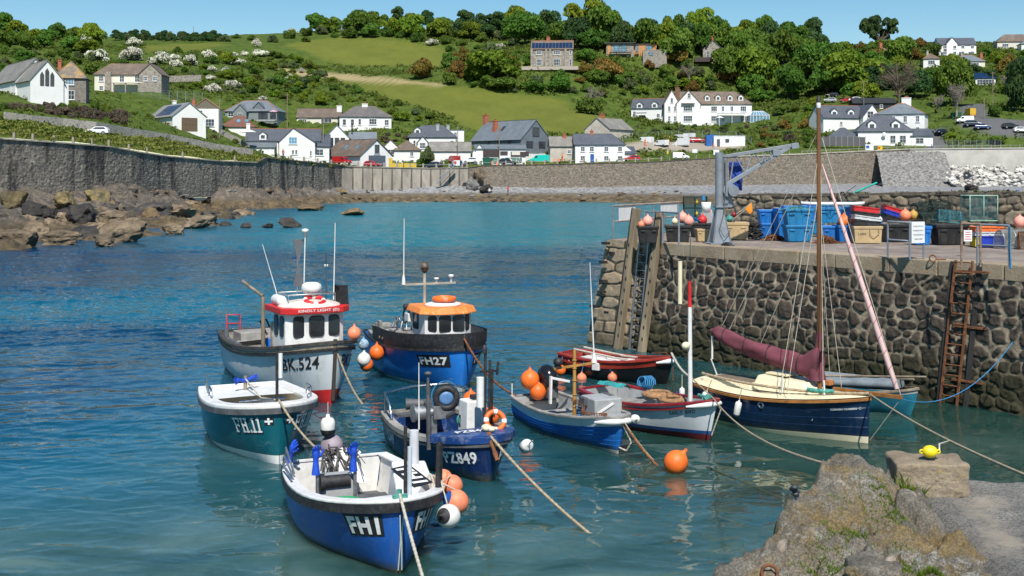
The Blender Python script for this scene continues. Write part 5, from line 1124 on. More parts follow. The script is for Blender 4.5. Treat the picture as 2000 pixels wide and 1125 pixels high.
t=h.place('sailing_boat','dark navy gaff sailing boat with cream deck and furled maroon sail');BOATS['SB']=h;L=h.L
h.band('bottom_paint',-.5,lambda q:-.04+.04*q,paint('antifoul_blue',(.01,.015,.04),.7),.003,3);h.band('boot_stripe',lambda q:-.04+.04*q,lambda q:.07+.10*q,M_cream,.006,2)
h.band('hull',lambda q:.07+.10*q,('s',.0),M_b9,0,4,clinker=.012);h.rail('rubbing_strake',M_teak,.05,.07,.03,.025)
h.deck('side_deck',0,.997,M_cream,-.03,.07,-.01)
mb=MB();M_ck=paint('shadowed_cockpit',(.52,.46,.33),.6)
mb.taper((L*.22,0,.86),(1.7,1.1,0),(1.5,.95,0),.22);mb.build('cockpit_coaming',M_cream,t,bev=.03);MB().box((L*.22,0,1.085),(1.3,.8,.012)).build('cockpit_sole',paint('teak_grey',(.16,.125,.085),.8),t)
mb=MB();lo=[(L*.40,-.66),(L*.72,-.40),(L*.76,0),(L*.72,.40),(L*.40,.66)];lov=[Vector((x,y,1.0))for x,y in lo];hiv=[Vector((L*.42,-.50,1.36)),Vector((L*.66,-.30,1.28)),Vector((L*.69,0,1.29)),Vector((L*.66,.30,1.28)),Vector((L*.42,.50,1.36))]
mb.add(lov+hiv,[(5,6,7,8,9)]+[(i,(i+1)%5,5+(i+1)%5,5+i)for i in range(5)]);mb.build('cabin',M_cream,t,bev=.04)
MB().box((L*.50,0,1.385),(.65,.55,.05)).build('sliding_hatch',M_cream,t,bev=.02)
MB().lathe(h.pt(.52,.72,-1,.0),[(.0,-.01),(.045,-.01),(.05,.02),(.09,.02),(.09,0)],16,Matrix.Rotation(R(90),4,'X')).build('porthole',M_steel,t)
MB().lathe(h.pt(.76,.48,-1,.0),[(.0,.0),(.02,.01),(.035,.012),(.035,0)],12,Matrix.Rotation(R(90),4,'X')).build('skin_fitting',M_steel,t)
h.text('CORNISH CRABBERS',-1,.62,.62,.05,.24,M_letter_w,None,(0,0),0,.02);h.text('C',-1,.24,.06,.06,.235,M_letter_w,None,(0,0),0,.0,name='emblem')
MB().bar((L*.80,0,1.2),(L*1.165,0,1.24),.09,.08).build('bowsprit',M_teak,t)
MB().rod((L*.72,.0,.9),(L*.715,.0,8.15),.062,12,.05).build('mast',paint('brown_spar',(.20,.085,.03),.45,var=.25,scale=2,stretch=(1,1,.1)),t)
MB().lathe((L*.715,0,8.15),[(.05,0),(.055,.02),(.055,.12),(.05,.13)],10).build('mast_collar',M_white,t)
MB().lathe((L*.715,0,8.28),[(.05,0),(.05,.16),(.0,.17)],10).build('mast_cap',M_black,t)
M_mar=paint('maroon_canvas',(.165,.042,.058),.85,var=.15,scale=2,dirt=(.2,.07,.085),dirt_amt=.35,bmp=.3,bscale=8)
n,k=44,22;V=[]
A_=Vector((L*.735,.0,1.62));B_=Vector((L*.05,-.05,2.28))
for i in range(n):
 f=i/(n-1);c_=A_.lerp(B_,f);rr_=.27*(1-.30*f)*(1 if .02<f<.97 else .75)*(1-.75*max(0,(f-.93)/.07));sag=.10*math.sin(f*PI)
 for j in range(k):
  a=2*PI*j/k;w_=1+.10*math.sin(3*a+f*11)+.06*math.sin(5*a-f*23)
  V.append((c_.x,c_.y+.66*rr_*math.cos(a)*w_,c_.z-sag+rr_*math.sin(a)*w_*(1.0+.75*max(0,1-f*7))+.18*max(0,1-f*7)))
F_=[(i*k+j,i*k+(j+1)%k,(i+1)*k+(j+1)%k,(i+1)*k+j)for i in range(n-1)for j in range(k)]+[tuple(range(k)),tuple((n-1)*k+j for j in range(k-1,-1,-1))]
mb=MB();mb.smooth=True;mb.add(V,F_);sc_=mb.build('sail_cover',M_mar,t)
V=[];n2=12
for i in range(n2):
 f=i/(n2-1);z=1.35+f*1.2;r=(.30-.20*smooth01(0,.8,f));
 for j in range(k):a=2*PI*j/k;w_=1+.14*math.sin(4*a+f*14);V.append((L*.715+.02+r*.8*math.cos(a)*w_-.10*(1-f),r*.6*math.sin(a)*w_,z))
mb=MB();mb.smooth=True;mb.add(V,[(i*k+j,i*k+(j+1)%k,(i+1)*k+(j+1)%k,(i+1)*k+j)for i in range(n2-1)for j in range(k)]);mb.build('mast_cover',M_mar,sc_)
mb=MB()
for f in(.18,.45,.66,.86):
 c_=A_.lerp(B_,f)-Vector((0,0,.10*math.sin(f*PI)));r=.27*(1-.30*f)+.02;mb.tube([c_+Vector((.02*math.sin(a),.66*r*math.cos(a)*1.06,r*math.sin(a)*1.06))for a in np.linspace(0,2*PI,22)[:-1]],.012,6,closed=True)
mb.build('sail_tie',M_black,sc_)
M_jib=paint('pale_pink_canvas',(.62,.42,.40),.8,var=.1,scale=3);M_jib2=paint('pink_binding',(.42,.18,.19),.8)
a=Vector((L*.735,0,6.75));b_=Vector((L*1.14,0,1.42));mb=MB();mb.tube([a.lerp(b_,q)for q in(0,.1,.5,.85,1)],[.012,.03,.06,.07,.05],10);jb=mb.build('furled_jib',M_jib,t)
d=(b_-a).normalized();u1=d.orthogonal().normalized();u2=d.cross(u1);pts=[]
for i in range(260):
 q=i/259*.93+.06;r=float(np.interp(q,[0,.1,.5,.85,1],[.012,.03,.06,.07,.05]))+.002;an=q*95;pts.append(a.lerp(b_,q)+(u1*math.cos(an)+u2*math.sin(an))*r)
MB().tube(pts,.010,5).build('spiral_binding',M_jib2,jb)
mb=MB()
def stay(p,q,r=.009):mb.rod(p,q,r,5)
top=Vector((L*.715,0,7.6))
for y in(-.98,.98):
 stay(top+Vector((0,0,-.6)),(L*.62,y,1.08));stay(top+Vector((0,0,-1.6)),(L*.66,y*.97,1.1))
stay(top,(L*.12,-.05,2.38));stay(top-Vector((0,0,.3)),(L*.16,.05,2.35));stay((L*.715,0,5.6),(L*.36,0,2.0));stay((L*.735,0,7.4),(L*1.16,0,1.3));stay((L*.73,.02,5.2),(L*.80,.35,1.2));stay((L*.72,.05,7.0),(L*.78,-.3,1.2))
stay((L*1.16,0,1.2),(L*1.0,0,.1))
mb.build('rigging',M_rope2,t)
MB().rod((.30,-.05,2.12),(.30,-.05,1.5),.03,6).rod((.30,-.1,1.5),(.35,.1,1.05),.02,6).build('mainsheet',M_white,t)
MB().rod((L*.60,-.72,1.05),(L*.61,-.78,1.5),.025).rod((L*.80,-.4,1.1),(L*.80,-.42,1.45),.025).build('stanchion',M_white,t)
MB().box((L*.70,.45,1.24),(.35,.2,.12)).build('deck_box',paint('orange_wood',(.42,.16,.05),.6),t,bev=.02)
fender(h.w(L*.16,-1.05,.62),.40,.085,M_white,'white fender leftmost of the two on the navy sailing boat',M_b1,(R(8),R(22)));fender(h.w(L*.40,-1.20,.55),.40,.085,M_white,'white fender with blue end near the porthole of the navy sailing boat',M_b1,(R(6),R(10)))
fender(h.w(L*.0,-.95,.62),.34,.075,M_white,'slim white fender at the stern quarter of the navy sailing boat',M_b1)
buoy(h.w(-.02,-1.15,.30),.26,M_white,'white buoy with dark blue cap between EARLY BIRD and the navy sailing boat',M_b1,squash=1.2)
h=Hull((8.35,34.0),(10.9,31.6),1.45,.50,.72,.05,.70,.45,2.2,.75,.25,.2,vee=.85)
t=h.place('dinghy','small grey and teal dinghy lying between the navy sailing boat and the pier');BOATS['DG']=h;L=h.L
h.band('hull',-.19,('s',.1),paint('teal_paint',(.02,.18,.26),.45,var=.2),0,4);h.band('upper_strake',('s',.1),('s',0),M_grey,.004,1);h.rail('gunwale',M_wood,.09,.05,0,-.01,lift=.02)
mb=MB()
for i in range(5):mb.tube([(L*.08,-.5+.22*i,.62+.02*i),(L*.85,-.2+.09*i,.80)],.12,8)
mb.build('grey_cover',paint('grey_tarpaulin',(.20,.23,.25),.6,var=.2,scale=3),t)
MB().tube([(L*.2,-.3,.8),(L*1.02,.35,1.02)],.03,8).tube([(L*.5,.5,.7),(L*.98,-.12,1.0)],.03,8).build('oar',M_wood,t)
c_=W(1320,921);buoy((c_.x,c_.y,.20),.26,M_orange,'big orange mooring buoy floating alone on the clear water',None,tilt=(R(25),R(-30)))
B=BOATS
def bowpt(k,dz=.1,dx=-.1):hh=B[k];return hh.w(hh.L+dx,0,hh.sheer(1)+dz)
rope(sagline(bowpt('FH1'),P(842,1180,15.8),.05,12),.026,M_rope2,'pale rope running down from the bow of the nearest blue boat')
rope(sagline(bowpt('FH11',.16),B['FH1'].w(.1,-.25,1.0),.12,14),.024,M_rope,'tan rope between the teal boat bow and the nearest blue boat stern')
e=W(1280,1080,-.3);mid=W(1152,1043,0.0)
rope(sagline(bowpt('PZ',.12),mid,.10,20)[:-1]+[mid,e],.03,M_rope,'long tan rope slanting from the PZ849 bow into the water')
rope(sagline(bowpt('PZ',.14),bowpt('PZ',-.35,.35),0,4),.05,M_rust,'rust brown chafed rope hanging over the bow of the PZ849 boat')
rope(sagline(bowpt('FH27',.35),B['CL'].w(.05,-.6,.62),.28,26),.032,M_rust,'rusty chain sagging from the bow of the FH27 boat to the clinker boat','mooring_chain','chain')
rope(sagline(bowpt('BK',.0),W(716,798,-.1),.25,18),.028,M_rope,'dark tan rope from the bow of the BK.524 boat down into the water')
rope(sagline(bowpt('CL',.0),W(1290,915,-.05),.1,14),.03,M_rust,'rusty chain hanging from the bow of the clinker boat','mooring_chain','chain')
rope([bowpt('CL',-.05),B['CL'].w(B['CL'].L+.25,.1,.35),B['CL'].w(B['CL'].L+.1,.05,.12),B['CL'].w(B['CL'].L-.15,0,.15)],.022,M_rope2,'pale rope looped under the bow of the clinker boat')
rope(sagline(bowpt('CL',-.1,.1),W(1282,905,-.05),.05,10),.016,M_rope,'thin yellow rope from the bow of the clinker boat to the water')
rope(sagline(B['RR'].w(B['RR'].L-.05,0,.98),B['SB'].w(-.05,-.5,1.0),.12,16),.035,M_rope2,'pale rope from the black rowing boat to the stern of the navy sailing boat')
rope(sagline(B['SB'].w(-.05,-.5,1.0),B['SB'].w(L,0,1.2),.1,6)[:1]+sagline(bowpt('EB',.05),P(1618,908,11.6),.22,26),.017,M_rope,'long tan rope from the bow of EARLY BIRD to the foreground rock')
SB=B['SB']
rope(sagline(SB.w(SB.L*.05,-.4,1.15),SB.w(SB.L*.5,-.75,1.15),.03,8)+sagline(SB.w(SB.L*.5,-.75,1.15),SB.w(SB.L*1.0,-.05,1.22),.05,8)[1:],.035,M_rope,'thick tan rope lying along the near side deck of the navy sailing boat')
mb=MB();mb.tube(sagline(SB.w(SB.L*.72,-.55,1.2),SB.w(SB.L*.84,-.3,1.2),.02,8),[.05]*9,8);o=mb.build('green_rope_bundle',M_ropeg);tag(o,'green chafing sleeve on the foredeck rope of the navy sailing boat','rope')
LR=sagline(SB.w(SB.L*1.0,0,1.2),P(2100,968,11.9),.12,30)
rope(LR,.02,M_rope,'long tan rope from the bow of the navy sailing boat to the right edge')
rope(sagline(SB.w(SB.L*1.16,0,1.2),P(1978,690,31.5)+Vector((0,0,.3)),.6,14),.012,M_ropeb,'thin blue line from the bowsprit end to the pier ladder')
rope(sagline(W(1380,912,.0),W(1590,1000,-.02),0,8),.02,M_weed,'dark weedy line just under the surface by the big orange buoy')
rope([bowpt('EB',0,-.15),B['EB'].w(B['EB'].L+.05,.12,.8),B['EB'].w(B['EB'].L-.2,.05,.12)],.018,M_rope2,'pale rope hanging from the bow of EARLY BIRD to its waterline')
re_=random.Random(33)
M_tub=paint('blue_tub_plastic',(.010,.155,.50),.45,var=.15,scale=2,dirt=(.06,.16,.32),dirt_amt=.4,rnd=.12)
M_tub2=paint('teal_tub_plastic',(.010,.19,.42),.5,var=.15,scale=2,dirt=(.05,.18,.3),dirt_amt=.4,rnd=.12)
M_blk=paint('black_tub_plastic',(.018,.018,.019),.55,var=.3,scale=2,dirt=(.07,.065,.06),dirt_amt=.4)
M_tan=paint('tan_tub_plastic',(.50,.36,.19),.55,var=.12,scale=2,dirt=(.25,.18,.1),dirt_amt=.4)
M_net=paint('dark_green_net',(.022,.045,.038),.9,var=.4,scale=8)
M_netg=paint('mint_frame',(.30,.48,.36),.7,var=.2,scale=6)
M_box_r=paint('red_fish_box',(.58,.02,.025),.5,var=.12);M_box_w=paint('white_fish_box',(.62,.63,.64),.5,var=.12,dirt=(.3,.3,.28));M_box_b=paint('royal_blue_box',(.015,.045,.42),.5,var=.12);M_box_y=paint('yellow_box',(.55,.42,.03),.5);M_box_o=paint('orange_box',(.75,.16,.03),.5)
def tub(px,py,w,d,hh,mat,label,rz=0,z=0,tap=.82,group='plastic tubs on the pier',name='fish_tub',cat='tub',lug=True,tilt=None):
 q=deck(px,py);t=thing(name,label,cat,(q.x,q.y,4.0+z),rz,group)
 if tilt:t.rotation_euler=(tilt[0],tilt[1],rz)
 mb=MB();a,b_=w/2,d/2;r=.05
 def ring(f,zz,ins=0):return[Vector((x*f*(1),y*f,zz))for x,y in[(-a+ins,-b_+ins),(a-ins,-b_+ins),(a-ins,b_-ins),(-a+ins,b_-ins)]]
 R_=[ring(tap,0),ring(1-(1-tap)*.2,hh*.82),ring(1.05,hh*.84),ring(1.05,hh),ring(1.0,hh,.02),ring(tap,hh*.25,.03)]
 vs=[v for q_ in R_ for v in q_];fs=[(3,2,1,0)]
 for i in range(5):
  for k in range(4):fs.append((i*4+k,i*4+(k+1)%4,(i+1)*4+(k+1)%4,(i+1)*4+k))
 fs.append((20,21,22,23));mb.add(vs,fs);mb.build('tub_shell',mat,t,bev=.02)
 if lug:
  mb=MB()
  for sx in(-.28,.28):mb.box((sx*w,-b_*.97,hh*.70),(.2*w,.05,hh*.10))
  mb.build('hand_grip',mat,t,bev=.01)
  mb=MB()
  for k in range(4):mb.box(((k-1.5)*w*.24,-b_*(tap+(1-tap)*.42)-.004,hh*.34),(.035,.02,hh*.5),M=Matrix.Rotation(math.atan2(b_*(1-tap)*.8,hh*.8),4,'X'))
  mb.build('side_rib',mat,t)
 return t
def fishbox(loc,w,d,hh,mat,label,rz=0,tilt=0,group='fish boxes stacked on the pier'):
 t=thing('fish_box',label,'crate',loc,rz,group);t.rotation_euler=(0,-tilt,rz);mb=MB()
 for sx in(-1,1):mb.box((sx*(w/2-.015),0,hh/2),(.03,d,hh));
 for sy in(-1,1):mb.box((0,sy*(d/2-.015),hh/2),(w-.06,.03,hh))
 mb.box((0,0,.02),(w-.06,d-.06,.03));mb.build('box_shell',mat,t,bev=.008)
 mb=MB();mb.box((0,0,hh-.02),(w+.04,d+.04,.03));mb.v=mb.v;
 mb2=MB()
 for sx in(-1,1):mb2.box((sx*(w/2+.01),0,hh-.015),(.03,d+.05,.035))
 for sy in(-1,1):mb2.box((0,sy*(d/2+.01),hh-.015),(w+.05,.03,.035))
 for k in(-.3,0,.3):mb2.box((k*w,-d/2-.006,hh*.45),(.05*w,.012,hh*.6))
 mb2.build('box_rim',mat,t);return t
def pot(loc,l,w,hh,label,rz=0,fmat=None,nmat=None,group='lobster pots on the pier',round_=True,tilt=(0,0),grid=.075):
 """a creel: frame of bars with a netted cover"""
 t=thing('lobster_pot',label,'lobster pot',loc,rz,group);t.rotation_euler=(tilt[0],tilt[1],rz);mb=MB();r=.018
 if round_:
  sec=[(w/2*math.cos(a),hh*.25+hh*.75*math.sin(a))for a in np.linspace(0,PI,11)];sec=[(w/2,0)]+sec+[(-w/2,0)]
 else:sec=[(w/2,0),(w/2,hh),(-w/2,hh),(-w/2,0)]
 for f in(-.5,0,.5):mb.tube([(f*l,y,z+.01)for y,z in sec]+[(f*l,w/2,.01)],r,6)
 for y,z in((w/2,0),(-w/2,0),(0,hh)if round_ else(w/2,hh),(-w/2,hh)if not round_ else(0,hh)):mb.rod((-l/2,y,z+.01),(l/2,y,z+.01),r,6)
 mb.build('pot_frame',fmat or M_net,t)
 mb=MB();cs=[0]
 for i in range(len(sec)-1):cs.append(cs[-1]+math.hypot(sec[i+1][0]-sec[i][0],sec[i+1][1]-sec[i][1]))
 def at_(s_):return np.interp(s_,cs,[q[0]for q in sec]),np.interp(s_,cs,[q[1]for q in sec])
 nl=int(l/grid);nc=int(cs[-1]/grid)
 for i in range(nl+nc):
  for sg in(1,-1):
   pts=[]
   for j in range(nc+1):
    f=(i-j)/nl if sg>0 else(i-nc+j)/nl
    if 0<=f<=1:y,z=at_(cs[-1]*j/nc);pts.append(((f-.5)*l,y+re_.uniform(-.008,.008),z+.012+re_.uniform(-.008,.008)))
   if len(pts)>1:mb.tube(pts,.0065,3,cap=False)
 for f in(-.5,.5):
  for k in range(1,int(hh/grid)+1):
   zz=k*grid;ys=[y for y,z in sec if z>=zz-.001]
   if ys:mb.rod((f*l,min(ys),zz),(f*l,max(ys),zz),.0065,3)
  for k in range(1,int(w/grid)):
   y=-w/2+k*grid;zt=np.interp(y,[q[0]for q in sec][::-1],[q[1]for q in sec][::-1])if round_ else hh;mb.rod((f*l,y,0),(f*l,y,float(zt)),.0065,3)
 mb.build('netting',nmat or M_net,t);return t
DEP=lambda px,py:deck(px,py).y
q=deck(1405,476);cr=thing('harbour_crane','grey steel harbour crane with lattice jib reaching over the pier','crane',q,R(8))
mb=MB();mb.taper((0,0,0),(.62,.62,0),(.22,.22,0),1.3)
for a in range(4):mb.add([Vector((0,0,0))+Matrix.Rotation(a*PI/2+PI/4,4,'Z')@Vector(v)for v in((.1,-.012,0),(.50,-.012,0),(.16,-.012,1.3),(.1,.012,0),(.50,.012,0),(.16,.012,1.3))],[(0,1,2),(5,4,3),(0,3,4,1),(1,4,5,2)])
mb.box((0,0,.02),(.95,.95,.04));mb.box((0,0,1.33),(.36,.36,.05));mb.build('pedestal',M_galv,cr)
MB().tube([(0,0,1.35),(0,0,3.28)],.15,20).build('column',M_galv,cr)
MB().tube([(.20,0,1.42),(.20,0,3.12)],.09,14).box((.1,0,3.15),(.4,.22,.08)).box((.1,0,1.5),(.4,.2,.1)).build('slewing_post',M_galv,cr)
ja,jb_,jc=Vector((.12,0,3.12)),Vector((2.78,-.05,3.55)),Vector((.2,0,2.08))
mb=MB();mb.bar(ja,jb_,.13,.12);mb.bar(jc,ja.lerp(jb_,.93)-Vector((0,0,.05)),.12,.14)
lo=lambda f:jc.lerp(ja.lerp(jb_,.93),f);up_=lambda f:ja.lerp(jb_,f)
for f0,f1 in((.08,.16),(.32,.16),(.32,.42),(.56,.44),(.56,.62),(.74,.64)):mb.rod(lo(f0),up_(f1),.032,8)
mb.box(jb_+Vector((.02,0,-.03)),(.28,.18,.2),M=Matrix.Rotation(R(-8),4,'Y'));mb.box(ja.lerp(jb_,.74)-Vector((0,0,.17)),(.25,.2,.22));jib=mb.build('jib',M_galv,cr,bev=.01)
ct=lo(.62);dv=(lo(1)-lo(0)).normalized();flat_text('500 KG',M_letter_b,.10,Matrix.Translation(ct+Vector((0,-.066,0)))@Matrix.Rotation(R(90),4,'X')@Matrix.Rotation(math.atan2(dv.z,dv.x),4,'Z'),jib,'lettering',0,.01)
MB().tube([(.34,-.18,1.92),(.34,.2,1.92)],.25,22).tube([(.45,-.28,1.9),(.45,-.1,1.9)],.2,18).box((.32,0,1.55),(.3,.1,.5)).build('winch_drum',M_galv,cr,bev=.01)
MB().bar((.25,0,1.4),(.62,0,1.4),.05,.04).bar((.36,0,1.75),(.52,0,1.42),.05,.05).build('crank_bracket',M_galv,cr)
MB().tube([(.16,-.17,3.0),(.17,-.18,2.0),(.10,-.2,1.1),(-.1,-.33,.55),(.05,-.42,.25),(.3,-.36,.5)],.018,6).build('cable',M_dgrey,cr)
nu,nv=16,20;uu,vv=np.meshgrid(np.linspace(0,1,nu),np.linspace(0,1,nv),indexing='ij')
X=.50+.48*uu;Z=2.95-1.05*vv;Y=.42+.05*np.sin(uu*13)*vv+.03*np.sin(vv*9)
f1=np.stack([X,Y,Z],-1).reshape(-1,3);o=np_obj('tarpaulin',f1,grid_faces(nu,nv),paint('blue_tarp',(.012,.055,.34),.7,var=.25,scale=4));o.matrix_world=cr.matrix_basis;tag(o,'blue tarpaulin hanging behind the winch of the harbour crane','tarpaulin')
md=o.modifiers.new('s','SOLIDIFY');md.thickness=.03
t=thing('railing','grey pipe railing with two blank white boards at the pier head','railing');mb=MB()
def ep(s_,z):q_=PA+PE*s_;return Vector((q_.x+.1,q_.y,z))
for s_ in(.25,2.15,4.3,7.0):MB().rod(ep(s_,3.95),ep(s_,5.28),.03,8).build('post',M_alu,t)
MB().rod(ep(.25,5.27),ep(7.6,5.27),.035,8).rod(ep(.25,4.66),ep(7.6,4.66),.03,8).build('rail',paint('rusty_pipe',(.34,.27,.22),.7,var=.3,scale=5,dirt=(.45,.44,.43)),t)
for s0,s1,z0,z1 in((.9,2.5,4.62,5.25),(5.2,7.2,4.85,5.25)):
 a,b_=ep(s0,z0),ep(s1,z0);mb=MB();off=Vector((-.87,-.0,0))*.04+Vector((0,-.05,0));mb.add([a+off,b_+off,ep(s1,z1)+off,ep(s0,z1)+off,a+off*1.4,b_+off*1.4,ep(s1,z1)+off*1.4,ep(s0,z1)+off*1.4],[(0,3,2,1),(4,5,6,7),(0,1,5,4),(1,2,6,5),(2,3,7,6),(3,0,4,7)]);mb.build('board',paint('white_board',(.72,.72,.70),.6,var=.06),t)
def wallpt(u,z,o_=.0):q_=pier_at(u,0,z)+PN*(.42*(4-z)/4+o_);return Vector((q_.x,q_.y,z))
M_tim=paint('fender_timber',(.30,.235,.15),.85,var=.35,scale=2.2,dirt=(.11,.085,.05),dirt_amt=.6,stretch=(1,1,.12),bmp=.6,bscale=9)
M_tim2=paint('tarred_timber',(.030,.028,.026),.8,var=.3)
for u,z1,lb in((1.35,5.22,'taller weathered timber fender post left of the pier head ladder'),(2.62,5.08,'notched weathered timber fender post right of the pier head ladder')):
 t=thing('fender_post',lb,'timber post',(0,0,0),0,'timber fender posts on the pier head');a,b_=wallpt(u-.16,-.6,.2),wallpt(u+.30,z1,.16)
 mb=MB();mb.bar(a,b_,.25,.24,PN);mb.build('timber',M_tim,t,bev=.02)
 d_=(b_-a).normalized();mb=MB();mb.bar(a-PD*.145,b_-PD*.145,.04,.26,PN);mb.build('dark_edge',M_tim2,t)
 mb=MB()
 for z in np.arange(.5,4.2,.42):f=(z+.6)/(z1+.6);c_=a.lerp(b_,f);mb.box(c_+PN*.132+PD*(.05 if int(z*10)%2 else-.04),(.05,.012,.12),math.atan2(PD.y,PD.x))
 mb.build('bolt_hole',M_black,t)
def ladder(u,z0,z1,w,lb,mat,foot=None,lean=-.1,hand=0):
 t=thing('ladder',lb,'ladder',(0,0,0),0,'ladders fixed to the pier wall');
 for s_ in(-1,1):MB().bar(wallpt(u+lean+s_*w/2,z0,.14),wallpt(u+s_*w/2,z1,.12),.06,.05,PN).build('stile',mat,t)
 mb=MB()
 for z in np.arange(z0+.25,z1,.29):f=(z-z0)/(z1-z0);uu_=u+lean*(1-f);mb.rod(wallpt(uu_-w/2,z,.14),wallpt(uu_+w/2,z,.14),.018,7)
 mb.build('rung',mat,t);return t
t=ladder(2.12,-.5,4.1,.48,'grey steel ladder between the two timber posts at the pier head',M_alu)
mb=MB()
for s_ in(-.26,.26):mb.tube([wallpt(2.12+s_,4.1,.12),wallpt(2.12+s_,4.05,-.2),wallpt(2.12+s_,4.0,-.5)],.028,7)
mb.build('top_hoop',M_alu,t)
t=thing('railing','plain grey steel handrail behind the timber posts at the pier head','railing');mb=MB();pts=[(1258,473),(1294,475),(1326,479)]
for k,(px,py)in enumerate(pts):b_=deck(px,py);MB().rod(b_,b_+Vector((0,0,1.15)),.035,8).build('post',M_galv,t)
mb.tube([deck(px,py)+Vector((0,0,1.13))for px,py in pts],.03,8);mb.build('rail',M_galv,t)
mo=stone_mat
t=ladder(15.02,-.6,4.05,.52,'rusty iron ladder with weedy foot on the pier wall at the right edge',M_rust,lean=-.25)
mb=MB()
for z in(3.75,2.2,.7):mb.bar(wallpt(14.85,z,.1),wallpt(15.75,z,.06),.08,.06)
mb.build('wall_bracket',M_rust,t)
mb=MB();mb.bar(wallpt(14.55-.1,-.6,.10),wallpt(14.62,4.0,.02),.14,.04,PN);mb.bar(wallpt(15.38-.1,-.6,.10),wallpt(15.45,4.0,.02),.14,.04,PN);mb.build('backing_board',M_tim2,t)
def rail_frame(pts,lb,hts,mat=M_galv,mid=True):
 t=thing('railing',lb,'railing');P_=[deck(*p)for p in pts]
 for p in P_:MB().rod(p,p+Vector((0,0,hts)),.032,8).build('post',mat,t)
 mb=MB();mb.tube([p+Vector((0,0,hts))for p in P_],.032,8)
 if mid:mb.tube([p+Vector((0,0,hts*.50))for p in P_],.028,8)
 mb.build('rail',mat,t);return t,P_
t,P_=rail_frame([(1734,503),(1777,507),(1804,506)],'short grey pipe railing carrying the white notice on the pier edge',1.08)
sg=thing('notice_board','white notice asking people not to interfere with the dinghies, on the pier railing','sign',(0,0,0))
a=P_[1].lerp(P_[2],.08)+Vector((0,-.05,1.10));b_=P_[1].lerp(P_[2],1.02)+Vector((0,-.05,1.10));wv=(b_-a);ww_=Vector((wv.x,wv.y,0));nn=Vector((ww_.y,-ww_.x,0)).normalized()
MB().bar((a+b_)/2-ww_/2-Vector((0,0,.31)),(a+b_)/2+ww_/2-Vector((0,0,.31)),.02,.62).build('board',paint('notice_white',(.74,.74,.74),.5,var=.05),sg)
for i,s_ in enumerate(('PLEASE DO NOT','INTERFERE WITH','THE DINGHIES OR','THEIR ROPES')):
 flat_text(s_,M_letter_b,.042,face_M((a+b_)/2+nn*.012-Vector((0,0,.13+.125*i)),nn),sg,'lettering',0,.015,ww_.length*(.78 if i!=3 else .62))
t,P2=rail_frame([(1909,518),(1971,522)],'grey pipe railing with blue rope beside the rusty ladder',1.12)
MB().tube([P2[1]+Vector((0,-.05,1.1)),P2[1]+Vector((0,-.06,.5)),P2[1]+Vector((.02,-.08,-.02)),P2[1]+Vector((-.1,-.25,-.0))],.02,6).build('blue_line',M_ropeb,t)
t,P3=rail_frame([(1878,519),(1915,521)],'rusty pipe handrail standing at the head of the rusty ladder',1.15,paint('rusty_rail',(.26,.17,.12),.8,var=.35,scale=6,dirt=(.4,.35,.3)),mid=False)
sg=thing('warning_sign','small white sign with red lettering tied beside the rusty handrail','sign');c_=deck(1889,500)+Vector((0,-.05,.62))
MB().box(c_,(.25,.02,.34)).build('board',MATS['notice_white'],sg)
for i,s_ in enumerate(('CAUTION','KEEP','CLEAR')):pass
mb=MB()
for i in range(4):mb.box(c_+Vector((0,-.013,.11-.07*i)),(.19 if i%2 else .15,.004,.018))
mb.build('red_print',M_red,sg)
tub(1265,474,.72,.6,.62,M_blk,'black tub just behind the taller timber post, under a pink buoy');tub(1324,472,.95,.75,.62,M_blk,'black tub behind the plain handrail with two pink buoys on top',R(-8));tub(1368,462,.8,.6,.55,M_blk,'black tub behind the crane foot with a red float on it',R(5))
for px,py,z,r,m_,lb in((1265,474,.78,.19,M_pink,'pink buoy on the black tub by the taller timber post'),(1253,474,.66,.13,M_coral,'coral buoy low on the black tub by the taller timber post'),(1333,470,.86,.2,M_pink,'upper left pink buoy on the black tub behind the handrail'),(1345,472,.76,.19,M_pink,'lower right pink buoy on the black tub behind the handrail'),(1372,462,.66,.19,M_red,'red float on the black tub behind the crane foot'),(1384,460,.95,.15,M_pink,'small pink buoy beside the crane pedestal'),(1318,470,.72,.12,M_cream,'small cream float on the black tub behind the handrail')):
 buoy(deck(px,py)+Vector((0,0,z)),r,m_,lb,group='buoys and floats on the pier')
tub(1372,471,.5,.4,.46,M_tan,'small tan basket left of the crane foot',R(6),tap=.86);tub(1437,467,.92,.7,.66,M_tan,'larger tan box right of the crane foot',R(-6),tap=.93)
d0=deck(1360,452)
pot(d0+Vector((0,.3,.58)),1.0,.62,.42,'lower netted creel on the black tub left of the crane',R(-5),round_=False);pot(d0+Vector((0,.3,1.02)),1.0,.62,.48,'upper netted creel with yellow float left of the crane',R(-5),round_=False)
for z,lb in((1.28,'yellow float inside the upper creel left of the crane'),(.78,'yellow float inside the lower creel left of the crane')):buoy(d0+Vector((.02,.06,z)),.09,M_box_y,lb,group='buoys and floats on the pier')
buoy(deck(1437,467)+Vector((-.25,0,.78)),.13,M_ropeg,'turquoise float on the larger tan box',group='buoys and floats on the pier');buoy(deck(1437,467)+Vector((-.05,.1,.94)),.1,M_crim,'small crimson float on the larger tan box',group='buoys and floats on the pier')
t=thing('marker_flag','orange flag on a slanting pole behind the larger tan box','flag',deck(1450,455));MB().rod((-.5,.1,.6),(.35,-.05,1.25),.015,6).rod((-.4,.15,.55),(.3,-.0,1.12),.012,6).build('pole',M_rope2,t)
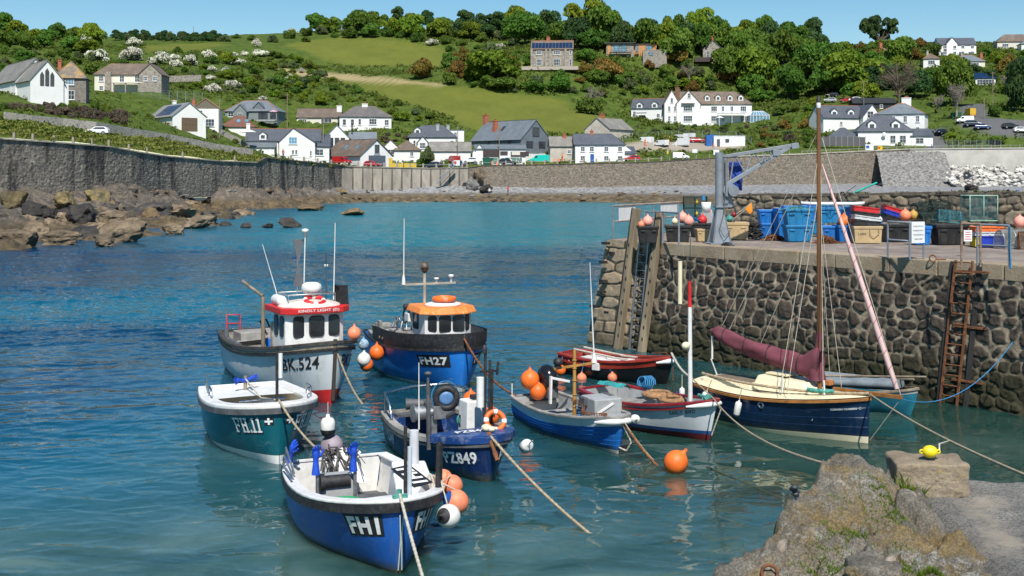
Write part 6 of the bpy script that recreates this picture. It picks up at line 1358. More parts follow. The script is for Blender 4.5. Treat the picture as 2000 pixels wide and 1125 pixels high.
mb=MB();mb.add([(.12,-.05,1.02),(.38,-.06,1.30),(.42,-.07,.92),(.30,-.04,.80),(.12,-.045,1.025),(.38,-.055,1.305),(.42,-.065,.925),(.30,-.035,.805)],[(0,1,2,3),(4,7,6,5),(0,4,5,1),(1,5,6,2),(2,6,7,3)]);mb.build('flag_cloth',paint('orange_flag',(.80,.26,.02),.8,var=.1),t)
mb=MB();
for i in range(70):
 p=Vector((re_.uniform(-.35,.3),re_.uniform(-.25,.25),re_.uniform(.02,.55)));mb.tube([p]+[p+Vector((re_.uniform(-.25,.25),re_.uniform(-.2,.2),re_.uniform(-.12,.15)))for _ in range(3)],.02,5)
o=mb.build('net_heap',paint('dark_net_heap',(.035,.035,.036),.9,var=.5,scale=8));o.location=deck(1468,466);tag(o,'heap of dark net between the larger tan box and the blue tubs','net')
pw_=deck(1385,462);t=thing('diesel_can','white bucket and blue can wedged behind the crane column','bucket',pw_+Vector((-.05,.4,0)));MB().lathe((0,0,.95),[(0,0),(.17,0),(.2,.42),(.18,.42)],16).build('bucket',M_white,t);MB().box((-.1,.05,1.55),(.12,.12,.2)).build('can',M_ropeb,t);MB().box((0,0,.47),(.5,.4,.95)).build('stand',M_grey,t)
for i,(px,py,z,w,d,hh,m_,rz,lb)in enumerate(((1497,464,0,.66,.6,.58,M_tub,0,'lower tub of the leftmost blue stack on the pier'),(1497,464,.52,.68,.6,.58,M_tub,0,'upper tub of the leftmost blue stack on the pier'),(1527,466,0,.5,.7,1.18,M_tub,.1,'tall dark blue tub beside the leftmost blue stack'),(1557,471,0,.98,.8,.62,M_tub2,0,'lower teal tub left of the sailing boat mast'),(1557,471,.56,1.0,.8,.66,M_tub2,0,'upper teal tub with pale net left of the sailing boat mast'),(1622,471,0,.8,.7,.58,M_tub,0,'lower blue tub right of the sailing boat mast'),(1617,462,.55,.95,.7,.62,M_tub2,0,'upper teal tub right of the sailing boat mast'),(1650,472,0,.7,.6,.62,M_tub,.12,'blue tub under the round orange buoy'),(1640,454,.6,.9,.6,.5,M_tub,0,'blue tub behind the pink twisted sail sleeve'),(1668,452,.62,1.1,.7,.52,M_tub2,.05,'teal tub under the grey paddle board'),(1700,450,.62,1.1,.7,.45,M_tub2,-.05,'teal tub behind the tilted red fish box'),(1548,452,.5,.9,.7,.62,M_tub,.05,'blue tub at the back of the leftmost stacks'),(1798,477,0,.62,.55,.66,M_tub,0,'blue tub behind the white notice'),(1964,462,0,1.3,.9,.72,M_tub,0,'wide blue tub below the wire cage at the right'),(1966,455,.75,.7,.6,.62,M_tub,0,'blue tub at the right end standing on the wide tub'))):
 tub(px,py,w,d,hh,m_,lb,rz,z)
tub(1990,452,.55,.5,.5,M_tub,'tilted blue bucket topmost at the right edge of the pier',.3,1.22,tilt=(R(-20),R(-35)))
q=deck(1640,455);pb=thing('paddle_board','white and grey paddle board lying across the blue tubs','paddle board',(q.x-.3,q.y,5.24),R(-3));n=28;V=[];F_=[]
for i in range(n):
 f=i/(n-1)*2-1;w_=.33*max(.02,(1-abs(f)**3.2))**.6;x=f*1.33;z0=.10*max(0,abs(f)-.6)**1.5
 V+=[(x,-w_,z0),(x,-w_*.9,z0-.06),(x,w_*.9,z0-.06),(x,w_,z0),(x,w_*.9,z0+.07),(x,-w_*.9,z0+.07)]
for i in range(n-1):
 for k in range(6):F_.append((i*6+k,(i+1)*6+k,(i+1)*6+(k+1)%6,i*6+(k+1)%6))
mb=MB();mb.add(V,F_);mb.build('board',paint('board_white',(.66,.69,.72),.35,var=.05),pb,smooth=True);MB().box((.25,0,.074),(1.2,.5,.012)).build('deck_pad',paint('board_grey',(.16,.20,.26),.7),pb)
for i,(px,py,z,w,m_)in enumerate(((1588,456,0,.9,M_tub2),(1585,456,.58,.9,M_tub),(1730,455,0,.9,M_tub),(1728,453,.6,.8,M_tub2),(1770,455,0,.9,M_tub),(1850,455,0,1.0,M_tub),(1900,458,0,1.0,M_blk),(1545,456,.0,.8,M_tub))):
 tub(px,py,w,.7,.6,m_,('blue tub in the back row behind the stacked gear on the pier' if m_ is M_tub else 'teal tub in the back row behind the stacked gear on the pier' if m_ is M_tub2 else 'black tub in the back row under the wire cage'),.05*i,z,group={M_tub:'blue tubs of the back row',M_tub2:'teal tubs of the back row'}.get(m_,'black tubs of the back row'))
def netpile(px,py,z,w,d,hh,mat,lb,n=60,r=.012,name='net_pile',seed=1):
 rr=random.Random(seed);mb=MB()
 for i in range(n):
  a=rr.uniform(0,6.28);rad=rr.random()**.5;p=Vector((math.cos(a)*rad*w/2,math.sin(a)*rad*d/2,hh*(1-rad**2)*rr.uniform(.3,1)));pts=[p]
  for k in range(4):pts.append(pts[-1]+Vector((rr.uniform(-.16,.16),rr.uniform(-.16,.16),rr.uniform(-.05,.05))))
  for q_ in pts:q_.z=max(.01,min(q_.z,hh*1.1*(1-min(1,(2*q_.x/w)**2*.8)))+.0)
  mb.tube(pts,r,5)
 o=mb.build(name,mat);b_=deck(px,py);o.location=(b_.x,b_.y,4+z);tag(o,lb,'net');return o
netpile(1557,471,1.16,1.0,.8,.12,M_ropeg,'pale green net spread over the upper teal tub by the mast',90,.010,seed=3);netpile(1615,462,1.1,1.1,.7,.16,M_ropeb,'blue net heaped on the tubs beneath the paddle board',90,.014,seed=5);netpile(1690,450,1.02,1.2,.7,.16,M_ropeb,'blue net heaped behind the stacked fish boxes',90,.014,seed=6)
netpile(1512,468,0,.75,.5,.2,M_rust,'rust brown net heap at the foot of the leftmost blue stack',120,.014,seed=7);netpile(1614,474,0,.72,.5,.24,M_rust,'rust brown net heap at the foot of the sailing boat mast line',140,.014,seed=8)
tub(1691,474,1.0,.75,.62,M_tan,'tan fish tub with rope handle and scrawled lettering under the fish boxes',R(-3),tap=.93,lug=False)
q=deck(1691,474);tt_=[o for o in bpy.data.objects if o.get('label','').startswith('tan fish tub')][0]
flat_text('LASH',M_letter_b,.08,face_M(Vector((-.22,-.375,.34)),(0,-1,.06)),tt_,'lettering',0,0,.26)
MB().tube([(.05,-.39,.6),(.06,-.40,.3),(.2,-.41,.22),(.38,-.40,.35),(.36,-.39,.6)],.012,6).build('rope_handle',M_rope,tt_)
z0=4.62
fishbox((q.x-.03,q.y,z0),.92,.6,.2,M_blk,'black fish box lowest of the stack on the tan tub',R(-3),R(-4));fishbox((q.x+.0,q.y,z0+.2),.95,.6,.15,M_box_w,'white fish box second in the stack on the tan tub',R(-3),R(-8));fishbox((q.x-.03,q.y,z0+.36),.92,.6,.14,M_blk,'black fish box third in the stack on the tan tub',R(-4),R(-7));fishbox((q.x-.05,q.y,z0+.49),.9,.6,.2,M_box_r,'red fish box on top of the stack on the tan tub',R(-4),R(-7))
tub(1748,471,1.0,.7,.64,M_blk,'black tub behind the pipe railing left of the notice');tub(1852,477,1.15,.8,.72,M_blk,'large black tub below the heap of lobster pots',R(3))
q=deck(1748,466);fishbox((q.x-.08,q.y,z0+.06),.85,.55,.18,M_blk,'black fish box under the tilted blue one right of the stack',0,R(-15));fishbox((q.x-.06,q.y,z0+.24),.9,.55,.17,M_box_b,'blue fish box tilted under a red one right of the stack',0,R(-17));fishbox((q.x-.06,q.y,z0+.41),.88,.55,.16,M_box_r,'tilted red fish box on the blue one right of the stack',0,R(-17))
for px,py,z,r,m_,lb in((1648,472,.75,.23,M_orange,'bright orange buoy against the fish box stack on the pier'),(1768,468,.92,.21,M_coral,'large coral buoy above the pipe railing on the pier'),(1784,466,.90,.18,paint('ochre_float',(.50,.30,.06),.6),'ochre float beside the large coral buoy on the pier'),(1725,452,1.3,.11,M_white,'small white float on the parapet behind the fish boxes'),(1918,462,.90,.19,M_red,'red float inside the wire cage at the right'),(1716,470,.78,.14,M_white,'white float between the two fish box stacks'),(1992,470,.7,.22,M_pink,'pink buoy at the right edge of the pier')):
 buoy(deck(px,py)+Vector((0,0,z)),r,m_,lb,group='buoys and floats on the pier')
M_nb=paint('teal_net_cord',(.05,.17,.19),.85,var=.4,scale=9)
for px,py,z,l,w,hh,rz,tl,lb,nm in((1815,470,.62,.75,.5,.4,.2,(0,0),'lobster pot at the left of the heap over the large black tub',M_net),(1852,474,.74,.75,.5,.42,-.2,(0,.1),'lobster pot with pale base lying on the large black tub',M_nb),(1835,462,1.0,.8,.5,.4,.1,(.2,.1),'lobster pot high at the back of the heap',M_net),(1870,460,.95,.7,.5,.45,-.5,(-.3,.3),'lobster pot tipped at the right of the heap',M_nb),(1800,460,1.0,.7,.5,.35,.4,(.1,-.1),'lobster pot behind the ochre float',M_net)):
 pot(deck(px,py)+Vector((0,0,z)),l,w,hh,lb,rz,None if nm is M_net else M_nb,nm,tilt=tl)
pot(deck(1912,468)+Vector((0,0,.72)),1.1,.75,.95,'large square wire cage with mint green frame at the right',R(6),M_netg,M_nb,'wire cage',False,grid=.11)
q=deck(1926,481)
for z,m_,w,lb in((0,M_box_y,.8,'yellow crate at the left foot of the crate stack by the rusty handrail'),):fishbox((q.x-.25,q.y,4.0),.45,.5,.32,m_,lb)
fishbox((q.x+.12,q.y-.05,4.0),.85,.55,.36,M_box_b,'royal blue crate at the foot of the stack by the rusty handrail');fishbox((q.x+.02,q.y,4.37),1.0,.55,.14,M_box_w,'white crate in the stack by the rusty handrail');fishbox((q.x+.02,q.y,4.52),1.0,.55,.16,M_box_o,'orange crate on top of the stack by the rusty handrail')
pot(deck(1975,484),.9,.62,.6,'grey netted creel on the deck at the right edge',.2,M_alu,paint('grey_net',(.30,.31,.29),.8),grid=.06);pot(deck(2015,486),.8,.62,.55,'brown creel cut by the right edge of the view',-.3,M_rust,M_rust)
netpile(1830,464,.75,1.7,.8,.55,M_net,'dark net and rope heaped among the lobster pots',170,.016,seed=11);netpile(1860,472,.8,.9,.5,.3,M_nb,'teal cord tangled over the large black tub',70,.012,seed=12);netpile(1985,482,.0,.8,.5,.4,M_rope2,'pale net heaped on the deck at the right edge',90,.012,seed=13);netpile(1345,462,.62,.8,.5,.2,M_ropeb,'blue net on the black tub behind the handrail',80,.012,seed=14)
t=thing('boat_mast','turquoise pole lying slanted above the paddle board','pole');q=deck(1635,452);q1=q+Vector((.1,.3,1.35));MB().rod(q1,P(1712,357,q.y+2.5),.045,10).build('pole',paint('turquoise_pole',(.03,.36,.28),.5,var=.15),t)
t=thing('boat_mast','thin dark pole lying beside the turquoise pole','pole');MB().rod(q1+Vector((-.1,.1,0)),P(1672,362,q.y+2),.02,8).build('pole',M_dgrey,t)
for(px,py,rr_,tl,lb)in((1427,491,.27,20,'upper black tyre hung on the pier edge below the crane'),(1412,512,.24,70,'lower black tyre hung on the pier wall below the crane')):
 D=41.3;c_=P(px,py,D)+PN*.12;t=thing('hung_tyre',lb,'tyre',c_,0,'tyres hung on the pier');t.rotation_euler=(R(72),R(tl),math.atan2(-PD.y,-PD.x));MB().torus((0,0,0),rr_,.085,None,28,12).build('tyre',M_black,t)
rope([P(1432,478,41.6),P(1430,500,41.1),P(1428,530,41.0)],.02,M_rope2,'pale rope holding the tyres on the pier edge','tyre_rope')
q=deck(1822,508);o=MB().torus((0,0,.05),.1,.02,Matrix.Rotation(R(70),4,'X'),16,6).rod((.1,0,.03),(.38,.0,.02),.02,6).build('mooring_ring',M_rust);o.location=q;tag(o,'rusty iron mooring ring near the edge of the pier deck','mooring ring')
mb=MB()
for(px,py)in((1183,475),(1196,494),(1178,512),(1205,537),(1178,549),(1175,570),(1160,598),(1188,610)):
 q_=P(px,py,45.0);mb.box(q_,(.26,.22,.10),math.atan2(PD.y,PD.x))
for(px,py)in((1183,475),(1196,494),(1178,512),(1205,537),(1178,549),(1175,570),(1160,598),(1188,610)):MB().box(P(px,py,44.95),(.26,.22,.10),math.atan2(PD.y,PD.x)).build("iron_step",paint("wet_iron",(.03,.028,.028),.5,var=.4),pier)
M_wash=paint('white_render',(.78,.775,.75),.8,var=.04,scale=.5,dirt=(.55,.53,.48),dirt_amt=.3)
M_cream_r=paint('cream_render',(.68,.64,.54),.8,var=.05,scale=.5,dirt=(.5,.46,.4),dirt_amt=.3)
def slate(name,c,lich=None,amt=.5,rows=3.2):
 m,nt,b=new_mat(name);tc=nt.nodes.new('ShaderNodeTexCoord');br=nt.nodes.new('ShaderNodeTexBrick');mp=nt.nodes.new('ShaderNodeMapping')
 sp_=nt.nodes.new('ShaderNodeSeparateXYZ');cb=nt.nodes.new('ShaderNodeCombineXYZ');nt.links.new(tc.outputs['Object'],sp_.inputs[0]);ad=nt.nodes.new('ShaderNodeMath');ad.operation='ADD'
 nt.links.new(sp_.outputs[0],ad.inputs[0]);nt.links.new(sp_.outputs[1],ad.inputs[1]);nt.links.new(ad.outputs[0],cb.inputs[0]);nt.links.new(sp_.outputs[2],cb.inputs[1]);nt.links.new(cb.outputs[0],br.inputs['Vector'])
 br.inputs['Scale'].default_value=rows;br.inputs['Color1'].default_value=(*[x*.8 for x in c],1);br.inputs['Color2'].default_value=(*[min(1,x*1.25)for x in c],1);br.inputs['Mortar'].default_value=(*[x*.5 for x in c],1);br.inputs['Mortar Size'].default_value=.03
 col=mix(nt,ramp(nt,noise_tex(nt,.5,6,.7),[(.4,0),(.7,.5)]),br.outputs[0],[min(1,x*1.5)for x in c])
 if lich:col=mix(nt,ramp(nt,noise_tex(nt,.45,7,.7),[(.48,0),(.64,amt)]),col,lich)
 nt.links.new(col,b.inputs['Base Color']);b.inputs['Roughness'].default_value=.6;bump(nt,b,br.outputs['Fac'],.3,.05);return m
M_slate=slate('blue_slate',(.075,.085,.105));M_slate2=slate('grey_slate',(.15,.175,.195));M_slateo=slate('old_grey_slate',(.20,.19,.17),(.33,.29,.22));M_brown=slate('brown_tile',(.14,.105,.080),(.25,.19,.13));M_lich=slate('lichen_tile',(.17,.14,.11),(.42,.25,.06),.9);M_red_t=slate('red_tile',(.17,.075,.05));M_black_r=slate('black_roof',(.025,.027,.03))
def stonew(name,a,b_,mrt):
 m,nt,bs=new_mat(name);tc=nt.nodes.new('ShaderNodeTexCoord');v=nt.nodes.new('ShaderNodeTexVoronoi');v.inputs['Scale'].default_value=2.6;nt.links.new(tc.outputs['Object'],v.inputs['Vector'])
 c=ramp(nt,v.outputs['Color'],[(.15,a),(.85,b_)]);v2=nt.nodes.new('ShaderNodeTexVoronoi');v2.feature='DISTANCE_TO_EDGE';v2.inputs['Scale'].default_value=2.6;nt.links.new(tc.outputs['Object'],v2.inputs['Vector'])
 c=mix(nt,ramp(nt,v2.outputs['Distance'],[(.02,1),(.08,0)]),c,mrt);nt.links.new(c,bs.inputs['Base Color']);bs.inputs['Roughness'].default_value=.9;bump(nt,bs,v2.outputs['Distance'],.5,.1);return m
M_stone_h=stonew('house_stone',(.14,.12,.10),(.34,.30,.25),(.38,.35,.30));M_stone_d=stonew('dark_house_stone',(.13,.115,.10),(.22,.195,.17),(.24,.22,.2))
M_brick=paint('chimney_brick',(.40,.125,.07),.85,var=.2,scale=3);M_frame=paint('window_white',(.74,.75,.76),.5,var=.03);M_pane=paint('window_glass',(.045,.06,.075),.12,var=.5,scale=.8,spec=.8);M_pane_b=paint('sky_lit_glass',(.13,.26,.34),.12,var=.3,scale=.8,spec=.8)
M_ridge=paint('terracotta_ridge',(.42,.15,.075),.8,var=.2,scale=2);M_clad=paint('slate_cladding',(.145,.17,.19),.7,var=.1,scale=1);M_brownf=paint('dark_brown_frame',(.055,.035,.035),.6);M_solar=paint('solar_panel',(.012,.03,.075),.12,var=.3,scale=1.2,spec=.9)
M_door_b=paint('blue_door',(.02,.10,.36),.5);M_gdoor=paint('grey_door',(.085,.115,.145),.6);M_cedar=paint('cedar_cladding',(.50,.24,.09),.7,var=.15,scale=2,stretch=(1,1,.2));M_wood_d=paint('brown_window_wood',(.25,.10,.035),.6)
class House:
 def __init__(s,name,label,px,py,D,yaw=0,cat='house',group=None,z=None):
  p=P(px,py,D);s.t=thing(name,label,cat,p,R(yaw),group);s.m=D/FOC;s.wall=None;s.roof_o=None
 def block(s,cx,cy,w,d,he,hr,kind='gable',wm=None,rm=None,z0=0,oh=.3,ridge=M_ridge,gm=None,bev=0,asym=0,hipl=1,hipr=1):
  """walls with a roof; kind: gable (ridge along x), front (gable to the viewer), hip, flat, lean"""
  wm=wm or M_wash;rm=rm or M_slate;x0,x1,y0,y1=cx-w/2,cx+w/2,cy-d/2,cy+d/2;zb=-4
  mb=MB();mb.box((cx,cy,(z0+he+zb)/2),(w,d,z0+he-zb));e=z0+he;r=e+hr
  if kind=='gable':mb.add([(x0,y0,e),(x0,y1,e),(x0,cy,r-.05),(x1,y0,e),(x1,y1,e),(x1,cy,r-.05)],[(0,2,1),(3,4,5)])
  if kind=='front':mb.add([(x0,y0,e),(x1,y0,e),(cx+asym,y0,r-.05),(x0,y1,e),(x1,y1,e),(cx+asym,y1,r-.05)],[(0,1,2),(3,5,4)])
  wo=mb.build('wall',wm,s.t);s.wall=wo
  if gm and kind=='front':q=MB();q.add([(x0,y0-.02,e-.2),(x1,y0-.02,e-.2),(cx,y0-.02,r-.1)],[(0,1,2)]);q.build('gable_panel',gm,wo)
  mb=MB();th=.14
  def slab(q):
   n=(Vector(q[1])-Vector(q[0])).cross(Vector(q[2])-Vector(q[0])).normalized()*th;k=len(q);up_=[Vector(v)+n for v in q]
   mb.add([Vector(v)for v in q]+up_,[tuple(range(k-1,-1,-1)),tuple(range(k,2*k))]+[(i,(i+1)%k,k+(i+1)%k,k+i)for i in range(k)])
  sl=hr/(d/2)if kind=='gable' else 0
  if kind=='gable':
   dz=oh*sl;slab([(x0-oh*.7,y0-oh,e-dz),(x1+oh*.7,y0-oh,e-dz),(x1+oh*.7,cy,r),(x0-oh*.7,cy,r)]);slab([(x1+oh*.7,y1+oh,e-dz),(x0-oh*.7,y1+oh,e-dz),(x0-oh*.7,cy,r),(x1+oh*.7,cy,r)])
  elif kind=='front':
   dz=oh*hr/(w/2);X=cx+asym;slab([(x0-oh,y1,e-dz),(x0-oh,y0-oh*.7,e-dz),(X,y0-oh*.7,r),(X,y1,r)]);slab([(x1+oh,y0-oh*.7,e-dz),(x1+oh,y1,e-dz),(X,y1,r),(X,y0-oh*.7,r)])
  elif kind=='hip':
   o=oh;dz=o*hr/(min(w,d)/2);L_=max(0,(w-d)/2);W_=max(0,(d-w)/2)
   a,b_,c,q=(x0-o,y0-o,e-dz),(x1+o,y0-o,e-dz),(x1+o,y1+o,e-dz),(x0-o,y1+o,e-dz);rl=(cx-L_ if hipl else x0-o,cy-W_,r);rr=(cx+L_ if hipr else x1+o,cy+W_,r)
   if L_>0 or not hipl or not hipr:slab([a,b_,rr,rl]);slab([c,q,rl,rr]);slab([b_,c,rr]);slab([q,a,rl])
   elif W_>0:r1=(cx,cy-W_,r);r2=(cx,cy+W_,r);slab([a,b_,r1]);slab([b_,c,r2,r1]);slab([c,q,r2]);slab([q,a,r1,r2])
   else:t_=(cx,cy,r);slab([a,b_,t_]);slab([b_,c,t_]);slab([c,q,t_]);slab([q,a,t_])
  elif kind=='flat':mb.box((cx,cy,e+.1),(w+2*oh,d+2*oh,.22))
  elif kind=='lean':slab([(x0-oh,y0-oh,e-.1),(x1+oh,y0-oh,e-.1),(x1+oh,y1,r),(x0-oh,y1,r)])
  ro=mb.build('roof',rm,s.t);s.roof_o=ro
  if ridge is not None:
   q=MB()
   if kind=='gable':q.bar((x0-oh*.7,cy,r+th*1.1),(x1+oh*.7,cy,r+th*1.1),.3,.12)
   elif kind=='front':q.bar((cx+asym,y0-oh*.7,r+th*1.1),(cx+asym,y1,r+th*1.1),.3,.12)
   elif kind=='hip':
    L_=max(0,(w-d)/2);W_=max(0,(d-w)/2);A=Vector((cx-L_ if hipl else x0,cy-W_,r+th));B_=Vector((cx+L_ if hipr else x1,cy+W_,r+th))
    if(A-B_).length>.1:q.bar(A,B_,.3,.12)
    for xx,yy,T in((x0-oh,y0-oh,A),(x1+oh,y0-oh,B_)):q.bar((xx,yy,e-oh*.6+th),T,.22,.1)
   q.build('ridge',ridge,ro)
  s.fr=(x0,x1,y0,y1,e,r);return s
 def win(s,x,z,w=1.0,h=1.2,face='f',y=None,frame=None,glass=None,bars=1,sill=True):
  x0,x1,y0,y1,e,r=s.fr
  if face=='f':M=face_M(Vector((x,(y if y is not None else y0)-.03,z)),(0,-1,0))
  elif face=='l':M=face_M(Vector((x0-.03,x,z)),(-1,0,0))
  else:M=face_M(Vector((x1+.03,x,z)),(1,0,0))
  mb=MB();f=.09;
  for(cx,cy,a,b_)in((-w/2+f/2,0,f,h),(w/2-f/2,0,f,h),(0,h/2-f/2,w-2*f,f),(0,-h/2+f/2,w-2*f,f)):mb.box(M@Vector((cx,cy,.03)),(a,b_,.08),M=M.to_3x3().to_4x4())
  for k in range(bars):mb.box(M@Vector((-w/2+(k+1)*w/(bars+1),0,.035)),(.06,h-2*f,.06),M=M.to_3x3().to_4x4())
  mb.box(M@Vector((0,0,.035)),(w-2*f,.05,.05),M=M.to_3x3().to_4x4())
  o=mb.build('window',frame or M_frame,s.t);q=MB();q.box(M@Vector((0,0,.0)),(w-f,h-f,.05),M=M.to_3x3().to_4x4());q.build('pane',glass or M_pane,o)
  if sill:q=MB();q.box(M@Vector((0,-h/2-.06,.06)),(w+.2,.10,.18),M=M.to_3x3().to_4x4());q.build('sill',M_frame if frame is None else frame,o)
  return s
 def chim(s,x,y,ztop,w=.8,d=.7,mat=None,pots=2,h=2.0):
  o=MB().box((x,y,ztop-h/2),(w,d,h)).box((x,y,ztop+.03),(w+.15,d+.15,.16)).build('chimney',mat or M_brick,s.roof_o)
  mb=MB()
  for k in range(pots):MB().lathe((x+(k-(pots-1)/2)*.35,y,ztop+.1),[(.13,0),(.11,.4),(.14,.42),(.14,.48),(.08,.48)],8).build('chimney_pot',M_ridge,o)
  return s
 def door(s,x,w=.95,h=2.1,mat=None,y=None,z=0):
  y0=s.fr[2]if y is None else y;MB().box((x,y0-.04,z+h/2),(w,.1,h)).build('door',mat or M_door_b,s.t);return s
 def dorm(s,x,y,z,w=1.5,h=1.3,d=2.2,wm=None,rm=None,face='gable'):
  mb=MB();mb.box((x,y+d/2,z+h/2),(w,d,h));mb.add([(x-w/2,y,z+h),(x+w/2,y,z+h),(x,y,z+h+w*.35)],[(0,1,2)]);o=mb.build('dormer',wm or M_wash,s.t)
  q=MB();k=.2
  for sg in(-1,1):q.add([(x+sg*(w/2+k),y-k,z+h-.12),(x+sg*(w/2+k),y+d,z+h-.12),(x,y+d,z+h+w*.38),(x,y-k,z+h+w*.38),(x+sg*(w/2+k),y-k,z+h-.0),(x+sg*(w/2+k),y+d,z+h-.0),(x,y+d,z+h+w*.38+.12),(x,y-k,z+h+w*.38+.12)],[(0,1,2,3),(4,7,6,5),(0,3,7,4),(0,4,5,1)])
  q.build('dormer_roof',rm or M_slate,o);MB().box((x,y-.02,z+h*.55),(w*.72,.06,h*.75)).build('dormer_frame',M_frame,o);MB().box((x,y-.045,z+h*.55),(w*.56,.04,h*.58)).build('dormer_pane',M_pane,o);return s
 def quad(s,name,pts,mat,th=.06,parent=None):
  pts=[Vector(p)for p in pts];n=(pts[1]-pts[0]).cross(pts[2]-pts[0]).normalized()*th;k=len(pts);MB().add(pts+[p+n for p in pts],[tuple(range(k-1,-1,-1)),tuple(range(k,2*k))]+[(i,(i+1)%k,k+(i+1)%k,k+i)for i in range(k)]).build(name,mat,parent or s.t);return s
 def box(s,name,c,d,mat,parent=None):MB().box(c,d).build(name,mat,parent or s.t);return s
VG='houses of the village'
h=House('chapel','white chapel with triple lancet window and grey slate roofs at the left edge',92,190,226,38,'chapel');h.block(0,4.5,6.2,9,3.3,3.7,'front',None,M_slateo,ridge=M_slateo);M=face_M(Vector((0,-.03,3.6)),(0,-1,0))
for x,hh_ in((-.95,2.6),(0,3.3),(.95,2.6)):
 mb=MB();mb.prism([(x-.36,-1.4),(x+.36,-1.4),(x+.36,hh_-1.9),(x,hh_-1.3),(x-.36,hh_-1.9)],-.05,.06,M);mb.build('lancet_window',paint('leaded_grey',(.075,.078,.08),.4,var=.3),h.t)
h.block(.4,19,7.6,20,3.8,4.3,'front',None,M_slateo,ridge=M_slateo);h.win(12,1.8,.5,1.9,'l',bars=0);h.win(20,1.8,.5,1.9,'l',bars=0);h.box('buttress',(3.4,2.5,.7),(1.6,4,4.2),M_wash)
h=House('house','square dark stone house with lichen covered pyramid roof behind the chapel',136,195,243,14);h.block(0,3.2,6.4,6.4,4.7,3.4,'hip',M_stone_d,M_lich,ridge=M_lich);h.win(0,3.7,1.7,1.2,bars=2,glass=M_pane_b).win(.3,1.0,1.3,1.9).win(-2.3,1.2,1.0,1.8).chim(-2.4,4,8.3,.7,.7)
h=House('house','long cream house with stone gable wing among the flowering bushes at the left',253,179,300,3);h.block(-2.2,3.6,13.4,6.4,4.5,2.8,'hip',M_cream_r,M_brown,ridge=M_lich,hipr=0);h.win(-7.2,3.4,1.2,1.5,bars=2).win(-7.2,.9,1.0,1.2).win(-2,3.3,1.2,1.7).win(1.8,3.3,1.2,1.7).box('stone_pier',(-5.4,.2,2.3),(1.5,.8,5.4),M_stone_h).box('balcony',(0,-.8,2.2),(8,1.8,.15),M_cream_r)
for x in(-3.6,-.6,2.6):h.box('porch_post',(x,-1.4,.4),(.3,.3,3.6),M_stone_h)
h.block(5.6,2.6,5.6,8.5,4.4,2.6,'front',M_stone_h,M_brown,ridge=M_lich).win(4.4,3.2,1.1,1.2,bars=2).win(6.8,3.2,1.1,1.2,bars=2)
h=House('house','white gabled house with solar panels and big arched brown window above the left wall',370,257,261,36);h.block(0,8,7.6,16,3.4,3.0,'front',None,slate('pale_slate',(.24,.245,.24)),ridge=None)
h.win(0,1.6,3.6,2.9,frame=M_wood_d,glass=paint('amber_glass',(.12,.09,.06),.15),bars=4,sill=False)
sl=3.0/3.8
for r_ in range(2):
 for c_ in range(8):y=2.5+c_*1.15;xa=-3.6+r_*1.5;xb=xa+1.4;za=3.4+(xa+3.8)*sl+.22;zb=3.4+(xb+3.8)*sl+.22;h.quad('solar_panel',[(xa,y+1.05,za),(xa,y,za),(xb,y,zb),(xb,y+1.05,zb)],M_solar,.05,h.roof_o)
for y in(3,7,11):h.win(y,1.2,1.1,1.5,'l',frame=M_wood_d)
h.chim(2,15,7.6,.8,.8,M_wash,1).box('porch',(4.4,.5,1.2),(1.4,2.6,.15),M_slate)
h=House('house','white house with olive boarded gable and orange roof behind the solar panel house',402,246,288,8);h.block(0,4,6.2,9,4.4,2.2,'front',None,slate('orange_tile',(.34,.16,.08)),ridge=None,gm=paint('olive_boards',(.16,.14,.10),.8)).win(-1.4,3.2,1.4,1.2).win(1.0,.8,2.2,1.8,bars=2).chim(-3.6,6,6.8,.8,.8,M_brick,1)
h=House('bungalow','grey slate bungalow with two small gables and terrace above the brown roof',490,233,320,-6);h.block(0,4,14.5,8,2.3,2.9,'hip',paint('sage_render',(.20,.23,.23),.8),M_slate2);h.win(-5.6,1.3,1.6,1.2,frame=M_frame).win(3.4,1.1,2.6,1.9,bars=3,frame=M_brownf,sill=False).win(6.2,1.1,1.6,1.9,frame=M_brownf,sill=False)
h.block(-2.6,1,3.4,4.5,2.2,1.8,'front',paint('sage_render',(.20,.23,.23)),M_slate2,ridge=None).win(-2.6,1.1,1.3,1.1);h.block(2.0,2.5,2.6,4,3.4,1.3,'front',M_clad,M_slate2,ridge=None).box('terrace',(5.5,-2.4,-.6),(5,3.6,.3),M_grey)
h=House('house','red brown hipped roof with two skylights below the grey bungalow',464,262,300,5);h.block(0,4,8.4,7,2.0,2.8,'hip',None,M_red_t,ridge=M_red_t)
for x in(-.4,1.6):h.quad('skylight',[(x,1.6,3.05),(x+.9,1.6,3.05),(x+.8,2.5,3.85),(x-.1,2.5,3.85)],M_pane_b,.06,h.roof_o)
h=House('bungalow','cream bungalow with brown tiled roof and white end chimney above the gabled house',622,247,331,2);h.block(0,3.5,12.2,7,2.6,2.5,'gable',M_cream_r,M_brown,ridge=M_brown);h.win(-4.4,1.5,2.2,1.2,bars=3).win(2.2,1.2,3.0,2.0,bars=2,sill=False).chim(5.6,2.6,5.9,1.4,1.2,M_wash,1,3).box('terrace_wall',(4,-2.5,-.9),(6,.3,1.6),M_wash)
h=House('house','white house with hipped grey brown roof and central chimney below the scrub',714,253,325,10);h.block(0,4.5,14.2,9,3.6,3.0,'hip',None,slate('weathered_slate',(.125,.115,.11),(.2,.17,.14)),ridge=M_lich);h.win(-5.8,2.0,1.0,1.7,bars=0).win(-3.6,2.0,1.0,1.7,bars=0).win(-1.6,2.1,.8,1.7,bars=0).win(2.0,2.2,2.1,1.6,bars=2).win(5.8,2.0,1.2,1.6).chim(0,4.5,7.3,1.6,.9,M_wash,2)
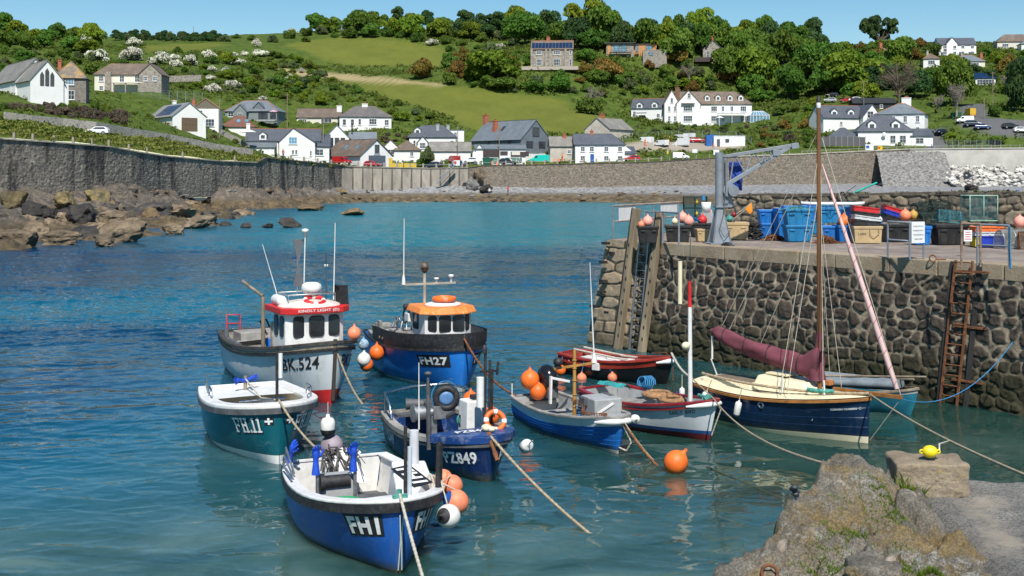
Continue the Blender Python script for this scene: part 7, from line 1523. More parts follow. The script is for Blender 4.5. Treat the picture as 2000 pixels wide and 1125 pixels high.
h=House('house','big white house with steep front gable and blue window above the dark rubble wall',556,309,287,8);h.block(-.5,6.5,18,7,4.4,2.9,'gable',None,M_slate);h.dorm(-5.4,2.6,4.5,1.7,1.4,2.4).win(-3.2,3.1,.9,1.2)
h.block(3.0,3.4,8.6,7.6,3.9,3.4,'front',None,M_slate,ridge=M_slate,asym=-.9).win(2.0,4.3,2.0,1.7,glass=paint('bright_blue_glass',(.10,.30,.45),.15),bars=2).win(2.0,1.5,.6,1.1,bars=0).win(2.8,1.5,.6,1.1,bars=0).win(6.3,1.2,.5,1.3,bars=0)
h.block(8.6,4.6,4.2,6,2.9,3.1,'lean',None,M_slate,ridge=None).win(8.4,1.5,1.8,1.6);h.chim(-9.2,6.5,8.6,.9,.9,M_wash,1,3);h.block(-6.2,1.0,7.6,5,2.6,1.3,'lean',None,M_slate2,ridge=None).box('porch_post',(-3.4,-1.4,.6),(.3,.3,3.4),M_wash).win(-5.4,1.3,1.2,1.2)
h=House('house','white gable with three dark windows between the big gabled house and the garage',662,302,304,6);h.block(-.5,4.5,6.2,9,4.4,3.2,'front',None,M_slate2,ridge=M_slate2)
for x in(-2.0,-.5,1.0):h.win(x,3.0,1.15,2.7,frame=M_brownf,bars=0,sill=False)
h.block(6,6,7,6,3.6,2.4,'gable',None,M_slate2,ridge=None).box('flat_roof',(-.6,-1.4,1.3),(5.6,2.4,.18),M_dgrey).chim(3.2,5,8.0,.35,.35,M_black,0,2.4)
h=House('garage','low white garage with brown roof and grey roller door beside the seafront wall',735,326,288,42,'garage');h.block(0,8,9.4,16,2.9,3.8,'front',None,M_brown,ridge=M_brown,oh=.45).win(.2,4.4,1.4,2.1,bars=0,frame=M_gdoor,sill=False);h.box('roller_door',(.2,-.06,1.35),(5.0,.1,2.9),M_gdoor).box('sign_board',(.2,-.1,3.0),(1.9,.1,.4),M_grey)
sl=3.8/4.7
for y in(4,9):h.quad('skylight',[(-3.0,y+1,2.9+1.7*sl+.2),(-3.0,y,2.9+1.7*sl+.2),(-1.9,y,2.9+2.8*sl+.2),(-1.9,y+1,2.9+2.8*sl+.2)],M_pane_b,.06,h.roof_o)
h=House('cottage','small white cottage with brown hipped roof right of the garage',786,321,301,6);h.block(1.2,4,6.6,6.5,3.7,2.4,'hip',None,M_brown,ridge=M_lich).win(2.4,2.7,.9,1.2).win(2.4,.7,.9,1.1);h.block(-3.0,4.2,4.4,6,4.2,2.1,'front',None,M_brown,ridge=None).win(-3,3.2,1.4,1.3)
h=House('house','white house with dark slate roof, left dormer and two chimneys behind the outbuilding',852,299,314,4);h.block(-1,4,12.4,7,4.4,3.0,'hip',None,M_slate,ridge=M_slate2).win(-5.8,2.6,.7,1.6,bars=0).win(-3.6,2.6,.7,1.6,bars=0).win(4.2,2.8,1.0,1.2).dorm(-5.0,1.6,4.9,1.6,1.5,2.2).chim(.4,2.6,7.8,.8,.7,M_grey,0,3.2).chim(3.2,3.4,7.6,.8,.7,M_grey,0,2.6);h.block(5.6,5,3.8,4,6.2,.2,'flat',None,M_slate,ridge=None,oh=.1).win(5.2,5.0,.8,1.4)
h.block(-3.6,1.5,2.6,3,3.0,1.4,'front',None,M_slate,ridge=None).win(-3.6,2.0,1.6,1.6,bars=3)
h=House('outbuilding','low white outbuilding with old grey slate roof behind the parked red van',880,316,300,4,'outbuilding');h.block(0,3,10.4,5.5,2.8,2.2,'gable',None,M_slateo,ridge=M_slateo)
h=House('house','large grey slate hung house with brown windows and two orange chimneys behind the shop',1044,312,306,42);h.block(0,9.5,10.4,20,5.3,5.0,'front',M_clad,M_slate2,ridge=M_slate)
h.win(0,7.2,2.4,2.4,frame=M_brownf,bars=2,sill=False).win(-2.2,3.9,2.3,1.7,frame=M_brownf,bars=2,sill=False).win(2.2,3.9,2.3,1.7,frame=M_brownf,bars=2,sill=False).win(2.2,.9,1.8,1.6).box('white_lower_wall',(0,9.4,-.6),(10.7,20.3,4.2),M_wash)
h.chim(-.2,19.2,12.2,1.3,1.1,None,2,3).chim(-2.6,12.5,10.4,1.2,1.0,None,2,3.4);h.quad('skylight',[(-2.9,10.2,7.75),(-2.9,9.2,7.75),(-1.7,9.2,8.95),(-1.7,10.2,8.95)],M_pane,.08,h.roof_o)
for y in(4,8,12):h.win(y,4.7,1.0,.8,'l',frame=M_brownf,sill=False)
h=House('shop','low white shop with brown fascia boards in front of the grey slate house',983,321,297,4,'shop');h.block(-.6,3,12.6,5,3.9,1.1,'lean',None,M_slate2,ridge=None).box('fascia',(-3.1,.36,2.75),(4.0,.2,1.7),M_brownf).box('fascia',(4.2,.36,2.6),(4.6,.2,1.2),M_brownf).box('fascia',(0.2,.36,2.9),(1.9,.2,.8),M_brownf).box('sign_board',(3.2,.22,2.75),(2.1,.1,.8),M_cream_r).win(-2.4,.9,2.2,1.7,y=.46,glass=paint('green_blind',(.10,.24,.17),.3),bars=0).win(2.6,1.0,4.2,1.6,y=.46,glass=paint('green_blind',(.10,.24,.17),.3),bars=2)
h.block(-6.0,3.2,3.4,5,3.2,1.9,'front',None,M_slate2,ridge=None).box('plank_door',(-5.6,.66,1.2),(.9,.1,2.4),M_brownf)
h=House('house','old stone cottage with beige wall and orange chimney left of the white cottage',1100,317,301,3);h.block(0,3.4,6.6,6,4.2,2.4,'gable',paint('beige_render',(.52,.47,.40),.9,var=.15,scale=.6,dirt=(.35,.3,.25)),M_slateo,ridge=M_slateo).chim(.6,3,7.2,.8,.8,None,1).win(1.6,2.7,.9,1.0)
h=House('cottage','white two storey cottage with blue door and dark hipped roof on the seafront',1172,317,299,2);h.block(0,3.2,12.6,6.2,4.6,2.6,'hip',None,M_slate,ridge=M_slate,hipl=0)
for x in(-4.4,-2.1,1.6,5.1):h.win(x,3.4,1.1,1.3)
for x in(-4.4,1.6,5.1):h.win(x,1.0,1.2,1.3)
h.door(-2.0).chim(-1.8,3.2,8.0,.8,.7,None,1).block(7.6,3.8,3.2,6,2.2,1.9,'lean',None,M_slate,ridge=None);h.quad('white_gable_wing',[(6.35,3,-3),(11.0,3,-3),(11.0,3,1.0),(6.35,3,4.5)],M_wash,.3)
h=House('house','pale gabled house with brick chimney rising behind the white seafront cottage',1170,300,318,-38);h.block(0,5,8,12,6.6,3.0,'front',paint('beige_render',(.52,.47,.40)),M_slateo,ridge=None).chim(0,1.4,10.6,1.0,1.0,None,2,2.4)
h=House('hotel','long white hotel with four dormers and a tall front gable on the hillside terrace',1384,237,372,-1,'hotel');h.block(1.2,5,25,9,5.6,4.0,'hip',None,M_brown,ridge=M_brown,hipl=0)
for x in(-.2,3.2,7.0,10.4):h.dorm(x,1.4,6.5,1.5,1.5,3,rm=M_brown)
for x,w_ in((1.8,1.9),(4.6,1.0),(7.4,1.0),(11,1.9)):h.win(x,4.0,w_,1.6,bars=2 if w_>1 else 1).win(x,.9,w_,1.7,bars=2 if w_>1 else 1)
h.box('veranda_roof',(7.0,-1.2,2.5),(8.4,2.4,.15),M_frame)
for x in(3,7,11):h.box('veranda_post',(x,-2.2,.6),(.15,.15,4),M_frame)
h.block(-6.4,4,7.4,9,5.7,4.0,'front',None,M_brown,ridge=M_brown).win(-6.2,8.1,1.0,1.6).win(-6.6,4.1,2.8,1.8,bars=3).win(-6.6,.9,2.8,1.8,bars=3).box('bay_roof',(-6.6,-.6,5.6),(4.2,1.4,.2),M_brown);h.block(-11.6,5,4.6,10,5.8,4.0,'front',None,M_brown,ridge=M_brown).win(-11.6,6.6,.8,1.6,bars=0).win(-12.4,4,.8,1.6).win(-10.6,4,.8,1.6).win(-12.4,.9,.8,1.6).win(-10.6,.9,.8,1.6).chim(-9.6,2.4,10.8,1.4,1.0,paint('brown_brick',(.18,.10,.06),.9),2,3.6)
h=House('house','white wing with slate roof and two small dormers left of the hotel',1262,236,376,-20);h.block(0,4,10.2,6.5,4.2,3.0,'gable',None,M_slate).dorm(-2.3,.5,4.0,1.8,1.5,2.4).dorm(2.6,.5,4.0,1.8,1.5,2.4).win(-4,2.5,.9,1.3).win(3.8,1.6,1,1.4).box('porch_roof',(-1.4,-.8,2.5),(3.2,1.6,.2),M_slate).win(-1.5,1.2,2.2,1.6,bars=2);h.win(4,3.0,.9,2.2,'l')
h=House('conservatory','white framed glass conservatory at the right end of the hotel',1484,249,366,0,'conservatory');mb=MB();gl=MB()
for i in range(7):x=-3+i;mb.box((x,0,1.2),(.12,.12,5.2));mb.bar((x,0,3.8),(0 if False else x*.55,2.5,5.2),.1,.1)
mb.box((0,0,3.8),(6.2,.15,.15));mb.box((0,0,1.6),(6.2,.12,.1));mb.box((0,2.5,5.2),(3.5,.15,.15));mb.box((0,0,-2.2),(6.2,.3,2.4));mb.build('glazing_bars',M_frame,h.t);gl.add([(-3,.06,-1),(3,.06,-1),(3,.06,3.8),(-3,.06,3.8),(1.65,2.5,5.15),(-1.65,2.5,5.15),(-3,6,-1),(3,6,-1),(3,6,3.8),(-3,6,3.8)],[(0,1,2,3),(3,2,4,5),(6,0,3,9),(1,7,8,2)]);gl.build('glass',M_pane_b,h.t)
h=House('garden_room','small white summer house with grey roof between the conservatory and the mast',1527,240,372,0,'summer house');h.block(0,2,4.4,4,2.8,1.6,'hip',M_frame,M_slate2,ridge=None).win(0,1.4,3.2,1.9,bars=3,sill=False)
h=House('portacabin','white site cabin beside a blue container in the fenced yard',1425,288,311,-3,'site cabin');h.block(0,1.5,8.2,2.6,2.9,.1,'flat',paint('cabin_white',(.74,.74,.73),.5),paint('cabin_roof',(.6,.6,.6)),ridge=None,oh=.02).win(-.6,1.8,1.0,.9,frame=M_gdoor,sill=False).door(-2.9,.8,2.2,M_dgrey)
h=House('container','blue storage container partly behind the white site cabin',1389,287,313,-3,'container');MB().box((0,1.2,.9),(2.6,3.4,4.6)).build('container_body',paint('container_blue',(.02,.12,.40),.5,var=.15),h.t);MB().box((0,-.55,1.0),(.08,.08,2.3)).build('lock_bar',M_galv,h.t)
h=House('house','large square white house with hipped grey roof and white chimney at the right',1757,266,312,-24);h.block(0,5,12.6,11,5.9,2.9,'hip',None,M_slate2)
for x in(-4.6,-1.5,1.5,4.6):h.win(x,4.5,.9,1.7)
for x in(-4.6,-1.5,4.6):h.win(x,1.2,.9,2.3)
h.door(1.6,1.3,2.6,M_grey).win(3,4.4,1.0,1.6,'l').chim(1.2,5.6,10.4,2.4,1.0,M_wash,3,3.2)
h=House('house','white gabled house with dark slate roof and two dormers beside the square white house',1652,252,324,16);h.block(0,4.5,13,7.5,3.2,3.4,'gable',None,M_slate).dorm(-2.6,1.6,3.6,1.9,1.4,2.2).dorm(2.6,1.6,3.6,1.9,1.4,2.2).win(-1,1.6,.8,1.0).win(3.4,4,.6,1.0,'l',bars=0);h.block(7.6,3,5.6,8,3.6,3.2,'front',None,M_slate,ridge=None).win(7.0,4.0,1.9,1.9,bars=1)
h=House('house','low white house with black slate hips and satellite dish behind a dark fence',1722,281,303,-6);h.block(1,5,13.6,9,3.4,4.0,'hip',None,M_slate,ridge=M_slate2).dorm(-2.2,1.2,3.6,2.0,1.8,2.4,face='flat').dorm(3.8,1.2,3.6,2.0,1.8,2.4).win(2.9,1.2,1.4,2.0,bars=1,sill=False).win(5.4,1.2,1.6,2.0,bars=1,sill=False);MB().sphere((.6,-.2,2.4),(.55,.12,.55),12,8).build('satellite_dish',M_frame,h.t)
h.block(-9.2,4,8,7,1.6,2.6,'hip',paint('sage_render',(.20,.23,.23)),M_slate,ridge=M_slate2);h.block(10.2,3,5.4,5,2.0,2.0,'lean',None,M_slate,ridge=None).win(9.6,.8,2.0,1.4,sill=False)
h=House('boat_shed','long black boarded shed with dark roof behind the white gabled house',1708,217,352,-6,'shed');h.block(0,3,12.4,6,2.4,1.6,'gable',paint('black_boards',(.022,.023,.026),.8),M_black_r,ridge=None);h.win(-1.4,1.4,.9,1.2,bars=0);h.win(2,1.4,.9,1.2,bars=0)
h=House('house','white house with solar panels high on the skyline at the right',1871,109,450,-3);h.block(0,4,14,7,4.4,2.8,'gable',None,M_slate,ridge=None)
for x in range(8):h.quad('solar_panel',[(-6+x*1.5,1.2,5.05),(-4.6+x*1.5,1.2,5.05),(-4.6+x*1.5,3.4,6.8),(-6+x*1.5,3.4,6.8)],M_solar,.05,h.roof_o)
h.block(-2.6,.8,4,4,4.6,2.3,'front',None,M_slate,ridge=None)
for x in(-5.4,-1.6,1.4,5):h.win(x,3.2,1.2,1.2).win(x,.9,1.2,1.3)
h=House('house','pale house with brown roofs cut by the right edge on the skyline',1985,98,465,-8);h.block(0,4,14,7,3.6,3.0,'hip',M_cream_r,M_brown,ridge=None).win(-4,2,2.4,1.3,bars=2).win(2,2,2.0,1.3,bars=2);h.block(4,-4,8,6,1.8,2.0,'hip',None,M_slate2,ridge=None).win(3,.6,1.8,1.0)
h=House('bungalow','bungalow with grey hipped roof and orange ridge high among the trees at the right',1896,131,420,-4);h.block(0,4,10.2,7,2.2,2.4,'hip',M_cream_r,M_slate2).win(0,1.1,6,1.0,bars=5).chim(5,4.4,5.4,.9,.9,None,1)
h=House('house','small white house with brown roof half hidden by trees below the skyline house',1820,131,428,-12);h.block(0,4,5.6,6,3.2,2.0,'hip',None,M_brown).win(0,1.8,2.4,1.4,bars=2).chim(-1,4,6.2,.7,.7,M_grey,1)
h=House('house','roof with brick chimney just showing among the trees under the lone pine',1728,116,470,0);h.block(0,4,8,6,2.6,2.2,'hip',None,M_brown).chim(-.4,4,7.0,1.1,.9,None,1,3)
h=House('house','low white house with black solar roof and long window at the right below the trees',1926,168,380,-6);h.block(0,3.6,6.2,6,2.6,1.8,'gable',None,M_solar,ridge=None).win(0,1.3,5.4,1.7,bars=5,sill=False)
h=House('house','grey stone house with a row of solar panels on its roof on the hill',1078,130,400,-4);h.block(0,4.5,14.2,8,6.0,3.2,'gable',M_stone_h,M_brown)
for x in range(12):h.quad('solar_panel',[(-6.9+x*1.16,.7,6.35),(-5.85+x*1.16,.7,6.35),(-5.85+x*1.16,3.2,8.4),(-6.9+x*1.16,3.2,8.4)],M_solar,.05,h.roof_o)
for x,w_ in((-4.4,1.9),(1.6,2.4),(6.3,.8)):h.win(x,4.8,w_,1.2,bars=2 if w_>1 else 0).win(x,1.5,w_ if w_>1 else .8,2.2,bars=3 if w_>1 else 0,sill=False)
for x in(-6.9,-2,-.6,4.6):h.box('stone_pilaster',(x,.3,2.6),(.7,.7,6.6),M_stone_h)
h.chim(-1.4,4.5,10.4,1.2,.9,None,2).box('terrace',(-.5,-3,-1.0),(19,5,1.2),paint('pink_paving',(.42,.36,.31),.9))
h=House('modern_house','flat roofed modern house of cedar boards stone and tall windows among trees on the hill',1228,112,430,-6);h.block(-3.2,4,10,7,5.2,.1,'flat',M_stone_h,M_dgrey,ridge=None,oh=.8)
for x in(-4.4,-1.8):h.win(x,3.4,2.1,2.6,frame=M_brownf,glass=M_pane_b,bars=0,sill=False)
h.box('cedar_panel',(-7.2,.4,3),(1.2,.2,3.6),M_cedar).box('balcony',(-3,-.8,1.8),(8,1.8,.2),M_dgrey);h.block(5.6,5,9,7,4.8,.1,'flat',M_cedar,M_dgrey,ridge=None,oh=.3).win(3.0,3.2,1.0,2.4,frame=M_brownf,glass=M_pane_b,bars=0,sill=False).win(3,.6,1.0,1.8,frame=M_brownf,glass=M_pane_b,bars=0,sill=False).win(7.4,3.2,2.3,2.4,frame=M_brownf,glass=M_pane_b,bars=1,sill=False);h.block(9.4,0,8.6,5,2.2,.1,'flat',M_stone_h,M_stone_h,ridge=None,oh=.05).win(8,1.0,1.6,1.3,frame=M_brownf,glass=M_pane_b,bars=0,sill=False)
h=House('cottage','grey stone gabled cottage with a brick chimney on the hill right of the modern house',1392,119,430,-6);h.block(0,4,7,8,4.4,3.0,'front',M_stone_h,M_slate,ridge=None).win(-1.6,2.4,1.1,2.6,sill=False).win(1.4,2.6,1.6,1.4,bars=2).chim(0,3,9.2,1.0,.9).block(6,6,7,6,3.8,2.0,'gable',M_stone_h,M_slate).box('deck',(-3.6,-2,.2),(6,3.5,1.6),M_brownf)
M_tyre=M_black;M_lamp=paint('lamp_glass',(.7,.7,.68),.2);M_lampr=paint('tail_lamp',(.5,.02,.02),.2);M_cg=paint('car_glass',(.02,.025,.03),.06,spec=.9)
def carpaint(name,c):return paint(name,c,.22,var=.03,scale=1,coat=.5)
def vpos(px,py,D):
 q=hit(px,py)if px>1600 else None
 if q is None or abs(q.y-D)>45:q=P(px,py,D);q.z=max(q.z,float(zter(np.array([q.x]),np.array([q.y]))[0])-.05)if px>1600 else q.z
 return q
def vehicle(px,py,D,col,label,kind='car',yaw=0,s=1,cat=None,z=0,grp='vehicles parked along the seafront'):
 """yaw 0: side on, nose to the viewer's left"""
 name={'car':'parked_car','estate':'parked_car','van':'parked_van','pickup':'parked_pickup','luton':'parked_van'}[kind];t=thing(name,label,cat or('van' if 'van' in name else 'car'),(vpos(px,py,D))+Vector((0,0,z)),R(yaw),grp);t.scale=(s,s,s)
 L_,W_={'car':(4.1,1.75),'estate':(4.5,1.8),'van':(5.0,1.95),'pickup':(5.0,1.85),'luton':(5.6,2.0)}[kind]
 if kind in('car','estate'):
  h_=1.48 if kind=='car' else 1.65;prof=[(-L_/2,.35),(-L_/2,.72),(-L_/2+.15,.82),(-L_/2+1.05,.98),(L_/2-.12,1.0),(L_/2,.85),(L_/2,.35)];cab=[(-L_/2+1.0,.96),(-L_/2+1.75,h_-.05),(-L_/2+2.1,h_),(L_/2-.85,h_),(L_/2-.45,h_-.1),(L_/2-.1,.98)]
 elif kind=='luton':h_=2.9;prof=[(-L_/2,.4),(-L_/2,1.0),(-L_/2+.9,1.25),(-L_/2+1.8,1.25),(-L_/2+1.8,.5),(L_/2,.5),(L_/2,.4)];cab=[(-L_/2+.85,1.2),(-L_/2+1.3,1.95),(-L_/2+1.5,2.1),(-L_/2+1.8,2.1),(-L_/2+1.8,1.2)]
 elif kind=='pickup':h_=1.75;prof=[(-L_/2,.45),(-L_/2,.95),(-L_/2+1.3,1.1),(L_/2,1.1),(L_/2,.45)];cab=[(-L_/2+1.2,1.08),(-L_/2+1.8,h_),(L_/2-1.7,h_),(L_/2-1.5,1.08)]
 else:h_=1.98;prof=[(-L_/2,.38),(-L_/2,.85),(-L_/2+.2,1.0),(-L_/2+.95,1.18),(-L_/2+1.55,h_-.12),(-L_/2+1.95,h_),(L_/2-.1,h_),(L_/2,h_-.15),(L_/2,.38)];cab=None
 def ext(pr,w0,w1,m_,nm):
  n=len(pr);z0=min(p[1]for p in pr);z1=max(p[1]for p in pr);vs=[]
  for sg in(-1,1):
   for x,z_ in pr:vs.append((x,sg*(w0+(w1-w0)*(z_-z0)/(z1-z0))/2,z_))
  return MB().add(vs,[tuple(range(n)),tuple(range(2*n-1,n-1,-1))]+[(i,n+i,n+(i+1)%n,(i+1)%n)for i in range(n)]).build(nm,m_,t,bev=.06)
 body=ext(prof,W_,W_*(.97 if cab else .88),col,'body')
 if cab:
  ext(cab,W_*.96,W_*.80,col,'cabin');mb=MB();xs_=[p[0]for p in cab];
  for sg in(-1,1):mb.add([(cab[0][0]+.42,sg*(W_*.472),1.04),(cab[-1][0]-.32,sg*(W_*.472),1.04),(cab[-1][0]-.62,sg*(W_*.425),h_-.13 if kind!='luton' else 1.95),(cab[1][0]+.22,sg*(W_*.425),h_-.13 if kind!='luton' else 1.95)],[(0,1,2,3)if sg<0 else(3,2,1,0)])
  x0_,x1_=cab[0][0]+.10,cab[1][0]-.03;mb.add([(x0_-.02,-W_*.42,1.06),(x0_-.02,W_*.42,1.06),(x1_-.02,W_*.37,cab[1][1]-.04),(x1_-.02,-W_*.37,cab[1][1]-.04)],[(0,3,2,1)]);mb.build('window_glass',M_cg,t)
  if kind=='luton':MB().box((.95,0,1.75),(3.6,2.05,2.3)).build('box_body',col,t,bev=.04)
 else:
  mb=MB();w_=lambda z_:(W_*(1-.12*(z_-.38)/(h_-.38)))/2+.012
  for sg in(-1,1):
   for xa,xb in((-L_/2+1.25,-L_/2+2.05),)+(((-L_/2+2.2,-L_/2+3.1),)if s>.9 and 'window' in label else()):mb.add([(xa,sg*w_(1.22),1.22),(xb,sg*w_(1.22),1.22),(xb,sg*w_(1.75),1.75),(xa+.35,sg*w_(1.75),1.75)],[(0,1,2,3)if sg<0 else(3,2,1,0)])
  mb.add([(-L_/2+.98,-W_*.43,1.22),(-L_/2+.98,W_*.43,1.22),(-L_/2+1.50,W_*.40,h_-.18),(-L_/2+1.50,-W_*.40,h_-.18)],[(0,3,2,1)]);mb.build('window_glass',M_cg,t)
 r=.34 if kind!='luton' else .38
 for x in(-L_/2+.85,L_/2-.85):
  for sg in(-1,1):
   w=MB().tube([(x,sg*(W_/2-.18),r),(x,sg*(W_/2+.02),r)],r,14).build('wheel',M_tyre,t);MB().tube([(x,sg*(W_/2-.0),r),(x,sg*(W_/2+.03),r)],r*.6,10).build('rim',M_alu,w)
 for sg in(-1,1):MB().box((-L_/2-.0,sg*W_*.36,.70),(.06,.32,.16)).build('headlight',M_lamp,t);MB().box((L_/2+.0,sg*W_*.40,.85),(.05,.18,.22)).build('tail_light',M_lampr,t)
 return t
c_r=carpaint('car_red',(.42,.010,.014));c_w=carpaint('car_white',(.74,.74,.74));c_t=carpaint('van_turquoise',(.005,.48,.38));c_n=carpaint('car_navy',(.012,.020,.040));c_k=carpaint('car_black',(.015,.016,.018));c_s=carpaint('car_silver',(.36,.37,.38));c_y=carpaint('car_yellow',(.62,.36,.02));c_b=carpaint('car_blue',(.02,.05,.14));c_br=carpaint('car_bronze',(.10,.075,.06))
vehicle(1054,318,293,c_t,'bright turquoise van parked on the seafront below the grey slate house','van',-8)
vehicle(727,326,286,c_r,'red hatchback parked in front of the grey garage door','car',172);vehicle(668,321,284,c_r,'red van with hazard striped back doors left of the garage','van',150,.95)
vehicle(1234,315,292,c_r,'red car parked beside the white cottage on the seafront','car',8);vehicle(846,329,289,c_n,'dark blue estate car parked left of the red van on the seafront','estate',-18);vehicle(893,327,289,c_b,'dark blue car half hidden by the sign by the slipway steps','car',-14)
vehicle(886,318,297,c_r,'red van parked by the low outbuilding with old slate roof','van',-60,.9);vehicle(917,319,296,c_w,'white car between the red van and the shop','car',12);vehicle(993,322,291,c_k,'black estate car parked in front of the shop','estate',165)
vehicle(1330,311,294,c_w,'small white van parked alone behind the beach wall','van',176,.82);vehicle(1259,282,318,c_w,'white van with roof rack leftmost in the fenced yard','van',-40);vehicle(1291,286,311,c_w,'white van with low nose second in the fenced yard','van',-48,.85);vehicle(1297,276,325,c_y,'yellow car behind the white vans in the fenced yard','car',-20)
vehicle(1326,277,326,c_w,'white van at the back of the fenced yard','van',-48);vehicle(1342,278,327,c_w,'white luton van at the back of the fenced yard beside the red car','luton',-50,.85);vehicle(1330,287,312,c_w,'white box van in front of the others in the fenced yard','luton',-40,.8);vehicle(1362,279,320,c_r,'red car right of the white luton van in the yard','car',176)
vehicle(1817,267,306,c_br,'bronze car on the lane below the square white house','car',30);vehicle(1838,263,309,c_n,'navy car on the lane behind the bronze car','car',40);vehicle(1884,242,318,c_w,'white van on the road at the right beside a green bin','van',-6,.9);vehicle(1900,249,314,c_n,'dark car parked in front of the white van on the right hand road','estate',165);vehicle(1919,254,311,c_b,'blue car parked lowest in the row on the right hand road','car',168)
vehicle(1973,253,306,c_k,'dark grey car driving on the road at the right edge','car',178);vehicle(1995,259,303,c_w,'white car cut off by the right edge on the road','car',176);vehicle(1893,229,335,c_y,'truck with yellow front standing on the road behind the white van','luton',-85,.8,'truck')
vehicle(1620,200,360,c_s,'silver car under the trees behind the gabled house','car',0);vehicle(1652,200,362,c_r,'red car under the trees behind the gabled house','car',4);vehicle(1668,199,364,c_w,'white car beside the red one under the trees','car',6);vehicle(1625,190,372,c_k,'dark car in the shade under the trees behind the gabled house','car',0)
vehicle(190,260,204,c_w,'white car on the road behind the stone parapet at the left','car',4,z=-.35);vehicle(1757,231,330,c_s,'silver car hidden by the garden of the white house at the right','car',0,z=-1)
vehicle(1567,242,368,c_w,'white car by the hotel garden just left of the sailing boat mast','car',0)if False else None
def post_at(px_list,h_,w_,mat,label,group,off=.15):
 src=None
 for px in px_list:
  D=float(np.interp(px,[p[0]for p in WALL],[p[3]for p in WALL]));x=(px-CXP)*D/FOC;y=float(ywall(x))+off;z=float(np.interp(x,WX,WT))+.08
  if src is None:src=tag(MB().taper((0,0,0),(w_,w_,0),(w_*.85,w_*.85,0),h_).build('bollard',mat),label,'bollard',group);src.location=(x,y,z)
  else:dup(src,(x,y,z))
M_post=paint('post_granite',(.34,.29,.23),.9,var=.2,scale=3)
post_at([28,65,105,144,180,212,252,287,358,459],1.05,.34,M_post,'squat grey granite bollard in the row on the grass topped left wall','bollards on the grassy left wall')
post_at(list(np.arange(546,905,25.5)),1.1,.42,M_post,'stone post of the row along the edge of the seafront wall','posts along the seafront wall');post_at(list(np.arange(912,1300,25.3)),1.1,.36,M_post,'stone post of the row on the long rubble wall below the cottages','posts along the beach wall');post_at(list(np.arange(1308,1560,26)),.95,.25,M_wood,'thin post of the row on the wall behind the crane','posts along the far beach wall');post_at(list(np.arange(1566,2000,18.5)),1.0,.22,M_wood,'timber post of the railing above the pale concrete wall','posts above the pale concrete wall')
def rail_line(pxs,h_,label,mat,r=.035):
 mb=MB();pts=[]
 for px in pxs:
  D=float(np.interp(px,[p[0]for p in WALL],[p[3]for p in WALL]));x=(px-CXP)*D/FOC;pts.append(Vector((x,float(ywall(x))+.15,float(np.interp(x,WX,WT))+h_)))
 mb.tube(pts,r,5);return tag(mb.build('handrail',mat),label,'railing')
rail_line(np.arange(546,905,12),.85,'thin pale handrail along the posts of the concrete sea wall',M_alu);rail_line(np.arange(912,1300,12),.8,'thin pale handrail along the posts below the cottages',M_alu);rail_line(np.arange(1566,2000,12),.8,'long thin handrail above the revetment and pale concrete wall',M_alu)
def low_wall(pts,h_,w_,label,mat,name='stone_wall'):
 mb=MB();q=[P(*p)for p in pts]
 for a,b_ in zip(q[:-1],q[1:]):mb.bar(a+Vector((0,0,h_/2-.6)),b_+Vector((0,0,h_/2-.6)),w_,h_+1.2)
 return tag(mb.build(name,mat),label,'wall')
low_wall([(8,238,190),(60,244,194),(120,249,200),(185,256,205),(260,268,217),(330,278,228),(420,296,241),(492,306,251)],1.6,.5,'long pale stone parapet wall slanting down the left grassy bank',stonew('pale_wall_stone',(.22,.20,.17),(.42,.385,.33),(.40,.37,.32)))
low_wall([(345,196,300),(390,192,300)],1.2,.5,'old stone garden wall on the left hillside below the hawthorns',M_stone_h)if False else None
low_wall([(330,152,318),(393,150,316)],.5,.5,'grey stone garden wall right of the long cream house',M_stone_h)
def mesh_fence(pts,h_,label,n=10,mat=M_galv,panel=None):
 q=[P(*p)for p in pts];t=thing('fence',label,'fence');mb=MB();cum=[0]
 for a,b_ in zip(q[:-1],q[1:]):cum.append(cum[-1]+(b_-a).length)
 for k in range(n+1):
  d=cum[-1]*k/n;i=max(0,min(len(q)-2,int(np.searchsorted(cum,d))-1));p=q[i].lerp(q[i+1],(d-cum[i])/(cum[i+1]-cum[i]));MB().box(p+Vector((0,0,h_/2-.3)),(.10,.10,h_+.6)).build('post',mat,t)
 for a,b_ in zip(q[:-1],q[1:]):
  if panel:mb.bar(a+Vector((0,0,h_*.5-.2)),b_+Vector((0,0,h_*.5-.2)),.05,h_)
  else:
   for f in np.linspace(.05,1,6):mb.rod(a+Vector((0,0,h_*f)),b_+Vector((0,0,h_*f)),.018,4)
 mb.build('panel' if panel else 'wire_mesh',panel or mat,t);return t
mesh_fence([(1216,283,315),(1240,274,322),(1330,269,330),(1440,272,325),(1468,284,314)],2.1,'tall wire mesh fence round the yard of parked vans',22)
mesh_fence([(1597,283,300),(1630,283,299),(1690,284,299)],2.3,'dark boarded fence with pale posts in front of the low white house',8,M_post,paint('dark_fence',(.10,.10,.11),.8))
mesh_fence([(1848,288,296),(1955,286,296)],1.7,'wire fence above the pale concrete wall at the right',9);mesh_fence([(430,263,286),(470,283,284),(486,296,282)],1.6,'weathered timber fence beside the red brown roof at the left',7,M_wood,M_greywood)
mesh_fence([(260,196,292),(330,193,292),(395,196,290)],2.0,'grey wire fence on the bank above the solar panel house',8)
def pole(px,py,D,h_,label,arm=True,group='timber telegraph poles'):
 b_=P(px,py,D);t=thing('telegraph_pole',label,'pole',b_,0,group);MB().rod((0,0,-1),(0,0,h_),.13,8,.10).build('pole',M_wood,t)
 if arm:MB().box((0,0,h_-.4),(1.2,.1,.1)).build('cross_arm',M_wood,t)
 return t
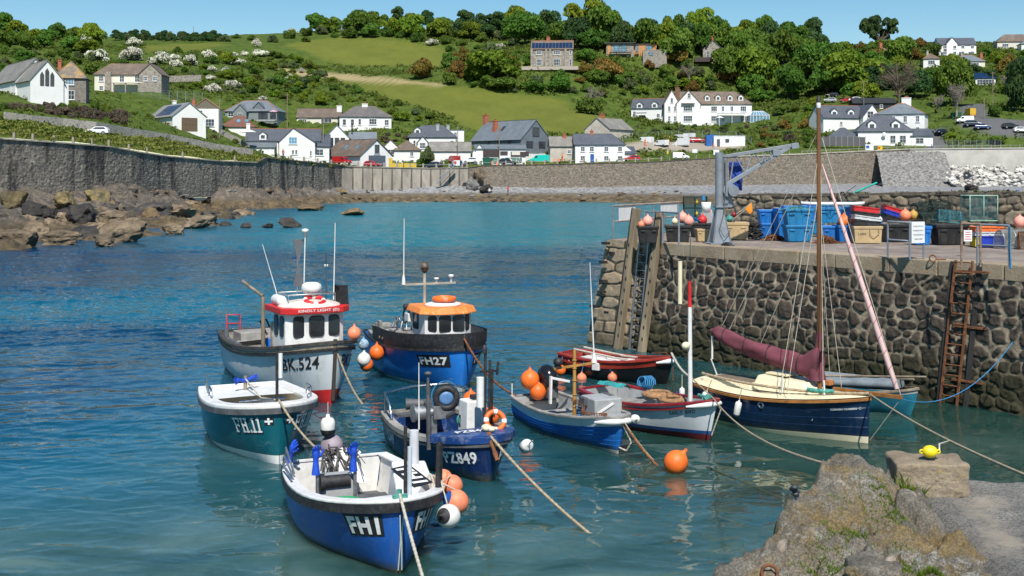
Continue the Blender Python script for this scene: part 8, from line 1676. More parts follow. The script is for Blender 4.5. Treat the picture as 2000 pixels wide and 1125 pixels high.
pole(561,243,320,8.4,'telegraph pole between the grey bungalow and the cream bungalow');pole(632,310,292,11,'telegraph pole in front of the white gable with three dark windows');pole(429,272,280,9.5,'telegraph pole at the right of the solar panel house');pole(378,72,540,5,'lone pole on the skyline at the left',False);pole(975,320,296,9.6,'tall pole in front of the shop and grey slate house');pole(894,320,298,9.5,'telegraph pole beside the red van on the seafront');pole(1687,209,352,8,'telegraph pole behind the gabled white house at the right');pole(1922,250,315,8,'lamp post on the right hand road',False);pole(1939,200,345,9,'telegraph pole by the grass bank at the right');pole(953,110,425,5.5,'white flag pole on the hillside left of the stone house',False)
def sign_(px,py,D,w,h_,hp,mat,label,mat2=None):
 t=thing('notice_sign',label,'sign',P(px,py,D));MB().rod((0,0,-.5),(0,0,hp+h_*.3),.05,6).build('post',M_alu,t);MB().box((0,-.06,hp+h_/2),(w,.05,h_)).build('board',mat,t)
 if mat2:MB().box((-w*.22,-.1,hp+h_*.55),(w*.4,.02,h_*.5)).build('panel_mark',mat2,t)
 return t
sign_(892,326,285.5,1.5,1.3,.3,M_frame,'white sign with red mark by the slipway steps',M_red);sign_(1357,311,292.5,1.2,.9,1.6,M_frame,'small white sign on a post near the lone white van');sign_(1399,310,292,1.4,1.2,1.0,M_frame,'white square notice left of the crane column');sign_(1698,297,292,2.0,1.4,.5,M_frame,'white and blue information board above the beach wall',M_door_b);sign_(1719,297,292,1.1,1.0,.5,paint('sign_yellow',(.7,.48,.03),.5),'yellow and red warning board above the beach wall',M_red);sign_(1304,310,292.5,.35,.8,1.2,MATS['sign_yellow'],'slim yellow marker post near the lone white van')
t=thing('steps','steep metal steps with handrail down the concrete wall','steps');a,b_=P(889,322,283.6),P(853,359,282.2)
for sg in(-.5,.5):MB().bar(a+Vector((0,-.3+sg,0)),b_+Vector((0,-.3+sg,0)),.1,.25).rod(a+Vector((0,-.3+sg,1)),b_+Vector((0,-.3+sg,1)),.05,6).build('stringer',M_alu,t)
mb=MB()
for k in range(16):p=a.lerp(b_,k/15);mb.box(p+Vector((0,-.3,0)),(.35,1.0,.05))
mb.build('tread',M_alu,t)
t=thing('drain_arch','dark arched culvert opening in the rubble wall with orange boulders','culvert',P(910,366,285.2));MB().prism([(-.9,-1.5),(.9,-1.5),(.9,.6),(.55,1.2),(-.55,1.2),(-.9,.6)],0,.3,Matrix.Rotation(R(90),4,'X')).build('opening',M_black,t)
def parasol(px,py,D,w,h_,mat,label):
 t=thing('parasol',label,'parasol',P(px,py,D));MB().rod((0,0,-.5),(0,0,h_+.1),.04,6).build('pole',M_alu,t);n=8;vs=[(0,0,h_+w*.18)]+[(w/2*math.cos(2*PI*k/n),w/2*math.sin(2*PI*k/n),h_)for k in range(n)];lo_=[(x,y,z-.12)for x,y,z in vs[1:]]
 MB().add(vs+lo_,[(0,1+k,1+(k+1)%n)for k in range(n)]+[(1+k,1+n+k,1+n+(k+1)%n,1+(k+1)%n)for k in range(n)]).build('canopy',mat,t)
parasol(484,277,282,3.9,2.4,M_wash,'cream parasol on the terrace left of the big gabled house');parasol(534,234,316,2.4,2.2,paint('pink_canvas',(.6,.36,.45),.8),'pink parasol on the terrace of the grey bungalow');parasol(1406,246,366,2.6,2.6,M_wash,'white parasol under the hotel veranda');
t=thing('wheelie_bin','large green wheeled bin left of the shop','bin',P(953,322,294));MB().taper((0,0,0),(2.4,1.2,0),(2.7,1.5,0),1.6).build('bin_body',paint('bin_green',(.01,.10,.06),.5),t);MB().box((0,0,1.65),(2.8,1.6,.15)).build('lid',paint('bin_green',(.01,.10,.06)),t)
t=thing('wheelie_bin','green container behind the white van on the right hand road','bin',P(1867,238,322));MB().taper((0,0,0),(2.2,1.4,0),(2.5,1.6,0),2.4).build('bin_body',paint('bin_green',(.01,.10,.06)),t);MB().box((0,0,2.45),(2.6,1.7,.15)).build('lid',MATS['bin_green'],t)
t=thing('yellow_barrier','yellow plastic barrier in front of the small brown roofed cottage','barrier',P(790,327,287))
for k in range(4):MB().box((-2.6+k*1.6,0,.5),(1.4,.3,1.0)).build('barrier_panel',paint('barrier_yellow',(.62,.43,.03),.6),t)
MB().box((-3.4,.2,1.2),(.9,.4,2.2)).build('tall_panel',MATS['barrier_yellow'],t)
cone=None
for px,py,D in((961,322,291),(971,323,290),(1083,316,296),(1092,316,296),(1100,315,296),(1261,285,309),(1304,285,311),(1394,286,309)):
 if cone is None:cone=thing('traffic_cone','orange traffic cone standing by the road works or parked vehicles','cone',P(px,py,D),0,'orange traffic cones');MB().lathe((0,0,0),[(.28,.05),(.22,.08),(.06,1.0),(0,1.02)],10).build('cone_body',M_orange,cone);MB().box((0,0,.04),(.6,.6,.08)).build('cone_base',M_black,cone)
 else:dup(cone,P(px,py,D))
def person(px,py,D,label,top,leg,yaw=0,stride=.15,arm=0.2,hair=None):
 V_=[(0,0,.92),(0,0,1.2),(0,0,1.42),(0,0,1.52),(0,-.02,1.66),(-.09,0,.88),(-.10,stride*.6-.05,.48),(-.10,stride,.08),(-.10,stride-.15,.03),(.09,0,.88),(.10,-stride*.6-.05,.48),(.10,-stride,.08),(.10,-stride-.15,.03),(-.2,0,1.4),(-.25,.03-arm*.3,1.12),(-.24,-.05-arm,.88),(.2,0,1.4),(.25,.03-arm*.3,1.12),(.24,-.08-arm,.90)]
 E_=[(0,1),(1,2),(2,3),(3,4),(0,5),(5,6),(6,7),(7,8),(0,9),(9,10),(10,11),(11,12),(2,13),(13,14),(14,15),(2,16),(16,17),(17,18)]
 rad=[.15,.155,.14,.06,.11,.10,.075,.05,.045,.10,.075,.05,.045,.07,.05,.042,.07,.05,.042]
 me=bpy.data.meshes.new('person_body');me.from_pydata(V_,E_,[]);o=bpy.data.objects.new('person_tmp',me);COL.objects.link(o);o.modifiers.new('s','SKIN');o.modifiers.new('u','SUBSURF').levels=1
 for i,r in enumerate(rad):me.skin_vertices[0].data[i].radius=(r,r*.8 if i in(0,1,2)else r)
 me.skin_vertices[0].data[0].use_root=True;dg=bpy.context.evaluated_depsgraph_get();dg.update();m2=bpy.data.meshes.new_from_object(o.evaluated_get(dg));bpy.data.objects.remove(o)
 m2.materials.clear();sk=paint('skin',(.50,.27,.18),.6)
 for m_ in(sk,top,leg):m2.materials.append(m_)
 for p in m2.polygons:z=p.center.z;p.material_index=0 if(z>1.5 or(abs(p.center.x)>.2 and z<1.0))else(1 if z>.9 else 2);p.use_smooth=True
 t=thing('person',label,'person',P(px,py,D),R(yaw));b_=bpy.data.objects.new('body',m2);COL.objects.link(b_);b_.parent=t
 MB().sphere((0,.01,1.71),(.115,.12,.11),12,8).build('hair',hair or paint('brown_hair',(.06,.035,.02),.8),t);return t
jn=paint('denim',(.03,.045,.09),.85);shr_=paint('red_shirt',(.55,.05,.05),.8);dk=paint('dark_cloth',(.03,.03,.035),.85);wsh=paint('white_shirt',(.65,.65,.64),.8);hv=paint('orange_vest',(.75,.20,.04),.8)
person(553,308,239.8,'person in a red top leaning on the wall left of the concrete section',shr_,jn,160,.05);person(1014,319,290,'person in a white shirt walking in front of the shop',wsh,dk,90,.2);person(1018,319,291,'person in dark clothes walking right behind the white shirted one',dk,jn,90,.2);person(895,312,293,'person in a white top standing by the red van',wsh,dk,0,.08);person(1098,313,297,'worker in an orange vest beside the beige stone cottage',hv,dk,30,.1);person(1260,284,309,'worker in an orange vest beside the leftmost white van in the yard',hv,jn,30,.1);person(1306,284,311,'worker in an orange vest between the vans in the yard',hv,dk,0,.12)
person(992,378,278,'person in a red top standing on the beach by the dark rocks',shr_,dk,20,.1);person(956,381,276,'person in a white top standing on the beach left of the red one',wsh,jn,0,.05);person(1820,296,291.5,'person in a blue top walking above the pale concrete wall',paint('blue_shirt',(.03,.12,.4),.8),dk,90,.2)
def leafmat(name,a,b_,hue=.02,tip=None):
 m,nt,bs=new_mat(name);oi=nt.nodes.new('ShaderNodeObjectInfo');at=nt.nodes.new('ShaderNodeAttribute');at.attribute_name='leaf'
 st=[(.1,a),(.75,b_)]
 if tip:st=[(.1,a),(.30,b_),(.40,tip),(1,[min(.75,x*1.25)for x in tip])]
 c=ramp(nt,at.outputs['Fac'],st);hs_=nt.nodes.new('ShaderNodeHueSaturation');nt.links.new(c,hs_.inputs['Color'])
 for sock,lo,hi in(('Hue',.5-hue,.5+hue),('Value',.95,1.45)):
  mr=nt.nodes.new('ShaderNodeMapRange');mr.inputs[3].default_value=lo;mr.inputs[4].default_value=hi
  if sock=='Value':fr=nt.nodes.new('ShaderNodeMath');fr.operation='FRACT';mu_=nt.nodes.new('ShaderNodeMath');mu_.operation='MULTIPLY';mu_.inputs[1].default_value=7.31;nt.links.new(oi.outputs['Random'],mu_.inputs[0]);nt.links.new(mu_.outputs[0],fr.inputs[0]);nt.links.new(fr.outputs[0],mr.inputs[0])
  else:nt.links.new(oi.outputs['Random'],mr.inputs[0])
  nt.links.new(mr.outputs[0],hs_.inputs[sock])
 nt.links.new(hs_.outputs[0],bs.inputs['Base Color']);bs.inputs['Roughness'].default_value=.7;bs.inputs['Specular IOR Level'].default_value=.2
 tr=nt.nodes.new('ShaderNodeBsdfTranslucent');nt.links.new(hs_.outputs[0],tr.inputs[0]);mx=nt.nodes.new('ShaderNodeMixShader');mx.inputs[0].default_value=.32
 nt.links.new(bs.outputs[0],mx.inputs[1]);nt.links.new(tr.outputs[0],mx.inputs[2]);nt.links.new(mx.outputs[0],nt.nodes['Material Output'].inputs[0]);return m
LM={'broad':leafmat('broad_leaves',(.042,.095,.013),(.105,.185,.022)),'bright':leafmat('bright_leaves',(.07,.125,.010),(.165,.22,.018)),'dark':leafmat('dark_leaves',(.022,.055,.018),(.055,.105,.028)),'haw':leafmat('hawthorn_leaves',(.035,.055,.018),(.09,.105,.04),tip=(.62,.60,.50)),'gold':leafmat('golden_leaves',(.075,.065,.014),(.21,.135,.028)),'grey':leafmat('grey_leaves',(.05,.08,.028),(.125,.155,.06)),'brown':leafmat('brown_twigs',(.06,.048,.035),(.155,.120,.085)),'bush':leafmat('bush_leaves',(.045,.085,.012),(.115,.165,.024),.03)}
M_bark=paint('tree_bark',(.10,.080,.06),.9,var=.3,scale=2)
def leaves(pts,nrm,size,rg,col):
 n=len(pts);r=rg.normal(size=(n,3))*.75+nrm;r/=np.linalg.norm(r,axis=1)[:,None]+1e-9;a=np.cross(r,rg.normal(size=(n,3)));a/=np.linalg.norm(a,axis=1)[:,None]+1e-9;b_=np.cross(r,a);s_=size*rg.uniform(.6,1.4,(n,1))
 V=np.stack([pts-a*s_-b_*s_*.6,pts+a*s_*.9-b_*s_*.5,pts+a*s_+b_*s_*.7,pts-a*s_*.7+b_*s_*.5],1).reshape(-1,3);return V,np.arange(4*n).reshape(-1,4),np.repeat(col,4)
def crown(seed,nb,nl,size,shape='dome',br=(.28,.46)):
 """leaf clumps spread through a crown of unit radius and unit height standing on z = 0"""
 rg=np.random.default_rng(seed);C_=[];R2=[]
 while len(C_)<nb:
  p=rg.uniform(-1,1,3);p[2]=rg.uniform(.12,.95);rr_=rg.uniform(*br)
  if shape=='dome':ok=p[0]**2+p[1]**2+((p[2]-.4)/.62)**2<.62
  elif shape=='mound':ok=p[0]**2+p[1]**2+(p[2]/.95)**2<.60
  elif shape=='flat':ok=p[0]**2+p[1]**2<.75-.2*abs(p[2]-.6)and p[2]>.42+.1*rg.random()
  else:ok=p[0]**2+p[1]**2<(.75*(1-p[2]*.75))**2+.05
  if ok:C_.append(p);R2.append(rr_)
 C_=np.array(C_);R2=np.array(R2);k=rg.integers(0,nb,nl);d=rg.normal(size=(nl,3));d/=np.linalg.norm(d,axis=1)[:,None];d[:,2]=np.where(d[:,2]<-.35,-d[:,2],d[:,2])
 rad=R2[k]*(1-.35*rg.random(nl)**2);pts=C_[k]+d*rad[:,None]*np.array([1,1,.72]);pts[:,2]=np.maximum(pts[:,2],.02);col=np.clip(rg.normal(.5,.22,nl)+.25*(vnoise(pts[:,0]*3,pts[:,1]*3,pts[:,2]*3,seed)-.5)*2,0,1)
 return(*leaves(pts,d,size,rg,col),C_)
PROTO={}
def proto(kind,var,spec):
 key=(kind,var)
 if key in PROTO:return PROTO[key]
 shape,nb,nl,size,th,nm,cat=spec;V,F_,col,C_=crown(hash_(kind)+var*13,nb,nl,size,shape,(.2,.34)if shape=='flat' else(.28,.46))
 t=thing(nm,'x',cat);t['_src']=1
 V[:,2]=V[:,2]*(1-th)+th;np_obj('crown',V,F_,LM[kind if kind in LM else spec[-1]],t,False,{'leaf':col})
 mb=MB();rg=random.Random(var+5);mb.tube([(0,0,-.25),(0.02,0,th*.5+.1),(-.01,.02,th+.25)],[.055,.042,.03],6)
 for p in C_[:7]:mb.tube([(0,0,th*.6+.05),(p[0]*.4,p[1]*.4,th+.2*(1-th)),(p[0]*.9,p[1]*.9,(p[2])*(1-th)+th)],[.03,.02,.008],5)
 mb.build('trunk',M_bark,t);t.location=(0,-4000,-500);PROTO[key]=t;return t
def hash_(s):return sum(ord(c)*(i+3)for i,c in enumerate(s))%977
SPEC={'broad':('dome',20,5200,.055,.16,'broadleaf_tree','tree'),'bright':('dome',19,5200,.055,.12,'broadleaf_tree','tree'),'dark':('cone',18,4800,.052,.15,'dark_tree','tree'),'haw':('mound',13,3000,.058,.05,'hawthorn','shrub'),'gold':('mound',13,3000,.06,.03,'golden_bush','shrub'),'grey':('mound',13,2800,.06,.03,'grey_bush','shrub'),'brown':('mound',13,3000,.05,.03,'brown_bush','shrub'),'bush':('mound',13,3000,.06,.02,'bush','shrub')}
rt=random.Random(77);NV=3
RECT=[(0,105,165,195,226),(185,122,325,181,300),(255,185,430,260,261),(435,190,545,262,300),(580,200,770,255,325),(470,240,820,330,287),(800,232,1250,320,298),(1225,170,1505,240,366),(1028,76,1125,132,396),(1178,76,1295,113,426),(1355,78,1434,121,426),(1597,190,1815,285,303),(1832,72,1910,108,446),(1945,68,2000,98,460),(1865,105,1930,131,416),(1800,105,1842,130,424),(1900,138,1950,167,376),(1215,255,1460,292,308),(1880,206,2000,264,300),(1608,188,1676,202,358),(1815,250,1850,285,300),(0,225,230,255,190)]
def plant(kind,px,py,wpx,hpx,label,group,D=None,chk=False,var=None):
 h_=hit(px,py)if D is None else P(px,py,D)
 if h_ is None:return None
 if chk:
  for(a,b_,c,d,DD)in RECT:
   if DD>0 and px+wpx*.5>a and px-wpx*.5<c and py>b_ and py-hpx<d and h_.y<DD+6:return None
 src=proto(kind,rt.randrange(NV)if var is None else var,SPEC[kind]);s_=h_.y/FOC;w=wpx*s_/2*1.05;o=dup(src,h_-Vector((0,0,.2)),rt.uniform(0,6.28),(w*rt.uniform(.9,1.1),w*rt.uniform(.85,1.05),hpx*s_*1.04),label,group);del o['_src'];return o
def fill(poly,n,kinds,wr,asp,label,group,gap=.45):
 placed=[];xs_=[p[0]for p in poly];ys_=[p[1]for p in poly];k=0
 for _ in range(n*12):
  if k>=n:break
  px,py=rt.uniform(min(xs_),max(xs_)),rt.uniform(min(ys_),max(ys_))
  if not inpoly(np.array([px]),np.array([py]),poly)[0]:continue
  w=rt.uniform(*wr)
  if any(abs(px-a)<(w+c)*gap and abs(py-b_)<(w+c)*gap*.45 for a,b_,c in placed):continue
  kind=rt.choice(kinds);o=plant(kind,px,py,w,w*rt.uniform(*asp),label[kind]if isinstance(label,dict)else label,group[kind]if isinstance(group,dict)else group,chk=True)
  if o is not None:placed.append((px,py,w));k+=1
def kl(where):return{k:v+' '+where for k,v in{'broad':'green broadleaf tree','bright':'bright yellow green tree','dark':'dark green narrow tree','haw':'hawthorn white with blossom','gold':'golden brown bush','grey':'grey green bush','brown':'brown twiggy bush','bush':'rounded green bush'}.items()}
def kg(where):return{k:v+' '+where for k,v in{'broad':'broadleaf trees','bright':'bright trees','dark':'dark trees','haw':'hawthorns','gold':'golden bushes','grey':'grey bushes','brown':'brown bushes','bush':'green bushes'}.items()}
def F(poly,n,kinds,wr,asp,where,gap=.45):fill(poly,n,kinds,wr,asp,kl(where),kg(where),gap)
F([(0,70),(185,82),(170,105),(0,100)],44,['broad','broad','bright'],(38,66),(.55,.75),'in the wood at the left end of the skyline',.28)
F([(0,105),(150,110),(260,130),(230,160),(0,150)],34,['bush','bush','broad','grey','haw'],(22,44),(.5,.75),'on the slope above the chapel')
F([(225,73),(440,76),(440,82),(225,80)],80,['dark','grey','dark'],(14,26),(.5,.75),'in the hedge line on the left skyline',.16)
F([(330,105),(560,110),(640,150),(560,200),(440,190),(330,170)],105,['bush','bush','bush','bright','grey','bush','haw'],(16,40),(.42,.65),'on the scrubby hillside left of the fields',.33)
F([(540,150),(640,155),(780,205),(870,235),(800,240),(700,210),(560,205)],55,['bush','bush','bright','grey'],(14,32),(.45,.7),'between the lower field and the houses')
F([(440,76),(700,64),(1010,76),(1010,96),(880,96),(720,76),(560,86)],60,['bush','grey','haw','bush'],(18,36),(.5,.75),'along the top hedge above the upper field')
F([(610,60),(760,54),(1010,58),(1010,78),(700,74),(610,68)],64,['broad','dark','broad','bright'],(36,64),(.6,.85),'in the wood on top of the hill',.27)
F([(1010,60),(1200,78),(1400,84),(1610,90),(1610,116),(1300,110),(1010,90)],95,['broad','broad','bright','dark'],(50,84),(.7,1.0),'in the tall wood on the hilltop behind the stone house',.24)
F([(870,100),(1030,110),(1040,135),(1140,140),(1250,150),(1240,195),(1000,182),(870,165)],95,['bush','bush','gold','grey','broad'],(20,48),(.5,.8),'between the fields and the grey stone house')
F([(1130,120),(1360,122),(1440,150),(1480,178),(1250,190),(1150,160)],80,['bush','broad','bright','gold','grey'],(24,60),(.55,.85),'on the slope above the hotel')
F([(1420,120),(1600,125),(1640,185),(1480,205),(1430,170)],46,['broad','bright','broad'],(44,84),(.6,.9),'in the dense trees right of the hotel',.3)
F([(1600,88),(1860,98),(1860,125),(1600,120)],58,['bush','broad','bright','gold'],(24,50),(.5,.75),'along the right skyline beside the lone pine',.28)
F([(1600,125),(1860,135),(1890,190),(1700,200),(1600,185)],50,['broad','bright','broad','dark'],(44,86),(.6,.9),'above the black shed on the right',.3)
F([(1850,112),(2000,105),(2010,175),(1940,190),(1850,180)],58,['broad','dark','bright','gold'],(26,60),(.6,.9),'among the houses high on the right',.3)
F([(1240,242),(1500,246),(1560,262),(1500,272),(1240,258)],46,['bush','bush','grey','brown'],(12,28),(.4,.65),'on the bank between the hotel and the yard')
F([(1480,250),(1600,250),(1600,292),(1480,290)],34,['bush','grey','gold','brown'],(14,36),(.45,.7),'on the bank behind the crane jib')
F([(1840,268),(1960,270),(1960,284),(1845,284)],26,['bush','bright','bush'],(20,40),(.4,.6),'above the pale concrete wall by the right hand road')
F([(1940,190),(2010,200),(2010,232),(1955,225)],12,['dark','broad'],(36,70),(.7,1.0),'in the dark clump at the right edge beside the road')
F([(20,208),(100,205),(230,222),(300,236),(250,246),(120,228),(0,215)],80,['brown','brown','brown','bush'],(18,32),(.6,.85),'in the brown hedge below the chapel',.2)
F([(330,248),(440,262),(500,292),(440,280),(340,262)],20,['brown','bush','grey'],(12,24),(.5,.8),'below the solar panel house')
F([(640,246),(780,258),(820,285),(700,272),(640,262)],24,['grey','bush','brown'],(14,28),(.5,.75),'in the gardens behind the garage')
F([(1500,215),(1600,205),(1600,245),(1510,250)],20,['bush','broad','bright'],(26,54),(.55,.8),'between the hotel garden and the gabled white house')
for kind,px,py,w,h_,lb in(('haw',168,92,26,30,'tall white hawthorn at the end of the left skyline wood'),('haw',190,122,52,30,'wide blossoming hawthorn directly above the chapel roof'),('haw',258,118,46,32,'largest cream white hawthorn above the long cream house'),('haw',310,126,46,26,'grey white hawthorn right of the largest one above the cream house'),('haw',372,128,30,26,'round hawthorn standing apart on the left hillside'),('haw',262,90,28,18,'hawthorn high in the middle of the left hillside'),('haw',680,66,34,18,'white hawthorn low under the left end of the hilltop wood'),('haw',778,66,28,22,'white hawthorn under the middle of the hilltop wood'),('haw',920,58,26,22,'white hawthorn high among the hilltop trees'),('haw',572,66,28,14,'small flat hawthorn on the skyline left of the wood'),('haw',502,92,22,18,'pale hawthorn at the left corner of the upper field'),('gold',826,152,54,40,'round golden bush at the top of the straw strip'),('gold',900,150,52,44,'second golden bush between the two fields'),('gold',905,122,40,34,'golden bush above the second one by the upper field'),('bright',960,160,110,58,'broad olive tree with golden right side below the flag pole'),('gold',985,140,60,40,'orange brown bush joined to the olive tree'),('bush',985,176,110,26,'row of low bright leaves under the olive tree'),('gold',1180,152,78,40,'wide golden bush below the modern house'),('gold',1140,146,40,28,'smaller golden bush right of the stone house terrace'),('broad',1322,126,74,66,'round olive tree standing between the modern house and the gabled cottage'),('bush',1148,222,72,34,'dark dense bush on the right edge of the lower field'),('bright',1350,178,52,24,'yellow green bush above the hotel roof'),('bright',1470,172,96,70,'large bright green tree right of the gabled cottage'),('broad',1430,166,70,70,'dark round tree beneath the gabled cottage'),('bright',1672,178,124,72,'largest bright green tree above the black shed'),('broad',1590,160,90,70,'dense green tree left of the largest bright tree'),('broad',1862,208,80,88,'dark tall tree behind the bare white tree'),('bright',1862,150,60,40,'yellow topped tree below the skyline bungalow'),('dark',1985,222,60,90,'dark yew like tree at the right edge by the road'),('bush',828,324,28,24,'round garden bush left of the dark blue estate car'),('grey',836,316,34,36,'taller grey bush behind the garden bush by the seafront'),('bush',1945,228,34,28,'clipped bush beside the grass bank on the right hand road')):
 plant(kind,px,py,w,h_,lb,None,None if py<300 else 296)
def bare(px,py,hh,w,label,mat,seed,n=9):
 b_=hit(px,py);s_=b_.y/FOC;H_=hh*s_;W_=w*s_/2;rr_=random.Random(seed);t=thing('bare_tree',label,'tree',b_);mb=MB();tw=MB();mb.tube([(0,0,-.5),(.1,0,H_*.2),(0,0,H_*.5)],[.35,.28,.16],7)
 for i in range(n*3):
  a=rr_.uniform(0,6.28);z0=H_*rr_.uniform(.12,.5);e=Vector((math.cos(a)*W_*rr_.uniform(.4,1),math.sin(a)*W_*rr_.uniform(.4,1),H_*rr_.uniform(.5,1)));m_=Vector((e.x*.4,e.y*.4,(z0+e.z)*.52));mb.tube([(0,0,z0),m_,e],[.13,.08,.025],5)
  for k in range(16):f=rr_.uniform(.35,1);p=m_.lerp(e,f);q=p+Vector((rr_.uniform(-1,1),rr_.uniform(-1,1),rr_.uniform(-.1,1)))*H_*.12;tw.tube([p,q,q+Vector((rr_.uniform(-1,1),rr_.uniform(-1,1),rr_.uniform(0,1)))*H_*.07],[.035,.022,.012],3,cap=False)
 mb.build('trunk',mat,t);tw.build('crown',mat,t)
M_gb=paint('grey_bark',(.25,.22,.18),.9,var=.2);bare(1755,206,84,84,'large brown leafless tree above the square white house',paint('brown_bark',(.16,.12,.085),.9,var=.2),3,14);bare(1868,232,66,40,'pale leafless tree with white trunk beside the right hand lane',M_gb,5);bare(1832,222,36,34,'small pale leafless tree left of the white trunked one',M_gb,7,6);bare(1158,206,36,46,'grey leafless tree above the dark bush by the lower field',M_gb,9,8);bare(1975,215,70,36,'leafless grey tree in the dark clump at the right edge',M_gb,11,6);bare(1345,165,34,36,'grey leafless tree on the slope above the hotel',M_gb,12,6)
V,F_,col,C_=crown(404,26,5200,.05,'flat',(.16,.28));b_=P(1716,98,500);t=thing('lone_pine','lone dark pine with a spreading flat crown on the skyline','tree',b_);t.scale=(8.0,7.0,13.5);V[:,2]=V[:,2]*.95;np_obj('crown',V,F_,LM['dark'],t,False,{'leaf':col});mb=MB();mb.tube([(0,0,-.15),(.02,0,.22),(0,0,.45)],[.07,.06,.04],7)
for p in C_:mb.tube([(0,0,.25),(p[0]*.5,p[1]*.5,.42),(p[0]*.95,p[1]*.95,p[2]*.93)],[.035,.022,.010],5)
mb.build('trunk',M_bark,t)
NS=26000;rg=np.random.default_rng(9);idx=np.where((wild.ravel()>.6)&(GV.ravel()>9)&(GV.ravel()<300)&(np.abs(GX.ravel())<GY.ravel()*.47)&(polymask(GX,GY,POLY['straw']).ravel()<.3))[0]
w_=np.interp(GV.ravel()[idx],[9,60,62,330],[1.2,1.2,2,2]);w_=w_*(.25+1.5*smooth01(.42,.62,fbm(GX.ravel()[idx]*.05,GY.ravel()[idx]*.05,0,3,12)));pick=rg.choice(idx,NS,p=w_/w_.sum())
c0=np.stack([GX.ravel()[pick]+rg.uniform(-1,1,NS),GY.ravel()[pick]+rg.uniform(-1,1,NS),GZ.ravel()[pick]],1);rad=rg.uniform(.45,1.35,NS)*np.where(c0[:,0]<-45,.7,1);k=np.repeat(np.arange(NS),9);d=rg.normal(size=(len(k),3));d/=np.linalg.norm(d,axis=1)[:,None];d[:,2]=np.abs(d[:,2])
pts=c0[k]+d*rad[k][:,None]*np.array([1,1,.75]);V,F_,cc=leaves(pts,d,rad[k][:,None]*.30,rg,np.clip(rg.normal(.5,.25,len(k)),0,1));o=np_obj('hillside_scrub',V,F_,leafmat('scrub_leaves',(.05,.08,.012),(.135,.17,.026)),None,False,{'leaf':cc});tag(o,'low green scrub and bracken covering the wild slopes','scrub',None,'stuff')
gi=np.where((GX.ravel()<-36)&(GX.ravel()>-110)&(GV.ravel()>.8)&(GV.ravel()<45))[0];pick=rg.choice(gi,15000);c0=np.stack([GX.ravel()[pick]+rg.uniform(-1.2,1.2,15000),GY.ravel()[pick]+rg.uniform(-.5,.5,15000),GZ.ravel()[pick]+.1],1);k=np.repeat(np.arange(15000),3);d=rg.normal(size=(len(k),3))*.5+np.array([0,-.4,.6]);d/=np.linalg.norm(d,axis=1)[:,None]
V,F_,cc=leaves(c0[k]+d*.25,d,.17,rg,np.clip(rg.normal(.5,.25,len(k)),0,1));o=np_obj('bank_grass',V,F_,leafmat('bank_grass_blades',(.09,.11,.016),(.24,.24,.055)),None,False,{'leaf':cc});tag(o,'tufty yellow green grass on the bank above the left wall','grass',None,'stuff')
for t in PROTO.values():
 for c in list(t.children):bpy.data.objects.remove(c)
 bpy.data.objects.remove(t)
def rockmesh(seed,sub=4,sharp=1.0,flat=.7):
 bm=bmesh.new();bmesh.ops.create_icosphere(bm,subdivisions=sub,radius=1);rr_=random.Random(seed);pl=[(Vector((rr_.gauss(0,1),rr_.gauss(0,1),rr_.gauss(0,.8))).normalized(),rr_.uniform(.45,.85))for _ in range(13)]
 for v in bm.verts:
  d=v.co.normalized();r=1.05
  for n,q in pl:c=d.dot(n);r=min(r,q/c)if c>.05 else r
  p=d*r;q=mnoise.fractal(p*2.3+Vector((seed*7.1,0,0)),1.0,2.0,7)*.20*sharp;v.co=Vector((p.x,p.y,p.z*flat))*(1+q)
 me=bpy.data.meshes.new('boulder');bm.to_mesh(me);bm.free();return me
def rockmat(name,a,b_,c_,bs=6,lo=None):
 m,nt,b=new_mat(name);col=ramp(nt,noise_tex(nt,1.6,8,.7),[(.3,a),(.52,b_),(.72,c_)]);oi=nt.nodes.new('ShaderNodeObjectInfo');hs_=nt.nodes.new('ShaderNodeHueSaturation');mr=nt.nodes.new('ShaderNodeMapRange');mr.inputs[3].default_value=.7;mr.inputs[4].default_value=1.25
 nt.links.new(oi.outputs['Random'],mr.inputs[0]);nt.links.new(mr.outputs[0],hs_.inputs['Value']);nt.links.new(col,hs_.inputs['Color']);nt.links.new(hs_.outputs[0],b.inputs['Base Color']);b.inputs['Roughness'].default_value=.85;bump(nt,b,noise_tex(nt,bs,8,.75),.9,.12);return m
RM={'tan':rockmat('tan_rock',(.06,.042,.026),(.17,.125,.078),(.30,.23,.15)),'dark':rockmat('dark_rock',(.016,.015,.014),(.042,.037,.032),(.11,.092,.072)),'lich':rockmat('lichen_rock',(.05,.045,.03),(.15,.115,.055),(.30,.22,.08)),'brown':rockmat('weedy_rock',(.06,.045,.022),(.16,.105,.05),(.26,.18,.10)),'white':rockmat('limestone',(.42,.39,.34),(.56,.53,.48),(.68,.65,.60)),'grey':rockmat('grey_rock',(.10,.095,.09),(.2,.19,.175),(.3,.28,.26))}
RSRC={}
def rock(kind,loc,sx,sy,sz,label,group=None,seed=None):
 v=rt.randrange(6)if seed is None else seed
 if(kind,v)not in RSRC:me=rockmesh(v*3+hash_(kind));me.materials.append(RM[kind]);RSRC[(kind,v)]=me
 o=bpy.data.objects.new('boulder',RSRC[(kind,v)]);COL.objects.link(o);o.location=loc;o.rotation_euler=(rt.uniform(-.25,.25),rt.uniform(-.25,.25),rt.uniform(0,6.28));o.scale=(sx,sy,sz);return tag(o,label,'boulder',group)
def rpx(kind,px,py,wpx,hpx,label,D=None,group=None):
 """py: foot of the boulder"""
 p=W(px,py,.05)if D is None else P(px,py,D);s_=p.y/FOC;return rock(kind,p+Vector((0,wpx*s_*.3,hpx*s_*.30)),wpx*s_*.62,wpx*s_*.5,hpx*s_*.95,label,group)
